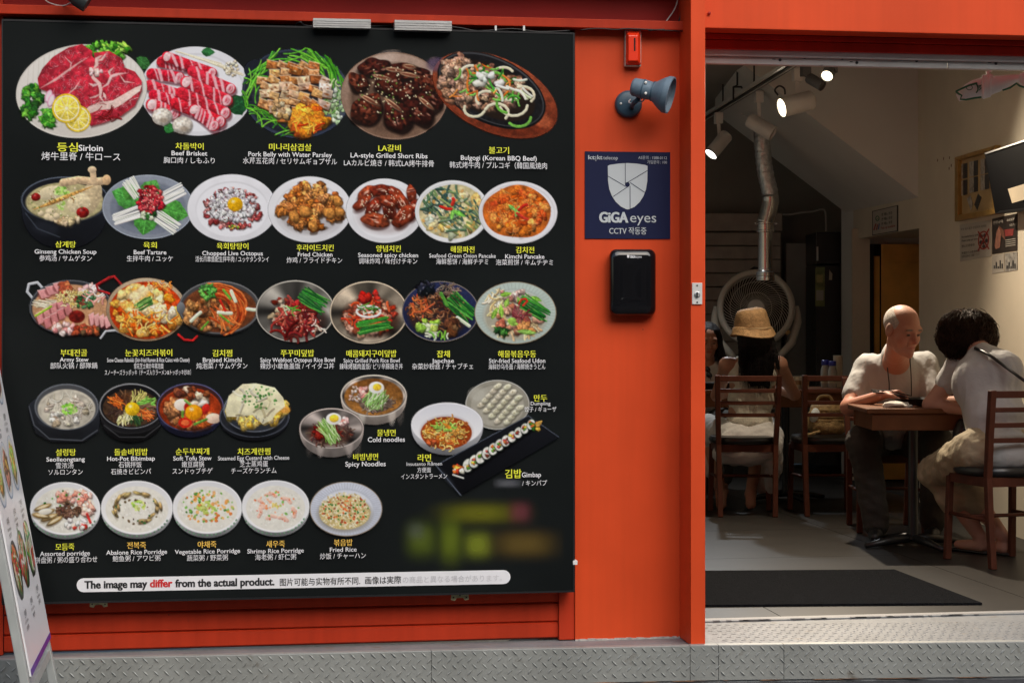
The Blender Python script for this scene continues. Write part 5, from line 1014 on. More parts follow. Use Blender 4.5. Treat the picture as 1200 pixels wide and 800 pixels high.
# ================================================================ A-FRAME SIGN on the street, leaning back
p0 = D(37, 792, 5.80); p1 = D(59.5, 746.5, 6.5); up = (D(0.5, 436, 6.47)-p1).normalized()
ex = (p1-p0).normalized(); up = (up-ex*up.dot(ex)).normalized(); nn = ex.cross(up).normalized(); WS = (p1-p0).length; HS = 1.12
sg = thing('sandwich_board', (p0+p1)/2+Vector((0, 0, -.24)), 'white A-frame menu sign with pale metal legs standing at the left corner of the step', 'sandwich board')
def sp_(u, v, o=0): return p0+ex*(u*WS)+up*(v*HS)+nn*o
MB().prism([sp_(0, 0), sp_(1, 0), sp_(1, 1), sp_(0, 1)], nn*-.006).build('print_panel', M['white_print'], sg)
MB().prism([sp_(0, 0, .001), sp_(1, 0, .001), sp_(1, .018, .001), sp_(0, .018, .001)], nn*-.0005).build('purple_band', mat('purple_print', (.10, .04, .32), .35), sg)
M['leg'] = mat('pale_painted_steel', (.42, .44, .42), .45, metal=.15, var=.12, vs=10, dirt=((.25, .24, .2), .66, 25))
for u0, u1 in ((-.045, .012), (.988, 1.045)):
    a = sp_(u0, -.02, -.0075); mb = MB(); foot = (a.z-(-.139))/up.z
    v0 = -.02-foot/HS+.001
    for k in (1,): mb.prism([sp_(u0, v0, -.0075), sp_(u1, v0, -.0075), sp_(u1, 1.03, -.0075), sp_(u0, 1.03, -.0075)], nn*-.028)
    mb.build('leg', M['leg'], sg, bevel=.003)
hing = sp_(0, 1.03, -.02); hz = (hing.z+.138)
for u0, u1 in ((-.045, .012), (.988, 1.045)):
    t = sp_((u0+u1)/2, 1.03, -.05); b = Vector((t.x, t.y, -.138))+Vector(nn.x*-1.0, ) if False else Vector((t.x, t.y, -.138))-Vector((nn.x, nn.y, 0))*.42
    MB().tube([b, t], .014, 8).build('rear_leg', M['leg'], sg)
MB().prism([sp_(-.045, 1.0, -.008), sp_(1.045, 1.0, -.008), sp_(1.045, 1.03, -.008), sp_(-.045, 1.03, -.008)], nn*-.026).build('top_rail', M['leg'], sg)
MB().prism([sp_(0, -.06, -.012), sp_(1, -.06, -.012), sp_(1, -.035, -.012), sp_(0, -.035, -.012)], nn*-.018).build('bottom_rail', M['leg'], sg)
# its printed dishes: painted in sheet coordinates (1 unit = 1 mm)
WM = WS*1000; HM = HS*1000
def smap(o):
    def f(x, y):
        P0, EX, UP, NN = (np.array(v) for v in (p0, ex, up, nn))
        return P0+EX*(x[:, None]/1000)+UP*(y[:, None]/1000)+NN*o
    return f
def sdish(cx, cy, r, kind, seed):
    rd.seed(seed); c = Cv(cx-r-6, -(cy+r+6), cx+r+6, -(cy-r-6), 3.0); q = r/34
    Y = -cy
    if kind == 'white':
        c.ell(cx, Y+4, r, r, (150, 170, 196)); c.ell(cx, Y, r, r*.96, (220, 226, 234)); c.ell(cx, Y, r*.86, r*.82, (236, 232, 222)); c.rice(cx, Y, r*.75, r*.7, 120, ((248, 246, 240), (220, 214, 200)), 3); pal = rd.choice((((230, 150, 130), (120, 90, 70), (200, 160, 90)), ((150, 196, 90), (240, 170, 90), (214, 190, 120))))
        c.chunks(cx, Y, r*.55, r*.5, 40, 5*q, 10*q, pal, drop=.3, nsc=6)
    else:
        c.ell(cx, Y+6, r, r, (24, 22, 24)); c.ell(cx, Y, r, r*.96, (54, 54, 58)); c.ell(cx, Y, r*.9, r*.86, (26, 24, 26)); pal = ((190, 120, 70), (214, 90, 50), (226, 206, 170), (90, 140, 60)) if kind == 'dark' else ((120, 160, 70), (214, 200, 130), (90, 130, 60), (230, 220, 170))
        c.chunks(cx, Y, r*.68, r*.64, 60, 6*q, 13*q, pal, nsc=6); c.strands(cx, Y, r*.6, r*.5, 14, 34*q, 5*q, ((70, 140, 60), (230, 226, 210), (200, 50, 30)))
    m = smap(.0012)
    c.build('food_picture', sg, lambda x, y: m(x, -y))
k = 0
for row, y in enumerate((160, 460, 760, 1010)):
    for j in range(3):
        sdish(WM*(.19+.31*j), y+165-row*2+j*8, WM*.135, 'white' if row in (1, 2) else ('dark' if j < 2 else 'green'), 300+k); k += 1
sf = lambda x, y: p0+ex*(x/1000)+up*(-y/1000)+nn*.0014
for y in (160, 460, 760):
    for j in range(3):
        cx = WM*(.19+.31*j); yy = -(y+20+j*8)+10; mb = MB()
        lettering(mb, rd.choice(('순두부', '비빔밥', '설렁탕', '전복죽', '야채죽')), cx-32, cx+32, yy, 26, sf, bold=.012, slope=0); lettering(mb, rd.choice(('Soft Tofu Stew', 'Bibimbap', 'Rice Porridge')), cx-48, cx+48, yy+20, 15, sf, bold=.0, slope=0); lettering(mb, rd.choice(('嫩豆腐锅', '石锅拌饭', '鮑鱼粥')), cx-34, cx+34, yy+42, 17, sf, bold=0, slope=0)
        mb.build('caption', M['black_print'], sg)
for x, y in ((WM*.86, 300), (WM*.34, 318), (WM*.55, 980)):
    mb = MB()
    mb.add([sf(x+19*math.cos(a), -y+34*math.sin(a))+nn*.002 for a in np.linspace(0, 2*math.pi, 17)[:-1]], [tuple(range(16))]); mb.build('red_badge', M['red_print'], sg)
# ================================================================ ORGANIC SHAPES: smooth-blended limbs meshed as one skin
def _v(p): return np.array((p[0], p[1], p[2]), float)
def sdf_eval(prims, lo, h, dims):
    xs = [lo[i]+h*np.arange(dims[i]) for i in range(3)]
    f = np.full(dims, 1.0)
    for P in prims:
        kind = P[0]; sub = kind.startswith('-'); kd = kind.lstrip('-'); k = P[-1]
        if kd == 'c': a, b, ra, rb = _v(P[1]), _v(P[2]), P[3], P[4]; mn = np.minimum(a-ra, b-rb); mx = np.maximum(a+ra, b+rb)
        else: c, r, Rm = _v(P[1]), _v(P[2]), P[3]; m = r.max(); mn, mx = c-m, c+m
        pad = k+3*h; i0 = np.maximum(0, ((mn-pad-lo)/h).astype(int)); i1 = np.minimum(dims, ((mx+pad-lo)/h).astype(int)+2)
        if (i1 <= i0).any(): continue
        sl_ = tuple(slice(i0[j], i1[j]) for j in range(3)); X, Y, Z = np.meshgrid(*[xs[j][sl_[j]] for j in range(3)], indexing='ij'); p = np.stack([X, Y, Z], -1)
        if kd == 'c':
            ba = b-a; t = np.clip(((p-a)@ba)/(ba@ba+1e-12), 0, 1); d = np.linalg.norm(p-a-t[..., None]*ba, axis=-1)-(ra+(rb-ra)*t)
        else:
            q = p-c
            if Rm is not None: q = q@Rm
            k0 = np.linalg.norm(q/r, axis=-1); k1 = np.linalg.norm(q/(r*r), axis=-1); d = k0*(k0-1)/np.maximum(k1, 1e-9)
        g = f[sl_]
        if sub:
            hh = np.clip(.5-.5*(g+d)/k, 0, 1); f[sl_] = g*(1-hh)+(-d)*hh+k*hh*(1-hh)
        elif k <= 1e-6: f[sl_] = np.minimum(g, d)
        else:
            hh = np.clip(.5+.5*(g-d)/k, 0, 1); f[sl_] = g*(1-hh)+d*hh-k*hh*(1-hh)
    return f, xs
def noise3(p, sc, seed=0):
    q = p/np.array(sc); s = np.zeros(p.shape[:-1])
    r_ = np.random.default_rng(seed)
    for k in range(7):
        d = r_.normal(size=3); d /= np.linalg.norm(d); s += np.sin(q@d*6.28*(.6+.25*k)+r_.random()*6.28)/(1+.35*k)
    return s/3
def surface_nets(f, lo, h):
    ins = f < 0
    c = np.zeros(tuple(n-1 for n in f.shape), int); offs = [(i, j, k) for i in (0, 1) for j in (0, 1) for k in (0, 1)]
    S = lambda a, o: a[o[0]:a.shape[0]-1+o[0], o[1]:a.shape[1]-1+o[1], o[2]:a.shape[2]-1+o[2]]
    for o in offs: c += S(ins, o)
    act = (c > 0) & (c < 8); idx = -np.ones(act.shape, int); idx[act] = np.arange(act.sum())
    acc = np.zeros((act.sum(), 3)); cnt = np.zeros(act.sum()); F8 = {o: S(f, o)[act] for o in offs}
    for a in offs:
        for ax in range(3):
            if a[ax]: continue
            b = list(a); b[ax] = 1; b = tuple(b); fa, fb = F8[a], F8[b]; m = (fa < 0) != (fb < 0)
            t = np.where(m, fa/np.where(fa == fb, 1, fa-fb), 0); pt = np.zeros((len(fa), 3)); pt += a; pt[:, ax] += t; acc[m] += pt[m]; cnt[m] += 1
    V = (np.argwhere(act)+acc/cnt[:, None])*h+lo; Q = []
    for ax in range(3):
        sl_a = [slice(1, -1)]*3; n = f.shape; a1, a2 = [i for i in range(3) if i != ax]
        A = [slice(1, n[i]-1) for i in range(3)]; A[ax] = slice(0, n[ax]-1); B = list(A); B[ax] = slice(1, n[ax])
        ia, ib = ins[tuple(A)], ins[tuple(B)]; m = ia != ib; w = np.argwhere(m)
        if not len(w): continue
        base = w+np.array([A[i].start for i in range(3)])
        def cell(d1, d2):
            c_ = base.copy(); c_[:, a1] += d1; c_[:, a2] += d2; return idx[c_[:, 0], c_[:, 1], c_[:, 2]]
        q = np.stack([cell(-1, -1), cell(0, -1), cell(0, 0), cell(-1, 0)], 1); flip = ia[m]
        if ax == 1: flip = ~flip
        q[~flip] = q[~flip][:, ::-1]; Q.append(q)
    return V, np.concatenate(Q)
def sdf_mesh(name, prims, h, m, parent=None, fold=None, rough=None, paint=None, base=None, label=None, cut=None, smooth=True, kind=None, extra=()):
    """prims -> one continuous mesh. fold=(amp, scale, seed); paint: [(centre, radii, colour, hardness)] on attribute 'Col'"""
    mn = np.array([1e9]*3); mx = -mn
    for P in prims:
        if P[0].startswith('-'): continue
        if P[0] == 'c': a, b, r = _v(P[1]), _v(P[2]), max(P[3], P[4]); mn = np.minimum(mn, np.minimum(a, b)-r); mx = np.maximum(mx, np.maximum(a, b)+r)
        else: c, r = _v(P[1]), max(P[2]); mn = np.minimum(mn, c-r); mx = np.maximum(mx, c+r)
    lo = mn-4*h-.01; dims = np.ceil((mx-mn+8*h+.02)/h).astype(int)
    f, xs = sdf_eval(prims, lo, h, dims)
    if fold or cut:
        X, Y, Z = np.meshgrid(*xs, indexing='ij'); p = np.stack([X, Y, Z], -1)
        if fold:
            near_ = np.abs(f) < .08
            for (amp, sc, sd_) in (fold if isinstance(fold, list) else [fold]): f[near_] += amp*noise3(p[near_], sc, sd_)
        if cut:
            for (pt, nm) in cut: f = np.maximum(f, (p-_v(pt))@_v(nm))
        f[0], f[-1], f[:, 0], f[:, -1], f[:, :, 0], f[:, :, -1] = 1, 1, 1, 1, 1, 1
    V, Q = surface_nets(f, lo, h)
    for (pr2, h2) in extra:        # finer stretches (head, hands) of the same skin
        mn = np.array([1e9]*3); mx = -mn
        for P in pr2:
            if P[0].startswith('-'): continue
            if P[0] == 'c': a, b, r = _v(P[1]), _v(P[2]), max(P[3], P[4]); mn = np.minimum(mn, np.minimum(a, b)-r); mx = np.maximum(mx, np.maximum(a, b)+r)
            else: c, r = _v(P[1]), max(P[2]); mn = np.minimum(mn, c-r); mx = np.maximum(mx, c+r)
        lo2 = mn-4*h2-.01; f2, _x = sdf_eval(pr2, lo2, h2, np.ceil((mx-mn+8*h2+.02)/h2).astype(int)); V2, Q2 = surface_nets(f2, lo2, h2)
        Q = np.concatenate([Q, Q2+len(V)]); V = np.concatenate([V, V2])
    off = np.array(wloc(parent)) if parent else np.zeros(3)
    me = bpy.data.meshes.new(name); me.vertices.add(len(V)); me.vertices.foreach_set('co', (V-off).astype(np.float32).ravel())
    me.loops.add(Q.size); me.loops.foreach_set('vertex_index', Q.astype(np.int32).ravel())
    me.polygons.add(len(Q)); me.polygons.foreach_set('loop_start', (np.arange(len(Q))*4).astype(np.int32)); me.update(calc_edges=True); me.validate()
    if smooth: me.shade_smooth()
    if base is not None:
        col = np.tile(np.array(base, float), (len(V), 1))
        for (c_, r_, cc, hard) in (paint or []):
            if callable(c_): w = c_(V)
            else: w = np.clip((1-np.linalg.norm((V-_v(c_))/np.array(r_), axis=1))*hard, 0, 1)
            col = col*(1-w[:, None])+np.array(cc)*w[:, None]
        ca = me.color_attributes.new('Col', 'FLOAT_COLOR', 'POINT'); ca.data.foreach_set('color', np.concatenate([col, np.ones((len(V), 1))], 1).astype(np.float32).ravel())
    me.materials.append(m); o = bpy.data.objects.new(name, me); C.objects.link(o)
    if parent: o.parent = parent
    if label: o['label'] = label
    if kind: o['kind'] = kind
    return o
# ================================================================ INTERIOR
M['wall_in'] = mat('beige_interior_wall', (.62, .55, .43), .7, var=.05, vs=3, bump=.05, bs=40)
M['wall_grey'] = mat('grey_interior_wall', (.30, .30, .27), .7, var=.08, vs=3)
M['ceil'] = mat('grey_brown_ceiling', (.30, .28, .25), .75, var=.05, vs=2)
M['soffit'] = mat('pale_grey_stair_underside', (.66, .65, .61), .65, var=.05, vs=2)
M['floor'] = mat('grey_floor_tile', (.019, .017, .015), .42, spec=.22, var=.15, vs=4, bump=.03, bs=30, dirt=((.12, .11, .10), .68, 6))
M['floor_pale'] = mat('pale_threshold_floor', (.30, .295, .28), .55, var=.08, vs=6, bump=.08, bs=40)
M['grout'] = mat('dark_joint', (.03, .028, .025), .9)
M['wood'] = mat('dark_red_wood', (.078, .023, .012), .55, spec=.2, var=.2, vs=12, bump=.05, bs=40)
M['wood_t'] = mat('brown_table_wood', (.13, .048, .017), .65, spec=.2, var=.2, vs=9, bump=.04)
M['seat'] = mat('black_vinyl', (.012, .012, .013), .3)
M['pan'] = mat('black_cast_iron', (.015, .015, .016), .35)
CEIL = 2.9
# room shell
xL = .25
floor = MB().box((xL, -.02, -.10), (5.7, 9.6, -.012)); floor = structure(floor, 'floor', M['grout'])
def tile(P, m=None): 
    return MB().prism([Vector((p[0], p[1], -.012)) for p in P], (0, 0, .012)).build('floor_tile', m or M['floor'], floor, world=True)
sx = G(845, 640).x; jy = [.06, G(1000, 651).y, G(1000, 651).y+1.2, G(1000, 651).y+2.4, G(1000, 651).y+3.6, 9.5]
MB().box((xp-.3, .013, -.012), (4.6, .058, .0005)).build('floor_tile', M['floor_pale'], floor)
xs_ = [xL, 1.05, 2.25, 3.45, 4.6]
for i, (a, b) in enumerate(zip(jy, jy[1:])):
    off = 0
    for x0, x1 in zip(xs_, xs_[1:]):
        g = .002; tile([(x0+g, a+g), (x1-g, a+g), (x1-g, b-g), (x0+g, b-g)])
back_y = D(900, 300, 15.5).y
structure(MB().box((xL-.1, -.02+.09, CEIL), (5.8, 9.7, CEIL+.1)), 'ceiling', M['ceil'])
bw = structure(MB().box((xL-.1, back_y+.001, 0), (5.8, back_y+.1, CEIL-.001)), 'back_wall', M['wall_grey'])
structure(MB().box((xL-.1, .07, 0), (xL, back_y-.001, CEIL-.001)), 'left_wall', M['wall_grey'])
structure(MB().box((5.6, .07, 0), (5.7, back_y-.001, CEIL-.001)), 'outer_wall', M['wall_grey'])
# right wall: runs back a little off square, with the lift recess cut into it
def rw(x, d=None):               # ground point of the right wall plane seen at photo column x
    u = (x-600)/F; d = (2.704+.06*12.3)/(u+.06); return LX(u*d, d, 0)
A0 = rw(1077); A1 = rw(1000); A2 = rw(986)
wd = (A1-A0).normalized(); wn_ = Vector((wd.y, -wd.x, 0))   # towards +X, into the wall
near = A0-wd*((A0.y-.07)/wd.y)
def wallbox(a, b, z0, z1, t=.10): return MB().prism([Vector((a.x, a.y, z0)), Vector((b.x, b.y, z0)), Vector((b.x, b.y, z0))+wn_*t, Vector((a.x, a.y, z0))+wn_*t], (0, 0, z1-z0))
rwall = wallbox(near, A0, 0, CEIL-.001); rwall = structure(rwall, 'right_wall', M['wall_in'])
wallbox(A0+wd*.0005, A1-wd*.0005, 1.817, CEIL-.001).build('lintel', M['wall_in'], rwall)
wallbox(A1, A2, 0, CEIL-.001, 1.2).build('column', M['soffit'], rwall)
# recess: the far side of it faces the camera and carries the lift
rc = 1.2
MB().prism([A0+wn_*.10, A0+wn_*rc, A0+wn_*rc-wd*.02, A0+wn_*.10-wd*.02], (0, 0, 1.9)).build('recess_side', M['wall_in'], rwall)
MB().prism([A0+wn_*rc, A1+wn_*rc, A1+wn_*(rc+.03), A0+wn_*(rc+.03)], (0, 0, 1.95)).build('recess_back', M['wall_in'], rwall)
MB().prism([Vector((p.x, p.y, 1.83)) for p in (A0+wn_*.101, A1+wn_*.101, A1+wn_*rc, A0+wn_*rc)], (0, 0, .05)).build('recess_ceiling', M['wall_in'], rwall)
M['brass'] = mat('polished_brass', (.85, .46, .11), .36, metal=.2, var=.2, vs=4)
LD = 13.98; q0 = D(1060, 400, LD)
def rp(x, y, off):               # point on a plane parallel to the right wall, set back by off
    r = ray(x, y); p0_ = A0+wn_*off; t = (p0_-CAM).dot(wn_)/r.dot(wn_); return CAM+r*t
def lbox(x0, x1, yt, d, th, zb=.002, yb=None):
    a = D(x0, 400, d); b = D(x1, 400, d); n = Vector((ST, CT, 0))*th; zt = D(600, yt, d).z; zb = zb if yb is None else D(600, yb, d).z
    return MB().prism([Vector((a.x, a.y, zb)), Vector((b.x, b.y, zb)), Vector((b.x, b.y, zt)), Vector((a.x, a.y, zt))], n)
lbox(999, 1019.3, 268, LD-.05, .04).build('recess_lining', M['wall_in'], rwall)
lift = thing('lift_door', Vector((q0.x, q0.y, 0)), 'polished brass lift door in the recess behind the seated man', 'lift door')
lbox(1033, 1120, 286, LD, .03).build('door_leaf', M['brass'], lift, bevel=.004)
for y in (298, 305.5): lbox(1041, 1118, y, LD-.012, .012, yb=y+2.6).build('groove_moulding', M['brass'], lift, bevel=.003)
lbox(1024, 1031, 300, LD-.01, .04).build('side_jamb', M['brass'], lift, bevel=.003)
lbox(1019.5, 1024, 286, LD-.03, .05).build('dark_jamb', M['black'], lift); lbox(1024, 1033, 286, LD+.02, .02).build('dark_gap', M['void'], lift)
# stair underside (wedge): front face, sloped soffit
F1 = D(868, 74, 12.32); F2 = D(1077, 235, 12.32); T1 = D(868, 60, 12.32); T2 = D(1077, 60, 12.32)
B1 = D(838, 133, 14.2); B2 = D(996, 253, 14.35)
st = structure(MB().add([F1, F2, T2, T1], [(0, 1, 2, 3)]), 'stair_underside', M['soffit'])
m_ = MB(); F3 = F2+wn_*.02; T3 = T2+wn_*.02
m_.add([T1, T3, F3, F1], [(0, 1, 2, 3)]); m_.add([F1, F3, B2, B1], [(0, 1, 2, 3)])
m_.add([T1, F1, B1, Vector((B1.x, B1.y, CEIL+.02)), Vector((T1.x, T1.y, CEIL+.02))], [(0, 1, 2, 3, 4)]); m_.add([B1, B2, Vector((B2.x, B2.y, CEIL+.02)), Vector((B1.x, B1.y, CEIL+.02))], [(0, 1, 2, 3)])
bpy.data.objects.remove(st); st = structure(m_, 'stair_underside', M['soffit'])
# back-room things
def dbox(x0, x1, y0, y1, d, th): # box facing the camera's way at depth d
    a = D(x0, y1, d); b = D(x1, y1, d); h = D(x0, y0, d).z; n = Vector((ST, CT, 0))*th
    return MB().prism([a, b, Vector((b.x, b.y, h)), Vector((a.x, a.y, h))], n)
bl = thing('wall_cladding', D(868, 420, 15.2), 'grey brown boarded panel on the back wall behind the fan', 'wall panel')
M['clad'] = mat('grey_brown_boards', (.40, .35, .30), .6, var=.15, vs=8)
z = 272
while z < 480:
    dbox(700, 915, z+.6, z+15.4, 15.2, .03).build('board', M['clad'], bl, bevel=.004); z += 16
dbox(700, 917, 250, 270.5, 15.15, .10).build('top_box', M['clad'], bl, bevel=.005)
fr = thing('fridge', D(970, 600, 14.6), 'tall black fridge standing against the back wall by the pale column', 'fridge')
q0 = D(955, 400, 14.6)
def zbox(x0, x1, zt, zb, d, th):
    a = D(x0, 400, d); b = D(x1, 400, d); n = Vector((ST, CT, 0))*th
    return MB().prism([Vector((a.x, a.y, zb)), Vector((b.x, b.y, zb)), Vector((b.x, b.y, zt)), Vector((a.x, a.y, zt))], n)
M['fridge'] = mat('black_fridge', (.018, .018, .018), .35)
zt = D(970, 272, 14.6).z; zm = D(970, 310, 14.6).z
zbox(956, 985.4, zt, zm+.004, 14.6, .5).build('freezer_door', M['fridge'], fr, bevel=.008)
zbox(956, 985.4, zm-.004, .05, 14.6, .5).build('door', M['fridge'], fr, bevel=.008)
zbox(957, 985, .05, 0, 14.65, .4).build('plinth', M['black'], fr)
zbox(957.5, 959, zm+.14, zm+.03, 14.56, .03).build('handle', M['alu_paint'], fr)
mb = MB(); mb.prism([D(972, 316, 14.595), D(975.5, 321, 14.595), D(975, 328, 14.595), D(971.5, 328, 14.595)], (0, .002, 0)); mb.build('paper_tag', mat('cream_paper', (.5, .45, .33), .7), fr)
ps = thing('green_poster', D(961, 335, 14.58), 'small faded green poster stuck on the left of the black fridge', 'poster')
dbox(955.5, 966.5, 313, 359, 14.59, .004).build('sheet', mat('faded_green_print', (.20, .24, .09), .6, var=.5, vs=14), ps)
mb = dbox(957, 964, 322, 331, 14.585, .002); mb.build('picture_block', mat('faded_yellow_print', (.42, .38, .15), .6), ps); dbox(956.5, 965, 340, 352, 14.585, .002).build('picture_block', mat('faded_white_print', (.4, .42, .36), .6), ps)
dr = thing('dark_cabinet', D(930, 600, 15.3), 'dark grey cupboard front between the fan and the fridge', 'cabinet')
zbox(921, 953, D(0, 285, 15.3).z, 0.02, 15.3, .15).build('cabinet_body', mat('dark_grey_laminate', (.34, .33, .31), .45, var=.1), dr, bevel=.005)
# ceiling pipe bracket and cable seen on the back wall
cable('cable', [D(912, 251, 15.3), D(925, 251.5, 15.3), D(940, 249, 15.3), D(952, 248, 15.3), D(966, 246, 15.3), D(968, 262, 15.3), D(968, 271, 15.3)], .008, M['alu_paint'], 'grey conduit running along the back wall above the fridge')
# duct
M['chrome'] = mat('shiny_duct_steel', (.72, .71, .68), .2, metal=.9, var=.1, vs=8)
M['foil'] = mat('crinkled_foil_duct', (.74, .74, .73), .30, metal=.85, var=.25, vs=30, bump=.9, bs=45)
dt = thing('extractor_duct', D(900, 176, 13.6), 'shiny steel extractor duct hanging down from the ceiling in front of the fan', 'duct')
DD = 13.4
pts = [D(893, 168, DD), D(895, 190, DD), D(898, 208, DD), D(902, 224, DD), D(903, 236, DD), D(900, 250, DD), D(896, 262, DD)]
sm = []
for i in range(len(pts)-1):
    for k in range(5): sm.append(pts[i].lerp(pts[i+1], k/5))
sm.append(pts[-1])
MB().tube([Vector((pts[0].x, pts[0].y, CEIL))]+sm[:18], [.058]+[.058+(.003 if i % 2 else 0) for i in range(18)], 20).build('foil_hose', M['foil'], dt, smooth=True)
MB().tube(sm[17:], .062, 24).build('curved_pipe', M['chrome'], dt, smooth=True)
pc = D(897, 264, DD)
MB().lathe(pc, (0, 0, -1), [(.062, -.02), (.066, -.018), (.066, -.010), (.062, -.006), (.062, .035), (.066, .04), (.066, .05), (.060, .054)], 28).build('collar', M['chrome'], dt, smooth=25)
pc = D(897, 272, DD)
MB().lathe(pc, (0, 0, -1), [(.052, 0), (.052, .262), (.056, .266), (.056, .275), (.052, .28)], 28).build('straight_pipe', M['chrome'], dt, smooth=25)
pc = D(897, 318, DD)
MB().lathe(pc, (0, 0, -1), [(.058, 0), (.066, .008), (.068, .03), (.062, .036), (.068, .042), (.066, .065), (.05, .07), (.001, .07)], 28).build('end_cap', M['chrome'], dt, smooth=30)
for dx in (-1, 1): MB().tube([D(897, 262, DD)+Vector((dx*.06, -.0, 0)), D(897, 262, DD)+Vector((dx*.085, -.01, 0))], .006, 8).build('clamp_bolt', M['chrome'], dt)

# ---- fan
M['fan'] = mat('beige_fan_plastic', (.68, .63, .54), .5, var=.06)
M['fan_w'] = mat('pale_fan_hub', (.78, .77, .72), .5)
FD = 14.3
fc = D(886, 361, FD); toc = (CAM-fc); toc.z = 0; toc.normalize(); tilt = (toc+Vector((0, 0, .10))).normalized()
fan = thing('floor_fan', Vector((fc.x, fc.y, 0)), 'large round beige industrial fan behind the woman in the straw hat', 'fan')
rt = tilt.cross(Vector((0, 0, 1))).normalized(); up_ = rt.cross(tilt).normalized()
def fp(a, r, o=0): return fc+(rt*math.cos(a)+up_*math.sin(a))*r+tilt*o
RR = .275
MB().tube([fp(2*math.pi*k/48, RR, .02) for k in range(49)], .025, 12, caps=False).build('rim', M['fan'], fan, smooth=True)
MB().lathe(fc, tilt, [(RR-.005, -.12), (RR+.012, -.11), (RR+.016, .0), (RR+.004, .02), (RR-.012, .0)], 48, up=up_, caps=False).build('drum', M['fan'], fan, smooth=40)
MB().lathe(fc, tilt, [(RR-.02, -.13), (.001, -.14), (.001, -.15)], 40, up=up_).build('rear_guard', M['grout'], fan)
mb = MB()
for k in range(54):
    a0 = 2*math.pi*k/54; mb.tube([fp(a0+(r/RR)**1.4*1.0, r, .032-.03*(r/RR)**2) for r in np.linspace(.055, RR-.008, 8)], .0021, 5)
mb.build('guard_wires', M['fan'], fan, kind='stuff')
for rr_ in (.12, .20): MB().tube([fp(2*math.pi*k/40, rr_, .024) for k in range(41)], .002, 5, caps=False).build('guard_ring', M['fan'], fan)
MB().lathe(fc+tilt*.024, tilt, [(.066, 0), (.066, .008), (.060, .016), (.001, .018)], 30).build('hub_badge', M['fan_w'], fan, smooth=40)
mb = MB(); mb.prism([fc+tilt*.0425+rt*x+up_*y for x, y in ((-.026, -.007), (.026, -.007), (.026, .007), (-.026, .007))], tilt*.001); mb.build('badge_strip', M['black'], fan)
M['fan_b'] = mat('grey_fan_blade', (.10, .10, .10), .5)
for k in range(3):
    a = 2*math.pi*k/3+.4; mb = MB(); vs = []; n = 7
    for i in range(n):
        r = .05+(RR-.09)*i/(n-1); w = .35+.25*math.sin(math.pi*i/(n-1))
        vs += [fp(a-w*.5+.35*i/n, r, -.075), fp(a+w*.5+.35*i/n, r, -.035)]
    mb.add(vs, [(2*i, 2*i+1, 2*i+3, 2*i+2) for i in range(n-1)]).build('blade', M['fan_b'], fan)
for s_ in (-1, 1):
    P = [fp(0, 0)+rt*s_*(RR+.035)+up_*.02-tilt*.04, fp(0, 0)+rt*s_*(RR+.045)-up_*.10-tilt*.05, fp(0, 0)+rt*s_*(RR+.00)-up_*.26-tilt*.06, fp(0, 0)+rt*s_*(.17)-up_*.38-tilt*.07]
    P = [p for q in zip(P, [P[i].lerp(P[min(i+1, 3)], .5) for i in range(4)]) for p in q]
    MB().tube(P, [.016, .026, .030, .030, .030, .028, .026, .026], 12).build('yoke_arm', M['fan'], fan, smooth=True)
MB().lathe(fc-up_*.40-tilt*.06, (0, 0, -1), [(.10, 0), (.19, .02), (.20, .06), (.06, .08), (.035, .12), (.035, .60), (.10, .64), (.25, .68), (.26, .72), (.001, .73)], 30).build('pedestal', M['fan'], fan, smooth=35)
MB().tube([fp(math.pi/2+.5, RR+.02, -.05), fp(math.pi/2+.3, RR+.045, -.05), fp(math.pi/2-.05, RR+.045, -.05), fp(math.pi/2-.2, RR+.02, -.05)], .012, 8).build('handle', M['black'], fan, smooth=True)
MB().prism([fp(0, 0, .03)-rt*.265*-1*-1+rt*0-up_*.19, fp(0, 0, .03)-rt*.235-up_*.21, fp(0, 0, .03)-rt*.205-up_*.175, fp(0, 0, .03)-rt*.24-up_*.165], tilt*.003).build('warning_tag', mat('faded_tag', (.5, .32, .12), .6, var=.5, vs=60), fan)

# ---- lighting track with spotlights
tk = thing('light_track', D(900, 100, 12), 'black ceiling light track running back into the room', 'light track')
ta = D(826, 141, 14.05); tb = D(938, 73, 10.9); tv = (tb-ta).normalized(); ts = tv.cross(Vector((0, 0, 1))).normalized()
tb = tb+tv*.9
def along(a, b, w, h, up0=0): 
    o = ts*w/2; u = Vector((0, 0, 1)); return MB().prism([a-o+u*up0, a+o+u*up0, a+o+u*(h+up0), a-o+u*(h+up0)], b-a)
along(ta, tb, .045, .022).build('rail', M['black'], tk); along(ta, tb, .012, .004, -.005).build('rail_lip', M['alu_paint'], tk)
along(ta+ts*.05, tb+ts*.05, .02, .02).build('side_rail', M['alu_paint'], tk)
for q in (.18, .45, .8):
    p = ta.lerp(tb, q); MB().tube([p+Vector((0, 0, .02)), Vector((p.x, p.y, CEIL))], .006, 8).build('hanger_rod', M['black'], tk)
M['lamp_w'] = mat('white_lamp_body', (.70, .68, .64), .45)
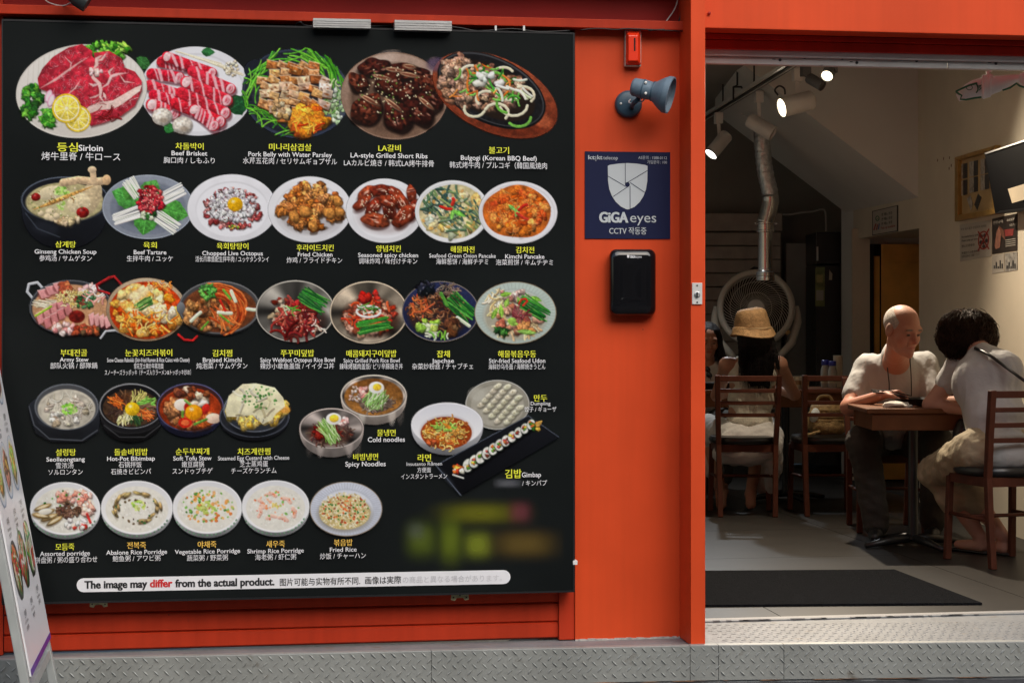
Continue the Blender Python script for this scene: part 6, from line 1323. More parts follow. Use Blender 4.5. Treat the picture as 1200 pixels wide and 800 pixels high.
def spot(px, py, ex_, ey_, d, r, lit, mnt, label, m=None, Ln=None, col=(1, .93, .82), power=0, pw=9):
    a = D(px, py, d); b = D(ex_, ey_, d-.06); ax = (b-a).normalized(); L = (b-a).length
    mp = D(mnt[0], mnt[1], d); t = thing('track_spotlight', mp, label, 'spotlight', 'spotlights on the ceiling track')
    m = m or M['lamp_w']
    MB().lathe(a, ax, [(.001, 0), (r*.86, .001), (r, .012), (r, L), (r*.93, L+.001), (r*.9, L-.012), (.001, L-.013)], 28).build('lamp_body', m, t, smooth=30)
    if lit:
        em = mat('lit_lamp_'+str(int(px)), (.8, .8, .8), .5, emis=(1, .98, .95) if col[2] > .9 else (1, .86, .60), es=3.2)
        MB().lathe(a+ax*(L-.010), ax, [(r*.9, 0), (r*.88, .004), (.001, .006)], 28).build('lit_lens', em, t)
        if power:
            ld = bpy.data.lights.new('lamp_light', 'SPOT'); ld.energy = power*pw; ld.color = col; ld.spot_size = R(165); ld.spot_blend = 1; ld.shadow_soft_size = r*.8
            lo = bpy.data.objects.new('lamp_light', ld); C.objects.link(lo); lo.parent = t
            lo.location = a+ax*(L+.02)-t.location; lo.rotation_euler = (-ax).to_track_quat('Z', 'Y').to_euler()
    MB().box(mp+Vector((-.028, -.028, -.05)), mp+Vector((.028, .028, .03))).build('adaptor', m, t, bevel=.004)
    mid = a.lerp(b, .45)
    MB().prism([mp+ts*-.012+Vector((0, 0, -.05)), mp+ts*.012+Vector((0, 0, -.05)), mid+ts*.012, mid+ts*-.012], tv*.006).build('stem', m, t)
    return t
M['lamp_b'] = mat('dark_grey_lamp_body', (.09, .09, .09), .4)
spot(852, 158, 833, 181, 13.3, .050, True, (842, 137), 'leftmost white track spotlight, lit cold white and pointing down left', power=9, col=(.88, .95, 1))
spot(877, 140, 906, 157, 12.6, .052, False, (889, 112), 'unlit white track spotlight between the two lit white ones')
spot(952, 117, 916, 126.5, 11.6, .062, True, (934, 86), 'largest white track spotlight, lit warm and facing left', power=2.8, col=(1, .90, .70))
spot(947, 91, 964, 101, 11.3, .034, False, (944, 80), 'small dark spotlight turned away beside the topmost lit one', m=M['lamp_b'])
spot(973, 82, 969, 89.5, 11.0, .037, True, (975, 76), 'topmost dark spotlight with a small warm lit face', m=M['lamp_b'], power=36, col=(1, .84, .64))
cable('cable', [D(868, 133, 13), D(872, 135, 13), D(878, 137, 12.7)], .004, M['wire_w'], 'short loose white wire by the unlit track spotlight')
cable('cable', [D(912, 112, 11.5), D(908, 106, 11.5), D(913, 101, 11.5), D(919, 104, 11.5), D(920, 111, 11.5)], .006, M['black'], 'black looped cable above the largest spotlight')
hk = thing('ceiling_hook', D(865, 90, 12.6), 'thin black hook hanging beside the ceiling track', 'hook')
MB().tube([Vector((D(864, 75, 12.6).x, D(864, 75, 12.6).y, CEIL)), D(864, 100, 12.6), D(859.5, 102, 12.6), D(859.5, 117, 12.6)], .007, 8).build('rod', M['black'], hk); MB().tube([D(859, 102, 12.6), D(869, 102, 12.6), D(869.5, 104, 12.6)], .007, 8).build('cross_bar', M['black'], hk)

# ---- things on the right wall
M['gold'] = mat('gilt_frame', (.42, .25, .07), .35, metal=.35, var=.15, vs=20)
pf = thing('photo_frame', rp(1141, 215, -.03), 'gilt framed photo board hanging on the beige wall left of the black screen', 'picture frame')
def rpoly(P, off, th): return MB().prism([rp(x, y, off) for x, y in P], wn_*th)
rpoly([(1120, 187), (1164, 173), (1164.5, 248), (1120, 257)], -.02, .012).build('backing_board', mat('tan_mount_board', (.40, .28, .13), .5), pf)
fo = [(1118.5, 184.5), (1166, 170), (1167, 250.5), (1118.5, 259.5)]; fi = [(1122.5, 188), (1161.5, 176.5), (1162.5, 244.5), (1122.5, 252)]
for k in range(4): rpoly([fo[k], fo[(k+1) % 4], fi[(k+1) % 4], fi[k]], -.045, .035).build('frame_side', M['gold'], pf, bevel=.004)
M['ph_l'] = mat('pale_photo', (.33, .31, .28), .4, var=.5, vs=40); M['ph_d'] = mat('dark_photo', (.03, .032, .035), .4, var=.5, vs=30)
for (x, y) in ((1123.5, 193), (1136, 189.8), (1149, 187), (1123.5, 212.5), (1136, 208.8), (1149, 205.8)):
    rpoly([(x, y), (x+4.8, y-1), (x+4.8, y+16.5), (x, y+17.5)], -.023, .002).build('photo', M['ph_l'], pf); rpoly([(x+5.2, y-1.1), (x+9.8, y-2.1), (x+9.8, y+15.4), (x+5.2, y+16.4)], -.023, .002).build('photo', M['ph_d'], pf)
rpoly([(1133, 233), (1137, 229), (1140, 239), (1137.5, 247)], -.023, .002).build('photo', M['ph_l'], pf); rpoly([(1146, 227), (1150, 231), (1145, 246), (1141.5, 240)], -.023, .002).build('photo', M['ph_d'], pf)
tv_ = thing('wall_screen', rp(1185, 205, -.15), 'black television cut by the right edge, tilted out from the beige wall', 'television')
def cp(x, y, off): return rp(x, y, off)
P = [(1153.5, 179.5), (1215, 159), (1215, 245), (1166, 250.5)]
a = [rp(x, y, -.10-.10*(i in (0, 1))) for i, (x, y) in enumerate(P)]
MB().prism(a, wn_*.05).build('screen', mat('matt_black_screen', (.006, .006, .007), .6, spec=.05), tv_, bevel=.004)
b = [rp(x, y, -.104-.10*(i in (0, 1))) for i, (x, y) in enumerate([(1155, 180.8), (1215, 161), (1215, 242), (1167, 247.5)])]
MB().prism([a[0], a[1], b[1], b[0]], wn_*.012).build('bezel', M['black'], tv_); MB().prism([a[3], a[2], b[2], b[3]], wn_*.012).build('bezel', M['black'], tv_)
MB().tube([rp(1195, 215, -.1), rp(1195, 215, .01)], .03, 10).build('wall_mount', M['black'], tv_)
pn = thing('paper_note', rp(1190, 228, -.125), 'blank tan paper note stuck on the black television', 'paper note')
MB().prism([rp(x, y, -.168+.0006*y*0) for x, y in ((1181, 221.5), (1204, 214.5), (1204, 233), (1186, 238))], wn_*.001).build('sheet', mat('tan_note_paper', (.42, .34, .22), .7), pn)
M['paper'] = mat('white_wall_paper', (.46, .42, .36), .6, var=.04)
nt_ = thing('wall_notice', rp(1142, 282, 0), 'white paper notice with text lines and a crossed red circle on the beige wall', 'notice')
rpoly([(1124.5, 263.5), (1161, 258), (1161.5, 300), (1125, 306.5)], -.003, .0025).build('sheet', M['paper'], nt_)
mb = MB(); wf = lambda o: (lambda x, y: rp(x, y, o))
M['ink'] = mat('dark_ink', (.03, .028, .025), .6); M['ink_r'] = mat('red_ink', (.35, .03, .02), .6); M['ink_g'] = mat('green_ink', (.03, .16, .07), .6)
for s, x0, x1, y in (('외부 음식물은 반입하지 마세요', 1126, 1156, 268), ('No outside food or drinks', 1127, 1147, 277.5), ('Please order per person', 1127, 1147, 282), ('禁止外带食物', 1127, 1142, 289), ('外部からの飲食物の', 1127, 1148, 296.5), ('お持ち込みはご遠慮ください', 1127, 1148, 300.5)):
    lettering(mb, s, x0, x1, y, 3.4, wf(-.0042), bold=.01, slope=-.15)
mb.build('notice_text', M['ink'], nt_)
mb = MB(); cxn, cyn = 1152.5, 281.5
ring = [(cxn+6.6*math.cos(a), cyn+11*math.sin(a)-(6.6*math.cos(a))*.13) for a in np.linspace(0, 2*math.pi, 25)[:-1]]; rin = [(cxn+5.2*math.cos(a), cyn+9.4*math.sin(a)-(5.2*math.cos(a))*.13) for a in np.linspace(0, 2*math.pi, 25)[:-1]]
mb.add([rp(x, y, -.0048) for x, y in ring]+[rp(x, y, -.0048) for x, y in rin], [(i, (i+1) % 24, 24+(i+1) % 24, 24+i) for i in range(24)])
pline(mb, (1146, 271), (1159, 292), 1.5, wf(-.0054)); pline(mb, (1159, 268), (1146, 294), 1.5, wf(-.0058)); mb.build('crossed_circle', M['ink_r'], nt_)
mb = MB()
for k, (x, y) in enumerate(((1150, 277), (1154, 276), (1152, 284), (1156, 282), (1149.5, 284), (1153, 289))): mb.add([rp(x+2*math.cos(a), y+2.6*math.sin(a), -.0045) for a in np.linspace(0, 5.4, 6)], [tuple(range(6))])
mb.build('item_pictures', M['ph_d'], nt_)
po = thing('meat_poster', rp(1177, 275, 0), 'dark poster with pink meat pictures beside the white notice', 'poster')
rpoly([(1162.5, 256.5), (1192, 250), (1192, 293.5), (1162.5, 298)], -.003, .0025).build('sheet', mat('dark_poster', (.035, .026, .022), .4, var=.3, vs=20), po)
mb = rpoly([(1165.5, 288), (1168, 271), (1171, 265), (1173, 275), (1171.5, 290), (1167, 292)], -.0045, .001); mb.build('meat_picture', mat('pink_meat_print', (.36, .16, .11), .5, var=.3, vs=50), po)
rpoly([(1170, 264), (1176, 270), (1178, 281), (1174, 277)], -.005, .001).build('meat_picture', mat('brown_meat_print', (.20, .08, .05), .5), po); rpoly([(1177, 269), (1188, 268), (1187, 276), (1178, 277)], -.0045, .001).build('plate_picture', mat('dull_red_print', (.25, .035, .03), .5), po)
mb = MB(); lettering(mb, '한우구이', 1164, 1175, 262, 5, wf(-.0045), bold=.03, slope=-.2); lettering(mb, 'BEEF', 1180, 1189, 258.5, 3.4, wf(-.0045), bold=.02, slope=-.2); lettering(mb, '모듬 특선', 1183, 1191, 264.5, 3, wf(-.0045), bold=.02, slope=-.2)
for k in range(4): pline(mb, (1178, 281.5+k*2.4), (1190, 279.6+k*2.4), .7, wf(-.0045))
mb.build('poster_text', M['paper'], po)
for (x, w_, m1, lb) in ((1162.5, 14, M['paper'], 'small pale printed card under the dark meat poster, left of two'), (1177.5, 14.5, M['ph_l'], 'small printed card with dark bars under the dark meat poster, right of two')):
    cd = thing('printed_card', rp(x+7, 309, 0), lb, 'card')
    rpoly([(x, 299.5-(x-1162)*.15), (x+w_, 297.3-(x-1162)*.15), (x+w_, 318.5-(x-1162)*.15), (x, 320.8-(x-1162)*.15)], -.003, .0025).build('sheet', m1, cd)
    mb = MB()
    for k in range(5):
        xx_ = x+2+k*2.3; h_ = (5, 9, 4, 11, 7)[k]; mb.add([rp(u, v, -.0042) for u, v in ((xx_, 316-h_), (xx_+1.4, 315.8-h_), (xx_+1.4, 314.5), (xx_, 315))], [(0, 1, 2, 3)])
    mb.build('printed_bars', M['ph_d'], cd)
sn = thing('hygiene_sign', rp(1036, 259, 0), 'small white sign with a green smiling face and text lines on the lintel', 'sign')
rpoly([(1022, 247.5), (1051.5, 240.5), (1051.5, 271), (1022, 276)], -.008, .007).build('sign_plate', M['ink'], sn)
rpoly([(1022.8, 248.2), (1050.8, 241.5), (1050.8, 270.2), (1022.8, 275)], -.0095, .001).build('sheet', M['paper'], sn)
mb = MB(); cx_, cy_ = 1028.2, 256; o = -.0105
r1 = [(cx_+2.5*math.cos(a), cy_+3.2*math.sin(a)) for a in np.linspace(0, 2*math.pi, 17)[:-1]]; r2 = [(cx_+1.5*math.cos(a), cy_+2.2*math.sin(a)) for a in np.linspace(0, 2*math.pi, 17)[:-1]]
mb.add([rp(x, y, o) for x, y in r1]+[rp(x, y, o) for x, y in r2], [(i, (i+1) % 16, 16+(i+1) % 16, 16+i) for i in range(16)]); pline(mb, (1027, 257), (1029.5, 256.6), .6, wf(o)); mb.build('smiling_face', M['ink_g'], sn)
mb = MB()
for k, s in enumerate(('전 메뉴 포장', '전 메뉴 포장', '전 메뉴 포장')): lettering(mb, s, 1033, 1045.5, 252+k*5.4, 4, wf(o), bold=.02, slope=-.2)
mb.build('sign_text', M['ink'], sn)
mb = MB(); lettering(mb, 'Pick up available', 1032.5, 1049, 267.2, 4, wf(o), bold=.02, slope=-.2); pline(mb, (1024, 270), (1026.5, 262), 1.4, wf(o)); pline(mb, (1027, 269.5), (1028.5, 263), 1.2, wf(o)); mb.build('red_text', M['ink_r'], sn)
mb = MB(); pline(mb, (1029, 269), (1030.5, 262), 1.3, wf(o)); mb.build('blue_mark', mat('blue_ink', (.06, .12, .3), .6), sn)
for k, (x, y) in enumerate(((1099, 188), (1106, 186), (1113, 185), (1115, 194), (1112.5, 197.5))):
    mk = MB().lathe(rp(x, y, .001), -wn_, [(.012-.002*(k % 3), 0), (.010, .002), (.001, .0025)], 7).build('plaster_mark', mat('brown_mark', (.22, .13, .08), .8), rwall)

# ---- hanging fish decoration
fd = 7.75
def fq(x, y, o=0): return D(x, y, fd+o)
M['cloth_w'] = mat('white_fish_cloth', (.78, .85, .85), .75, var=.06, vs=10, bump=.3, bs=40)
fs_ = thing('fish_decoration', fq(1160, 80), 'white stuffed fish with green outlines hanging from the door frame', 'hanging fish')
secs = [(1120.5, 111, 1.0, .3), (1124, 112.5, 6.5, .8), (1130, 109, 9, 1.0), (1139, 105, 10.5, 1.2), (1150, 102.5, 11.5, 1.4), (1162, 100.5, 11, 1.3), (1172, 98, 9.5, 1.1), (1182, 95, 7, .9), (1190, 92.5, 5, .6), (1195, 91, 3.6, .5)]
mb = MB(); n = 16; vs = []
for (x, y, h, t_) in secs:
    for j in range(n):
        a = 2*math.pi*j/n; vs.append(fq(x-.10*h*math.sin(a)*0, y-h*math.sin(a), .028*t_*math.cos(a)))
mb.add(vs, [(i*n+j, i*n+(j+1) % n, (i+1)*n+(j+1) % n, (i+1)*n+j) for i in range(len(secs)-1) for j in range(n)]+[tuple(range(n)), tuple(range(len(secs)*n-1, (len(secs)-1)*n-1, -1))])
mb.build('fish_body', M['cloth_w'], fs_, smooth=True)
MB().prism([fq(1192, 94, -.004), fq(1199, 101, -.004), fq(1206, 103, -.004), fq(1203, 93, -.004), fq(1204, 83, -.004), fq(1197, 86, -.004), fq(1192, 90, -.004)], Vector((0, .012, 0))).build('tail_fin', M['cloth_w'], fs_, bevel=.002)
def gl(P, r=.0040): return MB().tube([fq(x, y, -.040*1.0) for x, y in P], r, 6)
M['green_l'] = mat('green_outline_thread', (.01, .16, .08), .6)
gl([(1120, 107.5), (1124, 110.5), (1127, 112), (1125.5, 116.5), (1132, 117), (1142, 115), (1150, 114)]).build('green_outline', M['green_l'], fs_)
gl([(1120, 107.5), (1126, 104.5), (1136, 100), (1145, 97.5)]).build('green_outline', M['green_l'], fs_); gl([(1144, 98), (1146, 102), (1146, 106), (1144, 109)], .003).build('gill', M['green_l'], fs_); gl([(1147, 101), (1150, 99.5), (1147.5, 103), (1150, 103), (1147.5, 106)], .002).build('gill', M['green_l'], fs_)
gl([(1175, 106), (1184, 103), (1191, 98), (1195, 101), (1202, 103)]).build('green_outline', M['green_l'], fs_)
gl([(1136+3.6*math.cos(a), 102.8+2.8*math.sin(a)) for a in np.linspace(0, 2*math.pi, 14)], .0014).build('eye', M['green_l'], fs_)
mb = MB()
for k, dx in enumerate((0, 3.0, 6)):
    pts_ = [fq(1153+dx+5.5*0, 102-11.6*math.sin(a)-dx*.3, -.002-.041*math.cos(a)) for a in np.linspace(-1.7, 1.7, 11)]; mb.tube(pts_, .010, 8)
mb.build('wrap_band', M['cloth_w'], fs_, smooth=True)
MB().tube([fq(1163, 90, -.02), fq(1159, 88, -.02), fq(1157, 85, -.02), fq(1161, 83, -.02), fq(1162, 76, -.02), fq(1162, 66, -.02)], .0075, 8).build('knot_cord', M['cloth_w'], fs_, smooth=True)

# ---- door mat
mt = MB(); m0 = [G(760, 711.5), G(1151, 708.5), G(1048, 669), G(760, 671)]
mt.prism([Vector((p.x, p.y, .001)) for p in m0], (0, 0, .009)); M['mat'] = mat('charcoal_ribbed_mat', (.006, .0065, .008), 1.0, spec=.05, var=.4, vs=60, bump=.8, bs=150)
mo = mt.build('door_mat', M['mat'], None); origin_to(mo, (m0[0]+m0[2])/2); tag(mo, 'flat charcoal entrance mat lying inside the doorway', 'mat')

# ---- chairs
def make_chair():
    t = thing('dining_chair', Vector((0, 0, 0)), 'chair', 'chair', 'dark red ladder-back dining chairs')
    sh = .455
    def ln(P, r, nm, m=M['wood']): return MB().tube(P, r, 10).build(nm, m, t, smooth=True)
    for s in (-1, 1):
        P = [Vector((s*.168, -.215, .0)), Vector((s*.172, -.195, .22)), Vector((s*.176, -.185, .44)), Vector((s*.184, -.215, .66)), Vector((s*.190, -.25, .87))]
        mb = MB(); w = .0155; d = .019
        vs = []
        for p in P: vs += [p+Vector((-w, -d, 0)), p+Vector((w, -d, 0)), p+Vector((w, d, 0)), p+Vector((-w, d, 0))]
        mb.add(vs, [(i*4+j, i*4+(j+1) % 4, i*4+4+(j+1) % 4, i*4+4+j) for i in range(4) for j in range(4)]+[(3, 2, 1, 0), (16, 17, 18, 19)]); mb.build('leg', M['wood'], t, bevel=.004)
        mb = MB(); P = [Vector((s*.185, .195, 0)), Vector((s*.178, .178, sh-.03))]
        vs = []
        for p in P: vs += [p+Vector((-.016, -.016, 0)), p+Vector((.016, -.016, 0)), p+Vector((.016, .016, 0)), p+Vector((-.016, .016, 0))]
        mb.add(vs, [(j, (j+1) % 4, 4+(j+1) % 4, 4+j) for j in range(4)]+[(3, 2, 1, 0), (4, 5, 6, 7)]).build('leg', M['wood'], t, bevel=.004)
        ln([(s*.172, -.19, .235), (s*.181, .185, .235)], .0095, 'stretcher')
    for z, y, hh in ((.850, -.246, .017), (.775, -.236, .012), (.70, -.224, .012), (.625, -.212, .012)):
        mb = MB(); nseg = 6; vs = []
        for i in range(nseg+1):
            u = i/nseg*2-1; yy = y-.018*(1-u*u); x = u*.182
            vs += [Vector((x, yy-.008, z-hh)), Vector((x, yy+.008, z-hh)), Vector((x, yy+.008, z+hh)), Vector((x, yy-.008, z+hh))]
        mb.add(vs, [(i*4+j, i*4+4+j, i*4+4+(j+1) % 4, i*4+(j+1) % 4) for i in range(nseg) for j in range(4)]+[(0, 1, 2, 3), (nseg*4+3, nseg*4+2, nseg*4+1, nseg*4)]); mb.build('back_slat', M['wood'], t, bevel=.003)
    mb = MB()
    mb.box((-.18, -.185, sh-.06), (.18, -.165, sh-.015)); mb.build('seat_rail', M['wood'], t)
    MB().box((-.18, .17, sh-.06), (.18, .19, sh-.015)).build('seat_rail', M['wood'], t)
    for s in (-1, 1): MB().box((s*.187, -.165, sh-.06), (s*.169, .17, sh-.015)).build('seat_rail', M['wood'], t)
    ln([(-.178, .0, .235), (.178, .0, .235)], .0095, 'stretcher')
    P = []
    for k in range(36):
        a = 2*math.pi*k/36; c, s = math.cos(a), math.sin(a); P.append((math.copysign(abs(c)**.72, c), math.copysign(abs(s)**.72, s)))
    mb = MB(); vs = []
    prof = [(.200, -.012), (.212, 0), (.214, .014), (.205, .030), (.16, .038), (.02, .040)]
    for r, h in prof: vs += [Vector((px*r, .0+py*r*.98, sh+h)) for px, py in P]
    mb.add(vs, [(i*36+j, i*36+(j+1) % 36, (i+1)*36+(j+1) % 36, (i+1)*36+j) for i in range(5) for j in range(36)]+[tuple(range(35, -1, -1)), tuple(180+j for j in range(36))]).build('seat', M['seat'], t, smooth=40)
    return t
chair0 = make_chair()
def put_chair(lat, d, face, label, first=[True]):   # face: degrees turned left of the camera's view direction
    o = chair0 if first[0] else copy_tree(chair0); first[0] = False
    o.location = LX(lat, d, 0.001); o.rotation_euler = (0, 0, -TH+R(face)); o['label'] = label; return o
ch_hat = put_chair((873.5-600)/189, 11.58, 0, 'dark red ladder-back chair the woman in the straw hat sits on')
ch_bag = put_chair((975-600)/190.5, 11.62, 4, 'dark red ladder-back chair holding the straw bag')
ch_man = put_chair(2.16, 10.72, 180, 'dark red ladder-back chair the man sits on')
ch_wom = put_chair(2.44, 9.26, 16, 'dark red ladder-back chair the dark-haired woman sits on')
ch_far = put_chair((800-600)/165, 13.35, 180, 'dark red ladder-back chair of the woman behind the pilaster')

# ---- tables
def make_table(lat, d, w, dp, label, rot=0, ped=True):
    o = LX(lat, d, 0); t = thing('dining_table', o, label, 'table'); T = Matrix.Translation(o) @ Matrix.Rotation(-TH+R(rot), 4, 'Z')
    MB().box((-w/2, -dp/2, .722), (w/2, dp/2, .75), T).build('tabletop', M['wood_t'], t, bevel=.006)
    for s in (-1, 1):
        MB().box((-w/2+.03, s*(dp/2-.03)-.012, .635), (w/2-.03, s*(dp/2-.03)+.012, .7215), T).build('apron', M['wood_t'], t, bevel=.003)
        MB().box((s*(w/2-.045)-.012, -dp/2+.045, .635), (s*(w/2-.045)+.012, dp/2-.045, .7215), T).build('apron', M['wood_t'], t, bevel=.003)
    for px in ((0,) if w < 1 else (-w*.28, w*.28)):
        MB().lathe(T @ Vector((px, 0, .04)), (0, 0, 1), [(.045, 0), (.028, .02), (.026, .05), (.026, .60), (.04, .61)], 18).build('pedestal', M['black'], t, smooth=35)
        for a in (20, 110, 200, 290):
            c_, s_ = math.cos(R(a)), math.sin(R(a)); P = [T @ Vector((px+c_*r, s_*r, z)) for r, z in ((.01, .045), (.15, .035), (.29, .014))]
            MB().tube(P, [.024, .022, .014], 8).build('foot', M['black'], t, smooth=True)
    return t
t2 = make_table(2.15, 9.93, .60, .56, 'small brown wooden table between the man and the dark-haired woman')
t1 = make_table(1.35, 12.45, 1.75, .62, 'long dark table in front of the woman in the straw hat')

# ---- things on the tables
ZT = .751
def tp(x, d, z=ZT): u = (x-600)/F; return LX(u*d, d, z)
bw_ = thing('black_bowl', tp(1082, 9.93), 'black shallow serving dish on the small brown table', 'dish')
MB().lathe(tp(1078, 9.95), (0, 0, 1), [(.05, 0), (.10, .006), (.14, .035), (.146, .040), (.138, .040), (.10, .014), (.001, .012)], 32).build('dish_body', M['pan'], bw_, smooth=35)
mb = MB()
for k in range(14): a = U(0, 6.3); r = U(0, .08); mb.lathe(tp(1078, 9.95, ZT+.014)+Vector((r*math.cos(a), r*math.sin(a), 0)), (0, 0, 1), [(.02, 0), (.018, .012), (.004, .018)], 7)
mb.build('food', mat('stewed_food', (.12, .06, .03), .5, var=.5, vs=40), bw_, kind='stuff')
b2 = thing('black_pot', tp(1122, 9.98), 'black stone pot on the small brown table in front of the bowed woman', 'pot')
MB().lathe(tp(1118, 10.02), (0, 0, 1), [(.07, 0), (.085, .02), (.092, .065), (.096, .07), (.085, .07), (.08, .03), (.001, .025)], 28).build('pot_body', M['pan'], b2, smooth=35)

def organic(name, parent, prims, h, m, **k): return sdf_mesh(name, prims, h, m, parent, **k)
# ================================================================ SMALL THINGS ON THE TABLES
np_ = thing('napkin', tp(1052, 9.72), 'crumpled white napkin near the front edge of the small brown table', 'napkin')
c0 = tp(1049, 9.74, ZT+.008)
sdf_mesh('cloth', [('c', c0+Vector((-.05, 0, 0)), c0+Vector((.07, .02, .004)), .018, .014, .02), ('e', c0+Vector((.0, 0, .008)), (.05, .04, .016), None, .02), ('c', c0+Vector((.05, -.03, 0)), c0+Vector((.09, .0, .0)), .01, .008, .01)], .005, mat('white_paper_napkin', (.6, .58, .52), .8), np_, fold=(.004, .03, 3), cut=[((0, 0, ZT), (0, 0, -1))])
M['bluecap'] = mat('blue_plastic_lid', (.02, .03, .30), .35); M['clearp'] = mat('cloudy_bottle_plastic', (.30, .29, .26), .15, var=.1); M['labelp'] = mat('pale_bottle_label', (.42, .38, .28), .6, var=.3, vs=30)
def bottle(x, d, hgt, r, lb):
    p = tp(x, d); t = thing('bottle', p, lb, 'bottle', 'blue capped bottles on the far table')
    MB().lathe(p, (0, 0, 1), [(r*.96, 0), (r, .01), (r, hgt*.62), (r*.8, hgt*.74), (r*.72, hgt*.80), (r*.72, hgt*.82)], 22).build('bottle_body', M['clearp'], t, smooth=35)
    MB().lathe(p, (0, 0, 1), [(r*1.01, .03), (r*1.015, .031), (r*1.015, hgt*.45), (r*1.01, hgt*.451)], 22, caps=False).build('bottle_label', M['labelp'], t, smooth=35)
    MB().lathe(p, (0, 0, 1), [(r*.80, hgt*.821), (r*.82, hgt*.83), (r*.82, hgt*.98), (r*.7, hgt)], 22).build('lid', M['bluecap'], t, smooth=35)
bottle(967, 12.55, .185, .030, 'blue capped bottle on the far table, left of the two and nearer the woman')
bottle(975.5, 12.50, .180, .030, 'blue capped bottle on the far table, right of the two beside the cup stack')
def cup(x, d, z, lb, nst=1, r=.030, m=None, grp='paper cups on the far table'):
    p = tp(x, d, z); t = thing('paper_cup', p, lb, 'cup', grp)
    MB().lathe(p, (0, 0, 1), [(r*.74, 0), (r, .078), (r*1.05, .079), (r*1.05, .083), (r*.96, .083), (r*.72, .01), (.001, .008)], 24).build('cup_body', m or M['cupm'], t, smooth=40)
    MB().lathe(p, (0, 0, 1), [(r*.84, .028), (r*.93, .056)], 24, caps=False).build('printed_band', M['cupb'], t, smooth=40)
M['cupm'] = mat('cream_paper_cup', (.50, .44, .33), .6, var=.05); M['cupb'] = mat('brown_cup_print', (.34, .20, .10), .6, var=.3, vs=60)
cup(935, 12.3, ZT, 'left cream paper cup of a pair by the straw hat woman on the far table'); cup(943.5, 12.25, ZT, 'right cream paper cup of a pair by the straw hat woman on the far table')
cs = thing('cup_stack', tp(982, 12.6), 'tall stack of nested cream paper cups beside the blue capped bottles', 'cup stack')
for k in range(9):
    p = tp(982, 12.6, ZT+k*.017); MB().lathe(p, (0, 0, 1), [(.024, 0), (.032, .074), (.034, .075), (.034, .079), (.031, .079)], 20).build('paper_cup', M['cupm'], cs, smooth=40)
pb = thing('frying_pan', tp(842, 12.3), 'black pan on the far table between the two women', 'pan')
MB().lathe(tp(838, 12.3), (0, 0, 1), [(.08, 0), (.10, .006), (.12, .038), (.124, .040), (.115, .038), (.095, .01), (.001, .008)], 28).build('pan_body', M['pan'], pb, smooth=35)
MB().tube([tp(851, 12.25, ZT+.03), tp(862, 12.2, ZT+.045), tp(872, 12.15, ZT+.045)], .009, 8).build('handle', M['pan'], pb, smooth=True)
# straw bag on the middle chair
bgc = LX((977-600)/190.5, 11.62, .487)
M['straw'] = mat('straw_weave', (.36, .24, .10), .75, var=.35, vs=60, bump=.8, bs=160)
bg = thing('straw_bag', bgc, 'bulging tan straw bag standing on the seat of the middle chair', 'bag')
def strawy(v): return v
o = sdf_mesh('bag_body', [('e', bgc+Vector((.0, 0, .10)), (.125, .09, .095), None, .02), ('e', bgc+Vector((.0, 0, .05)), (.12, .10, .05), None, .05), ('e', bgc+Vector((.01, 0, .175)), (.115, .05, .035), None, .05), ('-e', bgc+Vector((.0, 0, .215)), (.09, .05, .035), None, .02)], .008, M['straw'], bg, fold=[(.005, .07, 5), (.0022, .02, 9)])
for k, z_ in enumerate(np.linspace(.03, .16, 7)):
    P = [bgc+Vector((.127*math.cos(a)*math.sqrt(max(.2, 1-((z_-.10)/.12)**2)), .096*math.sin(a)*math.sqrt(max(.2, 1-((z_-.10)/.12)**2)), z_)) for a in np.linspace(0, 2*math.pi, 33)]
    MB().tube(P, .0045, 6, caps=False).build('woven_row', M['straw'], bg, smooth=True)
P = [bgc+Vector((-.09, -.04, .175)), bgc+Vector((-.14, -.06, .13)), bgc+Vector((-.165, -.08, .02)), bgc+Vector((-.15, -.10, .012)), bgc+Vector((-.08, -.09, .03))]
cable('handle', P, .010, M['straw'], '', bg); cable('handle', [bgc+Vector((-.06, .04, .175)), bgc+Vector((-.04, .05, .235)), bgc+Vector((.03, .05, .24)), bgc+Vector((.06, .04, .18))], .009, M['straw'], '', bg)
sdf_mesh('white_lining', [('e', bgc+Vector((-.10, -.05, .13)), (.035, .03, .045), None, .02)], .008, M['cloth_w'], bg, fold=(.008, .05, 2))

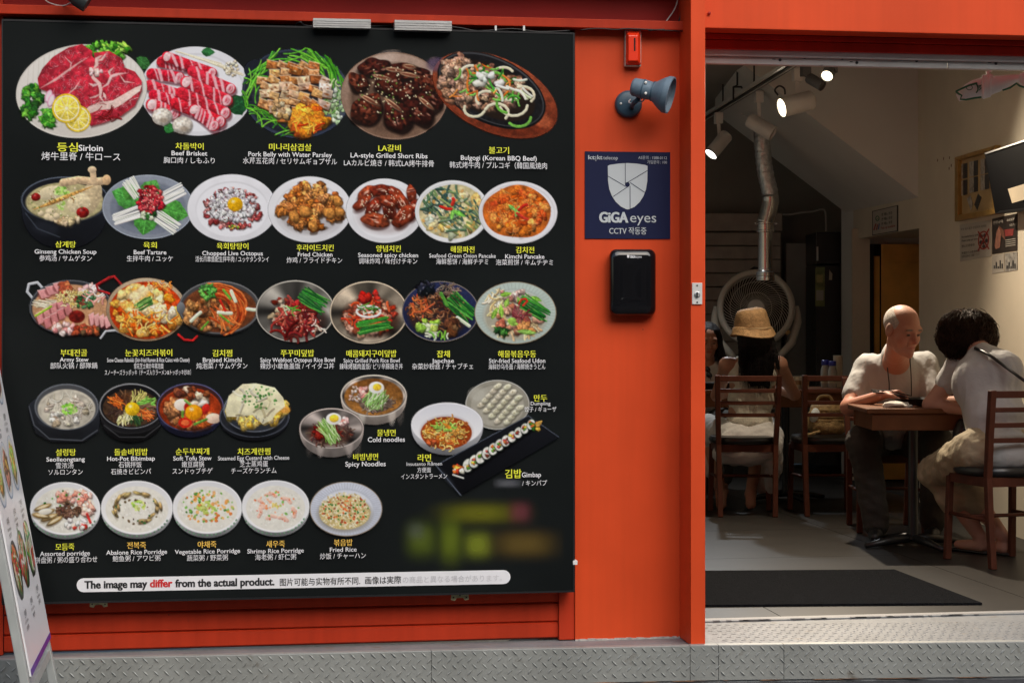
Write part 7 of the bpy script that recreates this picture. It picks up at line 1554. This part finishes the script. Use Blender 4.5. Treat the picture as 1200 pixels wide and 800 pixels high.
# ================================================================ PEOPLE
M['skin'] = attr_mat('skin', .5, .3, alpha=False, bump=.25, bs=110)
M['hair'] = mat('black_hair', (.009, .007, .007), .5, spec=.15, var=.4, vs=40, bump=.7, bs=120)
def strand_mesh(name, parent, paths, m, r=.0016, seg=3):
    mb = MB()
    for P in paths: mb.tube(P, [r*1.0]*(len(P)-2)+[r*.8, r*.3], seg, caps=False)
    return mb.build(name, m, parent, smooth=True, kind='stuff')
def frame(fwd, up=(0, 0, 1)):
    f = Vector(fwd).normalized(); r = f.cross(Vector(up)).normalized(); u = r.cross(f); return Matrix((r, f, u)).transposed()    # columns: right, forward, up
def head_prims(Cn, Fm, s=1.0, male=False):
    T = lambda x, y, z: Vector(Cn)+Fm @ (Vector((x, y, z))*s); Rn = np.array(Fm)
    E = lambda x, y, z, a, b, c, k: ('e', T(x, y, z), (a*s, b*s, c*s), Rn, k*s)
    Cc = lambda p, q, ra, rb, k: ('c', T(*p), T(*q), ra*s, rb*s, k*s)
    pr = [E(0, -.012, .035, .074, .094, .082, .01), E(0, .018, -.028, .060, .072, .080, .03), E(0, .046, -.085, .040, .040, .030, .03),
          E(.040, .052, -.030, .024, .026, .026, .02), E(-.040, .052, -.030, .024, .026, .026, .02), Cc((-.04, .074, .022), (.04, .074, .022), .013, .013, .02),
          Cc((0, .084, .012), (0, .108, -.028), .008, .012, .012), Cc((-.013, .090, -.034), (.013, .090, -.034), .009, .009, .01), Cc((0, .086, -.09), (0, .082, -.1), .014, .016, .02)]
    pr += [('-e', T(sx_*.031, .094, .0), (.019*s, .013*s, .011*s), Rn, .012*s) for sx_ in (-1, 1)]
    pr += [E(sx_*.031, .074, .0, .0135, .0125, .0125, .003) for sx_ in (-1, 1)]
    pr += [Cc((-.022, .081, -.060), (.022, .081, -.060), .0055, .0055, .006), Cc((-.016, .080, -.069), (.016, .080, -.069), .006, .006, .006)]
    pr += [E(sx_*.078, -.006, -.002, .010, .022, .034, .008) for sx_ in (-1, 1)]
    pr += [('-e', T(sx_*.088, .002, .002), (.006*s, .012*s, .018*s), Rn, .005*s) for sx_ in (-1, 1)]
    return pr, T
def face_paint(T, s, skin, hairc=None):
    d = tuple(v*.25 for v in skin); lip = (skin[0]*.85, skin[1]*.45, skin[2]*.45)
    P = [(T(0, .085, -.065), (.026*s, .02*s, .010*s), lip, 2), (T(0, .1, -.03), (.03*s, .03*s, .03*s), (min(1, skin[0]*1.12), skin[1]*.85, skin[2]*.8), 1)]
    for q in (-1, 1): P += [(T(q*.031, .088, .0), (.015*s, .014*s, .0065*s), (.05, .03, .025), 3), (T(q*.034, .088, .024), (.024*s, .02*s, .006*s), d, 2.5), (T(q*.048, .06, -.03), (.03*s, .03*s, .03*s), (min(1, skin[0]*1.1), skin[1]*.86, skin[2]*.82), .8)]
    return P
def hand_prims(W, dirn, palm, s=1.0, curl=(.5, .6, .65, .7), side=1, spread=.12):
    """W wrist, dirn towards the knuckles, palm the way the palm faces, side +1: thumb on dirn x palm"""
    f = Vector(dirn).normalized(); n = Vector(palm); n = (n-f*n.dot(f)).normalized(); r = f.cross(n)*side; W = Vector(W); pr = []
    kn = [W+f*.088*s+r*(.030-.020*i)*s-n*.002*abs(i-1.5)*s for i in range(4)]
    for i in range(4): pr.append(('c', W+f*.015*s+r*(.016-.011*i)*s, kn[i], .0145*s, .0115*s, .012*s))
    L = (.043, .048, .045, .036)
    for i in range(4):
        p = kn[i]; a = curl[i]*.9; d = (f*math.cos(a)+n*math.sin(a)+r*spread*(1.5-i)*.5).normalized()
        for j, q in enumerate((1.0, .66, .55)):
            e = p+d*L[i]*q*s; pr.append(('c', p, e, (.0092-.0008*j)*s, (.0085-.0010*j)*s, .003*s)); p = e; a += curl[i]*1.05; d = (f*math.cos(a)+n*math.sin(a)).normalized()
    t0 = W+f*.022*s+r*.022*s+n*.006*s; t1 = W+f*.052*s+r*.050*s+n*.022*s; t2 = t1+(f*.75+n*.5-r*.15).normalized()*.032*s; t3 = t2+(f*.75+n*.35-r*.5).normalized()*.026*s
    pr += [('c', t0, t1, .015*s, .0115*s, .012*s), ('c', t1, t2, .0105*s, .0092*s, .004*s), ('c', t2, t3, .009*s, .0075*s, .003*s)]
    return pr
def person(loc, lb): return thing('person', Vector((loc.x, loc.y, 0)), lb, 'person')

# ---- 1: woman in the straw hat, seen from behind
SK = (.38, .19, .12)
pe = person(D(877, 500, 11.6), 'woman in a tan straw hat and cream sleeveless top, back to the door')
vd = (Vector((ST, CT, 0))); rdir = Vector((CT, -ST, 0))
hc = D(881, 398, 11.55); Fm = frame(vd+Vector((-.12, 0, -.18)))
pr, T = head_prims(hc, Fm, 1.0)
nk = D(881, 418, 11.62); shL = D(852, 428, 11.62); shR = D(913, 427, 11.62)
body = [('c', hc+Vector((0, 0, -.06)), nk, .05, .052, .02), ('c', nk, D(882, 428, 11.62), .05, .07, .03), ('c', shL, shR, .048, .048, .04), ('e', D(882, 448, 11.62), (.15, .09, .15), None, .05), ('e', D(878, 485, 11.62), (.135, .10, .14), None, .05), ('e', D(876, 512, 11.62), (.17, .13, .11), None, .05)]
eL = D(840, 463, 11.85); eR = D(931, 462, 11.88); wL = D(866, 458, 12.1); wR = D(908, 456, 12.1)
body += [('c', shL, eL, .047, .037, .03), ('c', eL, wL, .036, .024, .02), ('c', shR, eR, .047, .037, .03), ('c', eR, wR, .036, .024, .02)]
body += hand_prims(wL, vd*.6+rdir*.8, Vector((0, 0, -1)), .92, side=1) + hand_prims(wR, vd*.8-rdir*.6, Vector((0, 0, -1)), .92, side=-1)
hL, hR = D(862, 512, 11.62), D(892, 512, 11.62); kL, kR = LX(1.27, 12.02, .50), LX(1.62, 12.02, .50); aL, aR = LX(1.33, 11.78, .10), LX(1.52, 11.80, .10)
for h_, k_, a_ in ((hL, kL, aL), (hR, kR, aR)): body += [('c', h_, k_, .085, .058, .04), ('c', k_, a_, .052, .034, .03), ('c', a_, a_+vd*-.02+Vector((0, 0, -.06)), .034, .030, .02), ('c', a_+Vector((0, 0, -.065)), a_+vd*.12+Vector((0, 0, -.07)), .030, .020, .02)]
sdf_mesh('body', pr+body, .0085, M['skin'], pe, base=SK, paint=face_paint(T, 1, SK))
M['cream'] = mat('cream_knit_cotton', (.56, .52, .42), .85, var=.08, vs=20, bump=.5, bs=90)
sdf_mesh('sleeveless_top', [('e', D(882, 440, 11.62), (.150, .105, .13), None, .05), ('e', D(880, 468, 11.62), (.148, .115, .13), None, .05), ('e', D(878, 495, 11.62), (.150, .12, .10), None, .05), ('c', D(866, 424, 11.62), D(864, 440, 11.6), .030, .05, .04), ('c', D(899, 424, 11.62), D(900, 440, 11.6), .030, .05, .04), ('-e', D(881, 415, 11.55), (.075, .14, .06), None, .02)], .009, M['cream'], pe, fold=[(.005, .10, 3), (.002, .03, 8)], cut=[(D(880, 507, 11.62), (0, 0, -1))])
M['skirt'] = mat('white_cotton_skirt', (.50, .485, .46), .85, var=.05, bump=.3, bs=50)
sk = [('e', D(877, 512, 11.60), (.205, .15, .10), None, .05), ('e', D(876, 530, 11.56), (.215, .16, .085), None, .05), ('c', hL, kL, .12, .09, .06), ('c', hR, kR, .12, .09, .06), ('c', D(905, 520, 11.50), D(908, 548, 11.56), .055, .045, .05), ('c', D(850, 520, 11.50), D(847, 538, 11.56), .05, .03, .05)]
sk += [('c', kL, LX(1.30, 12.0, .25), .085, .07, .05), ('c', kR, LX(1.60, 11.92, .16), .09, .07, .05), ('c', D(906, 545, 11.62), D(903, 572, 11.75), .05, .035, .05)]
sdf_mesh('skirt', sk, .010, M['skirt'], pe, fold=[(.010, .16, 4), (.005, .06, 6)])
# long black hair
hr = [('e', hc+Vector((0, 0, .02)), (.090, .108, .10), None, .03)]
for k in range(9):
    x = 870+k*4.1; d_ = 11.53-.02*math.sin(math.pi*k/8)
    hr.append(('c', D(x, 396, 11.50), D(872+k*3.7+U(-1, 1), 430, d_), .022, .022, .03)); hr.append(('c', D(872+k*3.7, 430, d_), D(875+k*3.2+U(-2, 2), 450+U(-6, 5), d_+.01), .022, .010, .03))
hr += [('c', D(869, 400, 11.5), D(867, 424, 11.5), .018, .010, .02), ('c', D(867, 424, 11.5), D(871, 446, 11.48), .010, .006, .01), ('c', D(905, 402, 11.5), D(912, 432, 11.49), .02, .012, .02)]
sdf_mesh('long_hair', hr, .008, M['hair'], pe, fold=[(.0045, .028, 3)])
paths = []
for k in range(520):
    x0 = U(866, 906); t0 = U(-.02, .03); x1 = 870+(x0-866)*.86+U(-2, 2); yb = U(432, 466)-abs(x0-887)*.5; dd = 11.50-.030*math.sin(math.pi*(x0-864)/44)+U(-.008, .004); w_ = U(-1.5, 1.5)
    paths.append([D(x0, 392, dd+.04), D(x0+w_*.3, 404, dd), D((x0+x1)/2+w_, 422, dd-.005), D(x1+w_*.6, yb-14, dd+.0), D(x1+U(-2, 2), yb, dd+.01)])
for k in range(26):
    s0 = 868 if k % 2 else 905; x1 = s0+(U(-4, 3) if k % 2 else U(0, 9)); paths.append([D(s0, 398, 11.5), D(x1, 418, 11.48), D(x1+U(-2, 2), 436, 11.47), D(x1+U(-3, 3), U(440, 455), 11.48)])
strand_mesh('hair_strands', pe, paths, M['hair'], .0017)
t_ = thing('straw_hat', hc, 'tan straw bucket hat worn by the long-haired woman', 'hat')
M['hatm'] = mat('tan_straw_hat', (.40, .235, .10), .75, var=.25, vs=50, bump=.6, bs=140)
hb = D(881.5, 384, 11.55); tl = Vector((0, 0, 1)) + rdir*-.04 - vd*.05
mb = MB(); prof = []
for k in range(15):
    z_ = -.012+.0085*k*1.0; r = .118-.0018*k+(.0018 if k % 2 else -.0008); prof.append((r, z_+.006))
prof = [(.141, -.050), (.145, -.044), (.138, -.034), (.131, -.020), (.125, -.008), (.118, .0)]+[(.1135-.0013*k+(.0016 if k % 2 else -.0006), .004+.0078*k) for k in range(13)]+[(.092, .110), (.074, .119), (.04, .125), (.001, .126)]
mb.lathe(hb, tl, prof, 64, caps=False, sx=1.0)
for i_, v_ in enumerate(mb.v):     # soft, slightly crushed straw
    q_ = np.array(v_)[None]; hgt = (v_-hb).z; a_ = math.atan2((v_-hb).y, (v_-hb).x); amp = .010 if hgt < 0 else .005
    d_ = Vector(((v_-hb).x, (v_-hb).y, 0)); d_ = d_.normalized() if d_.length > .002 else Vector((0, 0, 0))
    mb.v[i_] = v_+d_*(amp*.8*float(noise3(q_, .12, 4)[0])-(.010*max(0, hgt-.06)/.06))+Vector((0, 0, (amp*1.2*math.sin(2*a_+.8) if hgt < 0 else (.004*math.sin(a_*1+2.2)*max(0, hgt-.05)/.07))))
mb.build('straw_crown', M['hatm'], t_, smooth=60)
MB().lathe(hb, tl, [(.1215, -.004), (.1235, .001), (.1215, .006)], 48, caps=False).build('pale_cord', mat('pale_straw', (.55, .38, .20), .7), t_, smooth=True)


# ---- 2: woman facing us beyond the table, mostly hidden by the pilaster
SK2 = (.34, .175, .115)
pe = person(D(826, 450, 13.1), 'long dark haired woman in a white top half hidden behind the orange pilaster', )
hc = D(829, 398, 13.1); Fm = frame(-vd+Vector((.10, 0, -.30)))
pr, T = head_prims(hc, Fm, 1.0); nk = D(828, 420, 13.13)
neck = [('c', hc+Vector((0, 0, -.07)), nk, .046, .05, .02), ('c', nk, D(827, 428, 13.14), .05, .06, .02)]
body = [('c', D(799, 432, 13.15), D(853, 432, 13.15), .046, .046, .04), ('c', nk, D(826, 436, 13.15), .05, .08, .03), ('e', D(826, 455, 13.15), (.14, .09, .17), None, .05), ('e', D(826, 488, 13.15), (.15, .11, .14), None, .05), ('c', D(853, 432, 13.15), D(857, 462, 13.0), .042, .034, .03), ('c', D(857, 462, 13.0), D(838, 455, 12.75), .034, .022, .02), ('c', D(799, 432, 13.15), D(792, 462, 13.0), .042, .034, .03), ('c', D(792, 462, 13.0), D(812, 455, 12.75), .034, .022, .02)]
body += hand_prims(D(838, 455, 12.75), -vd*.5-rdir*.8, Vector((0, 0, -1)), .9, side=1)+hand_prims(D(812, 455, 12.75), -vd*.5+rdir*.8, Vector((0, 0, -1)), .9, side=-1)
for s_ in (-1, 1):
    lat0 = (826-600)/F*13.15; h_ = LX(lat0+s_*.09, 13.15, .50); k_ = LX(lat0+s_*.11, 12.78, .50); a_ = LX(lat0+s_*.10, 12.85, .09)
    body += [('c', h_, k_, .085, .058, .04), ('c', k_, a_, .052, .036, .03), ('c', a_+Vector((0, 0, -.05)), a_-vd*.12+Vector((0, 0, -.06)), .032, .022, .02)]
sdf_mesh('body', body, .009, M['skin'], pe, extra=[(pr+neck, .0045)], base=SK2, paint=face_paint(T, 1, SK2))
sdf_mesh('hair', [('e', hc+Vector((0, 0, .045))+vd*.014, (.090, .100, .084), None, .03), ('c', hc+rdir*.075+vd*.02, D(848, 428, 13.1), .030, .034, .03), ('c', hc-rdir*.075+vd*.02, D(811, 428, 13.1), .030, .034, .03), ('c', hc+rdir*.06+Vector((0, 0, .06))-vd*.03, hc+rdir*.085-vd*.02, .026, .024, .02), ('c', hc-rdir*.06+Vector((0, 0, .06))-vd*.03, hc-rdir*.085-vd*.02, .026, .024, .02), ('e', hc+Vector((0, 0, -.10))+vd*.08, (.09, .05, .16), None, .03), ('c', D(848, 428, 13.1), D(853, 442, 13.08), .034, .02, .03)], .008, M['hair'], pe, fold=(.004, .03, 5))
sdf_mesh('white_top', [('e', D(826, 448, 13.13), (.16, .115, .13), None, .05), ('e', D(826, 480, 13.13), (.16, .13, .15), None, .05), ('c', D(803, 432, 13.15), D(850, 432, 13.15), .056, .056, .04), ('c', D(852, 434, 13.14), D(856, 447, 13.08), .055, .052, .03), ('c', D(800, 434, 13.14), D(795, 447, 13.08), .055, .052, .03), ('-e', D(828, 424, 13.02), (.06, .07, .05), None, .02)], .009, M['skirt'], pe, fold=(.004, .08, 4))
sg_ = thing('sunglasses', D(831, 438, 13.0), 'dark sunglasses hooked on the white top of the half hidden woman', 'sunglasses')
for dx in (-3.5, 3.5): MB().lathe(D(830+dx*.3, 436+dx, 12.985), -vd, [(.022, 0), (.024, .002), (.022, .005), (.001, .006)], 18, sx=.8).build('lens', M['gloss'], sg_, smooth=40)
MB().tube([D(829, 430, 12.98), D(832, 436, 12.97), D(833, 445, 12.97)], .003, 6).build('temple', M['black'], sg_)
M['trs_d'] = mat('dark_brown_trousers', (.040, .034, .028), .8, var=.15, bump=.3, bs=60)
def trousers(pe, hips, legs, m, fold, hem=None, nm='trousers', r=(.105, .082, .07, .062)):
    P = [('e', hips, (.17, .13, .10), None, .05)]
    for h_, k_, a_ in legs: P += [('c', h_, k_, r[0], r[1], .05), ('c', k_, a_, r[2], r[3], .04)]
    return sdf_mesh(nm, P, .009, m, pe, fold=fold)
lat0 = (826-600)/F*13.15
trousers(pe, LX(lat0, 13.15, .52), [(LX(lat0+s_*.09, 13.15, .50), LX(lat0+s_*.11, 12.78, .50), LX(lat0+s_*.10, 12.86, .12)) for s_ in (-1, 1)], M['trs_d'], (.004, .07, 3))

# ---- 3: bald man facing us
SK3 = (.46, .215, .145)
pe = person(D(1046, 500, 10.6), 'balding man in a white t-shirt eating with black chopsticks behind the small table')
hc = D(1057.5, 386.5, 10.02); Fm = frame(-vd+rdir*.55+Vector((0, 0, -.34)))
pr, T = head_prims(hc, Fm, 1.13, True); nk = D(1050, 414, 10.2)
shL = D(1017, 431, 10.42); shR = D(1083, 429, 10.42)
eL = D(994, 477, 10.28); wL = D(1033, 463, 10.0); eR = D(1099, 478, 10.25); wR = D(1078, 474, 9.98)
neck = [('c', hc+Fm @ Vector((0, -.03, -.07)), nk, .050, .056, .02), ('c', nk, D(1050, 424, 10.33), .057, .062, .02)]
body = [('c', nk, D(1050, 432, 10.40), .060, .09, .04), ('c', shL, shR, .06, .06, .05), ('e', D(1049, 456, 10.44), (.15, .09, .15), None, .05), ('e', D(1046, 492, 10.52), (.14, .10, .14), None, .05)]
body += [('c', shL, eL, .056, .042, .03), ('c', eL, wL, .043, .028, .02), ('c', shR, eR, .056, .042, .03), ('c', eR, wR, .043, .028, .02)]
hands = hand_prims(wL, rdir*.95-vd*.15+Vector((0, 0, .10)), Vector((0, 0, -1))+(-vd*.3), 1.05, curl=(.75, .8, .9, 1.0), side=-1)+hand_prims(wR, -rdir*.5-vd*.6, Vector((0, 0, -1)), 1.05, side=1, curl=(.3, .35, .4, .45))
legs3 = [(LX(2.05, 10.6, .53), D(1012, 517, 10.17), D(1027, 613, 10.28)), (LX(2.28, 10.6, .53), D(1098, 520, 10.10), D(1093, 610, 10.30))]
for h_, k_, a_ in legs3: body += [('c', h_, k_, .08, .06, .04), ('c', k_, a_, .055, .04, .03)]
ringp = lambda V: np.clip(((V-_v(hc))@_v(Fm @ Vector((0, -.72, -.35))))*28-1.1, 0, 1)*(((V-_v(hc))@_v(Fm @ Vector((0, 0, 1)))) > -.07)*(((V-_v(hc))@_v(Fm @ Vector((0, 0, 1)))) < .065)*.6
sdf_mesh('body', body, .0085, M['skin'], pe, extra=[(pr+neck, .0036), (hands, .0042)], base=SK3, paint=face_paint(T, 1.13, SK3)+[(T(0, .05, -.080), (.065, .06, .042), (.33, .22, .185), 1.0), (T(0, -.01, .10), (.10, .10, .06), (.50, .34, .27), .8)]+[(T(q*.082, -.02, .03), (.03, .06, .06), (.40, .30, .25), .9) for q in (-1, 1)]+[(T(q*.033, .088, .024), (.026, .02, .006), (.16, .12, .10), 2.5) for q in (-1, 1)]+[(T(q*.030, .095, -.014), (.016, .014, .005), (.30, .13, .09), 1.5) for q in (-1, 1)]+[(T(q*.028, .09, -.046), (.006, .02, .018), (.28, .12, .085), 1.6) for q in (-1, 1)])
M['stub'] = mat('short_grey_hair', (.46, .41, .37), .8, var=.3, vs=90, bump=.6, bs=200)
RnM = np.array(Fm)
sdf_mesh('cropped_hair', [('e', T(0, -.016, .032), (.0875, .109, .093), RnM, .005), ('-e', T(0, .085, .098), (.074, .13, .062), RnM, .03), ('-e', T(0, .115, -.03), (.16, .098, .16), RnM, .02), ('-e', T(0, 0, -.10), (.15, .15, .075), RnM, .01)], .006, M['stub'], pe)
M['tee'] = mat('white_cotton_tee', (.41, .41, .41), .85, var=.03, bump=.25, bs=50)
sh_ = [('e', D(1049, 452, 10.43), (.195, .13, .15), None, .05), ('e', D(1048, 482, 10.47), (.185, .135, .15), None, .05), ('e', D(1041, 508, 10.52), (.20, .15, .09), None, .05), ('c', shL, shR, .07, .07, .05), ('c', D(1050, 417, 10.33), D(1050, 436, 10.40), .085, .12, .05)]
sh_ += [('c', shL, D(1002, 462, 10.35), .076, .076, .04), ('c', shR, D(1094, 462, 10.33), .076, .074, .04), ('-e', D(1056, 402, 10.10), (.070, .09, .045), None, .012), ('-c', nk+Vector((0, 0, .10)), nk+Vector((0, 0, -.005)), .058, .056, .008)]
sdf_mesh('t_shirt', sh_, .0085, M['tee'], pe, fold=[(.0065, (.09, .09, .34), 4), (.0030, (.04, .04, .12), 8)])
trousers(pe, LX(2.16, 10.62, .52), legs3, M['trs_d'], [(.006, .09, 3), (.003, .04, 9)], r=(.108, .092, .088, .072))
for h_, k_, a_ in legs3:
    f_ = (-vd+rdir*-.25).normalized(); b_ = Vector((a_.x, a_.y, .035)); sdf_mesh('shoe', [('e', b_+f_*-.01+Vector((0, 0, .02)), (.048, .048, .045), None, .03), ('c', b_-f_*.04, b_+f_*.13, .040, .036, .03), ('c', b_+f_*.13+Vector((0, 0, -.006)), b_+f_*.17+Vector((0, 0, -.008)), .034, .026, .02)], .008, M['black'], pe, cut=[((0, 0, .002), (0, 0, -1))])
for x0, x1, x2 in ((1039, 1040.5, 1042), (1066.5, 1067.5, 1068)):
    cable('lanyard_cord', [D(x0+2, 412, 10.22), D(x0, 420, 10.27), D(x1, 436, 10.255), D(x2, 450, 10.28), D(x2, 464, 10.29)], .0032, M['black'], '', pe)
ck = thing('chopsticks', D(1042, 459, 9.98), 'pair of thin black chopsticks held by the balding man', 'chopsticks')
MB().tube([D(1021, 457, 10.02), D(1046, 458.5, 9.96), D(1067, 463.5, 9.92)], [.0045, .004, .0025], 8).build('chopstick', M['black'], ck); MB().tube([D(1023, 459, 10.0), D(1048, 461.5, 9.94), D(1066, 466, 9.90)], [.0045, .004, .0025], 8).build('chopstick', M['black'], ck)

# ---- 4: dark curly haired woman, bowed over the table, seen from behind left
SK4 = (.44, .235, .17)
pe = person(D(1165, 520, 9.25), 'dark curly haired woman in white top and beige trousers bowed over the small table')
hc = D(1127, 392, 9.62); fw4 = (vd*.85-rdir*.62).normalized(); Fm = frame(fw4+Vector((0, 0, -.85)), up=fw4*.5+Vector((0, 0, 1)))
pr, T = head_prims(hc, Fm, 1.03); nk = D(1147, 411, 9.52)
shL = D(1123, 432, 9.66); shR = D(1178, 433, 9.34)
eL = D(1091, 474, 9.74); wL = D(1128, 480, 9.60); eR = D(1178, 470, 9.56); wR = D(1112, 470, 9.9)
body = [('c', hc+Fm @ Vector((0, -.03, -.06)), nk, .05, .052, .02), ('c', nk, D(1152, 425, 9.50), .052, .06, .04), ('c', shL, shR, .055, .055, .05), ('e', D(1156, 458, 9.42), (.12, .08, .14), None, .05), ('e', D(1163, 505, 9.30), (.12, .08, .14), None, .05)]
body += [('c', shL, eL, .052, .042, .03), ('c', eL, wL, .042, .027, .02), ('c', shR, eR, .052, .042, .03), ('c', eR, wR, .040, .027, .02)]
body += hand_prims(wL, rdir*.9+vd*.4, Vector((0, 0, -1)), .95, side=1)+hand_prims(wR, -rdir*.4+vd*.9, Vector((0, 0, -1)), .95, side=-1)
hp = LX(2.42, 9.24, .56)
kk = [D(1096, 553, 9.72), D(1120, 552, 9.72)]; aa = [G(1148, 648), G(1176, 650)]; aa = [Vector((p.x, p.y, .09)) for p in aa]
legs4 = [(hp-rdir*.10, kk[0], aa[0]), (hp+rdir*.08, kk[1], aa[1])]
for h_, k_, a_ in legs4: body += [('c', h_, k_, .085, .06, .04), ('c', k_, a_, .054, .036, .03), ('c', a_+Vector((0, 0, -.05)), a_+fw4*.14+Vector((0, 0, -.058)), .034, .024, .02)]
sdf_mesh('body', pr+body, .0075, M['skin'], pe, base=SK4, paint=face_paint(T, 1.03, SK4))
M['curl'] = mat('dark_brown_curly_hair', (.040, .022, .014), .6, spec=.15, var=.5, vs=50, bump=.9, bs=110)
hm = hc+rdir*.022+Vector((0, 0, .012))
sdf_mesh('hair_mass', [('e', hm+Vector((0, 0, .02)), (.108, .108, .090), None, .02), ('e', hm+rdir*.065+Vector((0, 0, -.02)), (.082, .09, .085), None, .04), ('e', hm-rdir*.07+Vector((0, 0, -.045)), (.070, .09, .075), None, .04), ('e', hm+Vector((0, 0, -.04))-vd*.04, (.10, .08, .075), None, .04)], .008, M['curl'], pe, fold=[(.006, (.05, .05, .10), 3)])
paths = []
crown = hm+Vector((0, 0, .03))+vd*.02
for k in range(1900):
    az = U(0, 6.283); el0 = U(.15, 1.5); wav = U(.006, .015); ph = U(0, 6.28); ln_ = U(.45, 1.12); P = []
    rad = U(.94, 1.08)+(U(0, .10) if k % 6 == 0 else 0); side = Vector((math.cos(az+1.57), math.sin(az+1.57), 0))
    for i in range(9):
        t = i/8*ln_; el = el0-t*1.75
        n = Vector((math.cos(az)*math.cos(el), math.sin(az)*math.cos(el), math.sin(el)))
        q = Vector((n.x*.124, n.y*.122, n.z*.110))*rad
        if el < -.1: q = q+Vector((0, 0, -.02*(-el-.1)))+n*.01
        q = q+side*wav*math.sin(ph+t*17)*(.4+t)+n*wav*.7*math.cos(ph+t*11)
        q = q+rdir*(.022 if q.dot(rdir) > 0 else -.012)*min(1, abs(q.dot(rdir))/.08)
        P.append(hm+q+Vector((0, 0, -.004)))
    paths.append(P)
strand_mesh('wavy_hair', pe, paths, M['curl'], .0019)
sh_ = [('e', D(1156, 452, 9.42), (.175, .135, .15), None, .05), ('e', D(1165, 486, 9.32), (.155, .14, .15), None, .06), ('e', D(1172, 528, 9.24), (.19, .175, .12), None, .08), ('c', shL, shR, .066, .066, .05), ('c', D(1152, 420, 9.47), D(1154, 436, 9.45), .078, .11, .05), ('c', shL, D(1112, 448, 9.70), .070, .066, .03), ('c', shR, D(1178, 452, 9.46), .068, .066, .08), ('e', D(1158, 440, 9.42), (.15, .12, .11), None, .08), ('-e', D(1141, 403, 9.56), (.075, .075, .055), None, .015)]
sdf_mesh('white_top', sh_, .0085, M['tee'], pe, fold=[(.006, (.10, .10, .28), 4), (.0025, (.035, .035, .10), 8)])
M['beige'] = mat('beige_linen_trousers', (.36, .30, .20), .85, var=.08, bump=.3, bs=60)
P = [('e', hp+Vector((0, 0, -.0)), (.19, .16, .105), None, .05)]
for (h_, k_, a_) in legs4: P += [('c', h_, k_, .115, .088, .05), ('c', k_, k_.lerp(a_, .42), .078, .072, .04), ('c', k_.lerp(a_, .38), k_.lerp(a_, .44), .082, .084, .02)]
sdf_mesh('beige_trousers', P, .0085, M['beige'], pe, fold=[(.006, .08, 3), (.0035, .035, 9)])
for (h_, k_, a_) in legs4: sdf_mesh('sandal', [('c', a_+Vector((0, 0, -.080))-fw4*.03, a_+fw4*.16+Vector((0, 0, -.080)), .036, .034, .02)], .008, M['black'], pe, cut=[((0, 0, .002), (0, 0, -1)), ((0, 0, .016), (0, 0, 1))])
cable('shoulder_strap', [D(1143, 408, 9.42), D(1158, 415, 9.29), D(1176, 428, 9.22), D(1195, 442, 9.12), D(1215, 460, 9.08), D(1222, 500, 9.0)], .0085, M['black'], '', pe)
hb_ = thing('black_handbag', D(1129, 503, 9.62), 'small black shoulder bag hanging between the curly haired woman and the table', 'bag')
sdf_mesh('bag_body', [('e', D(1129, 504, 9.62), (.045, .05, .065), None, .03), ('e', D(1128, 511, 9.62), (.05, .05, .05), None, .03)], .008, M['black'], hb_)
cable('strap', [D(1128, 500, 9.58), D(1131, 488, 9.56), D(1132, 478, 9.55)], .006, M['black'], '', hb_)
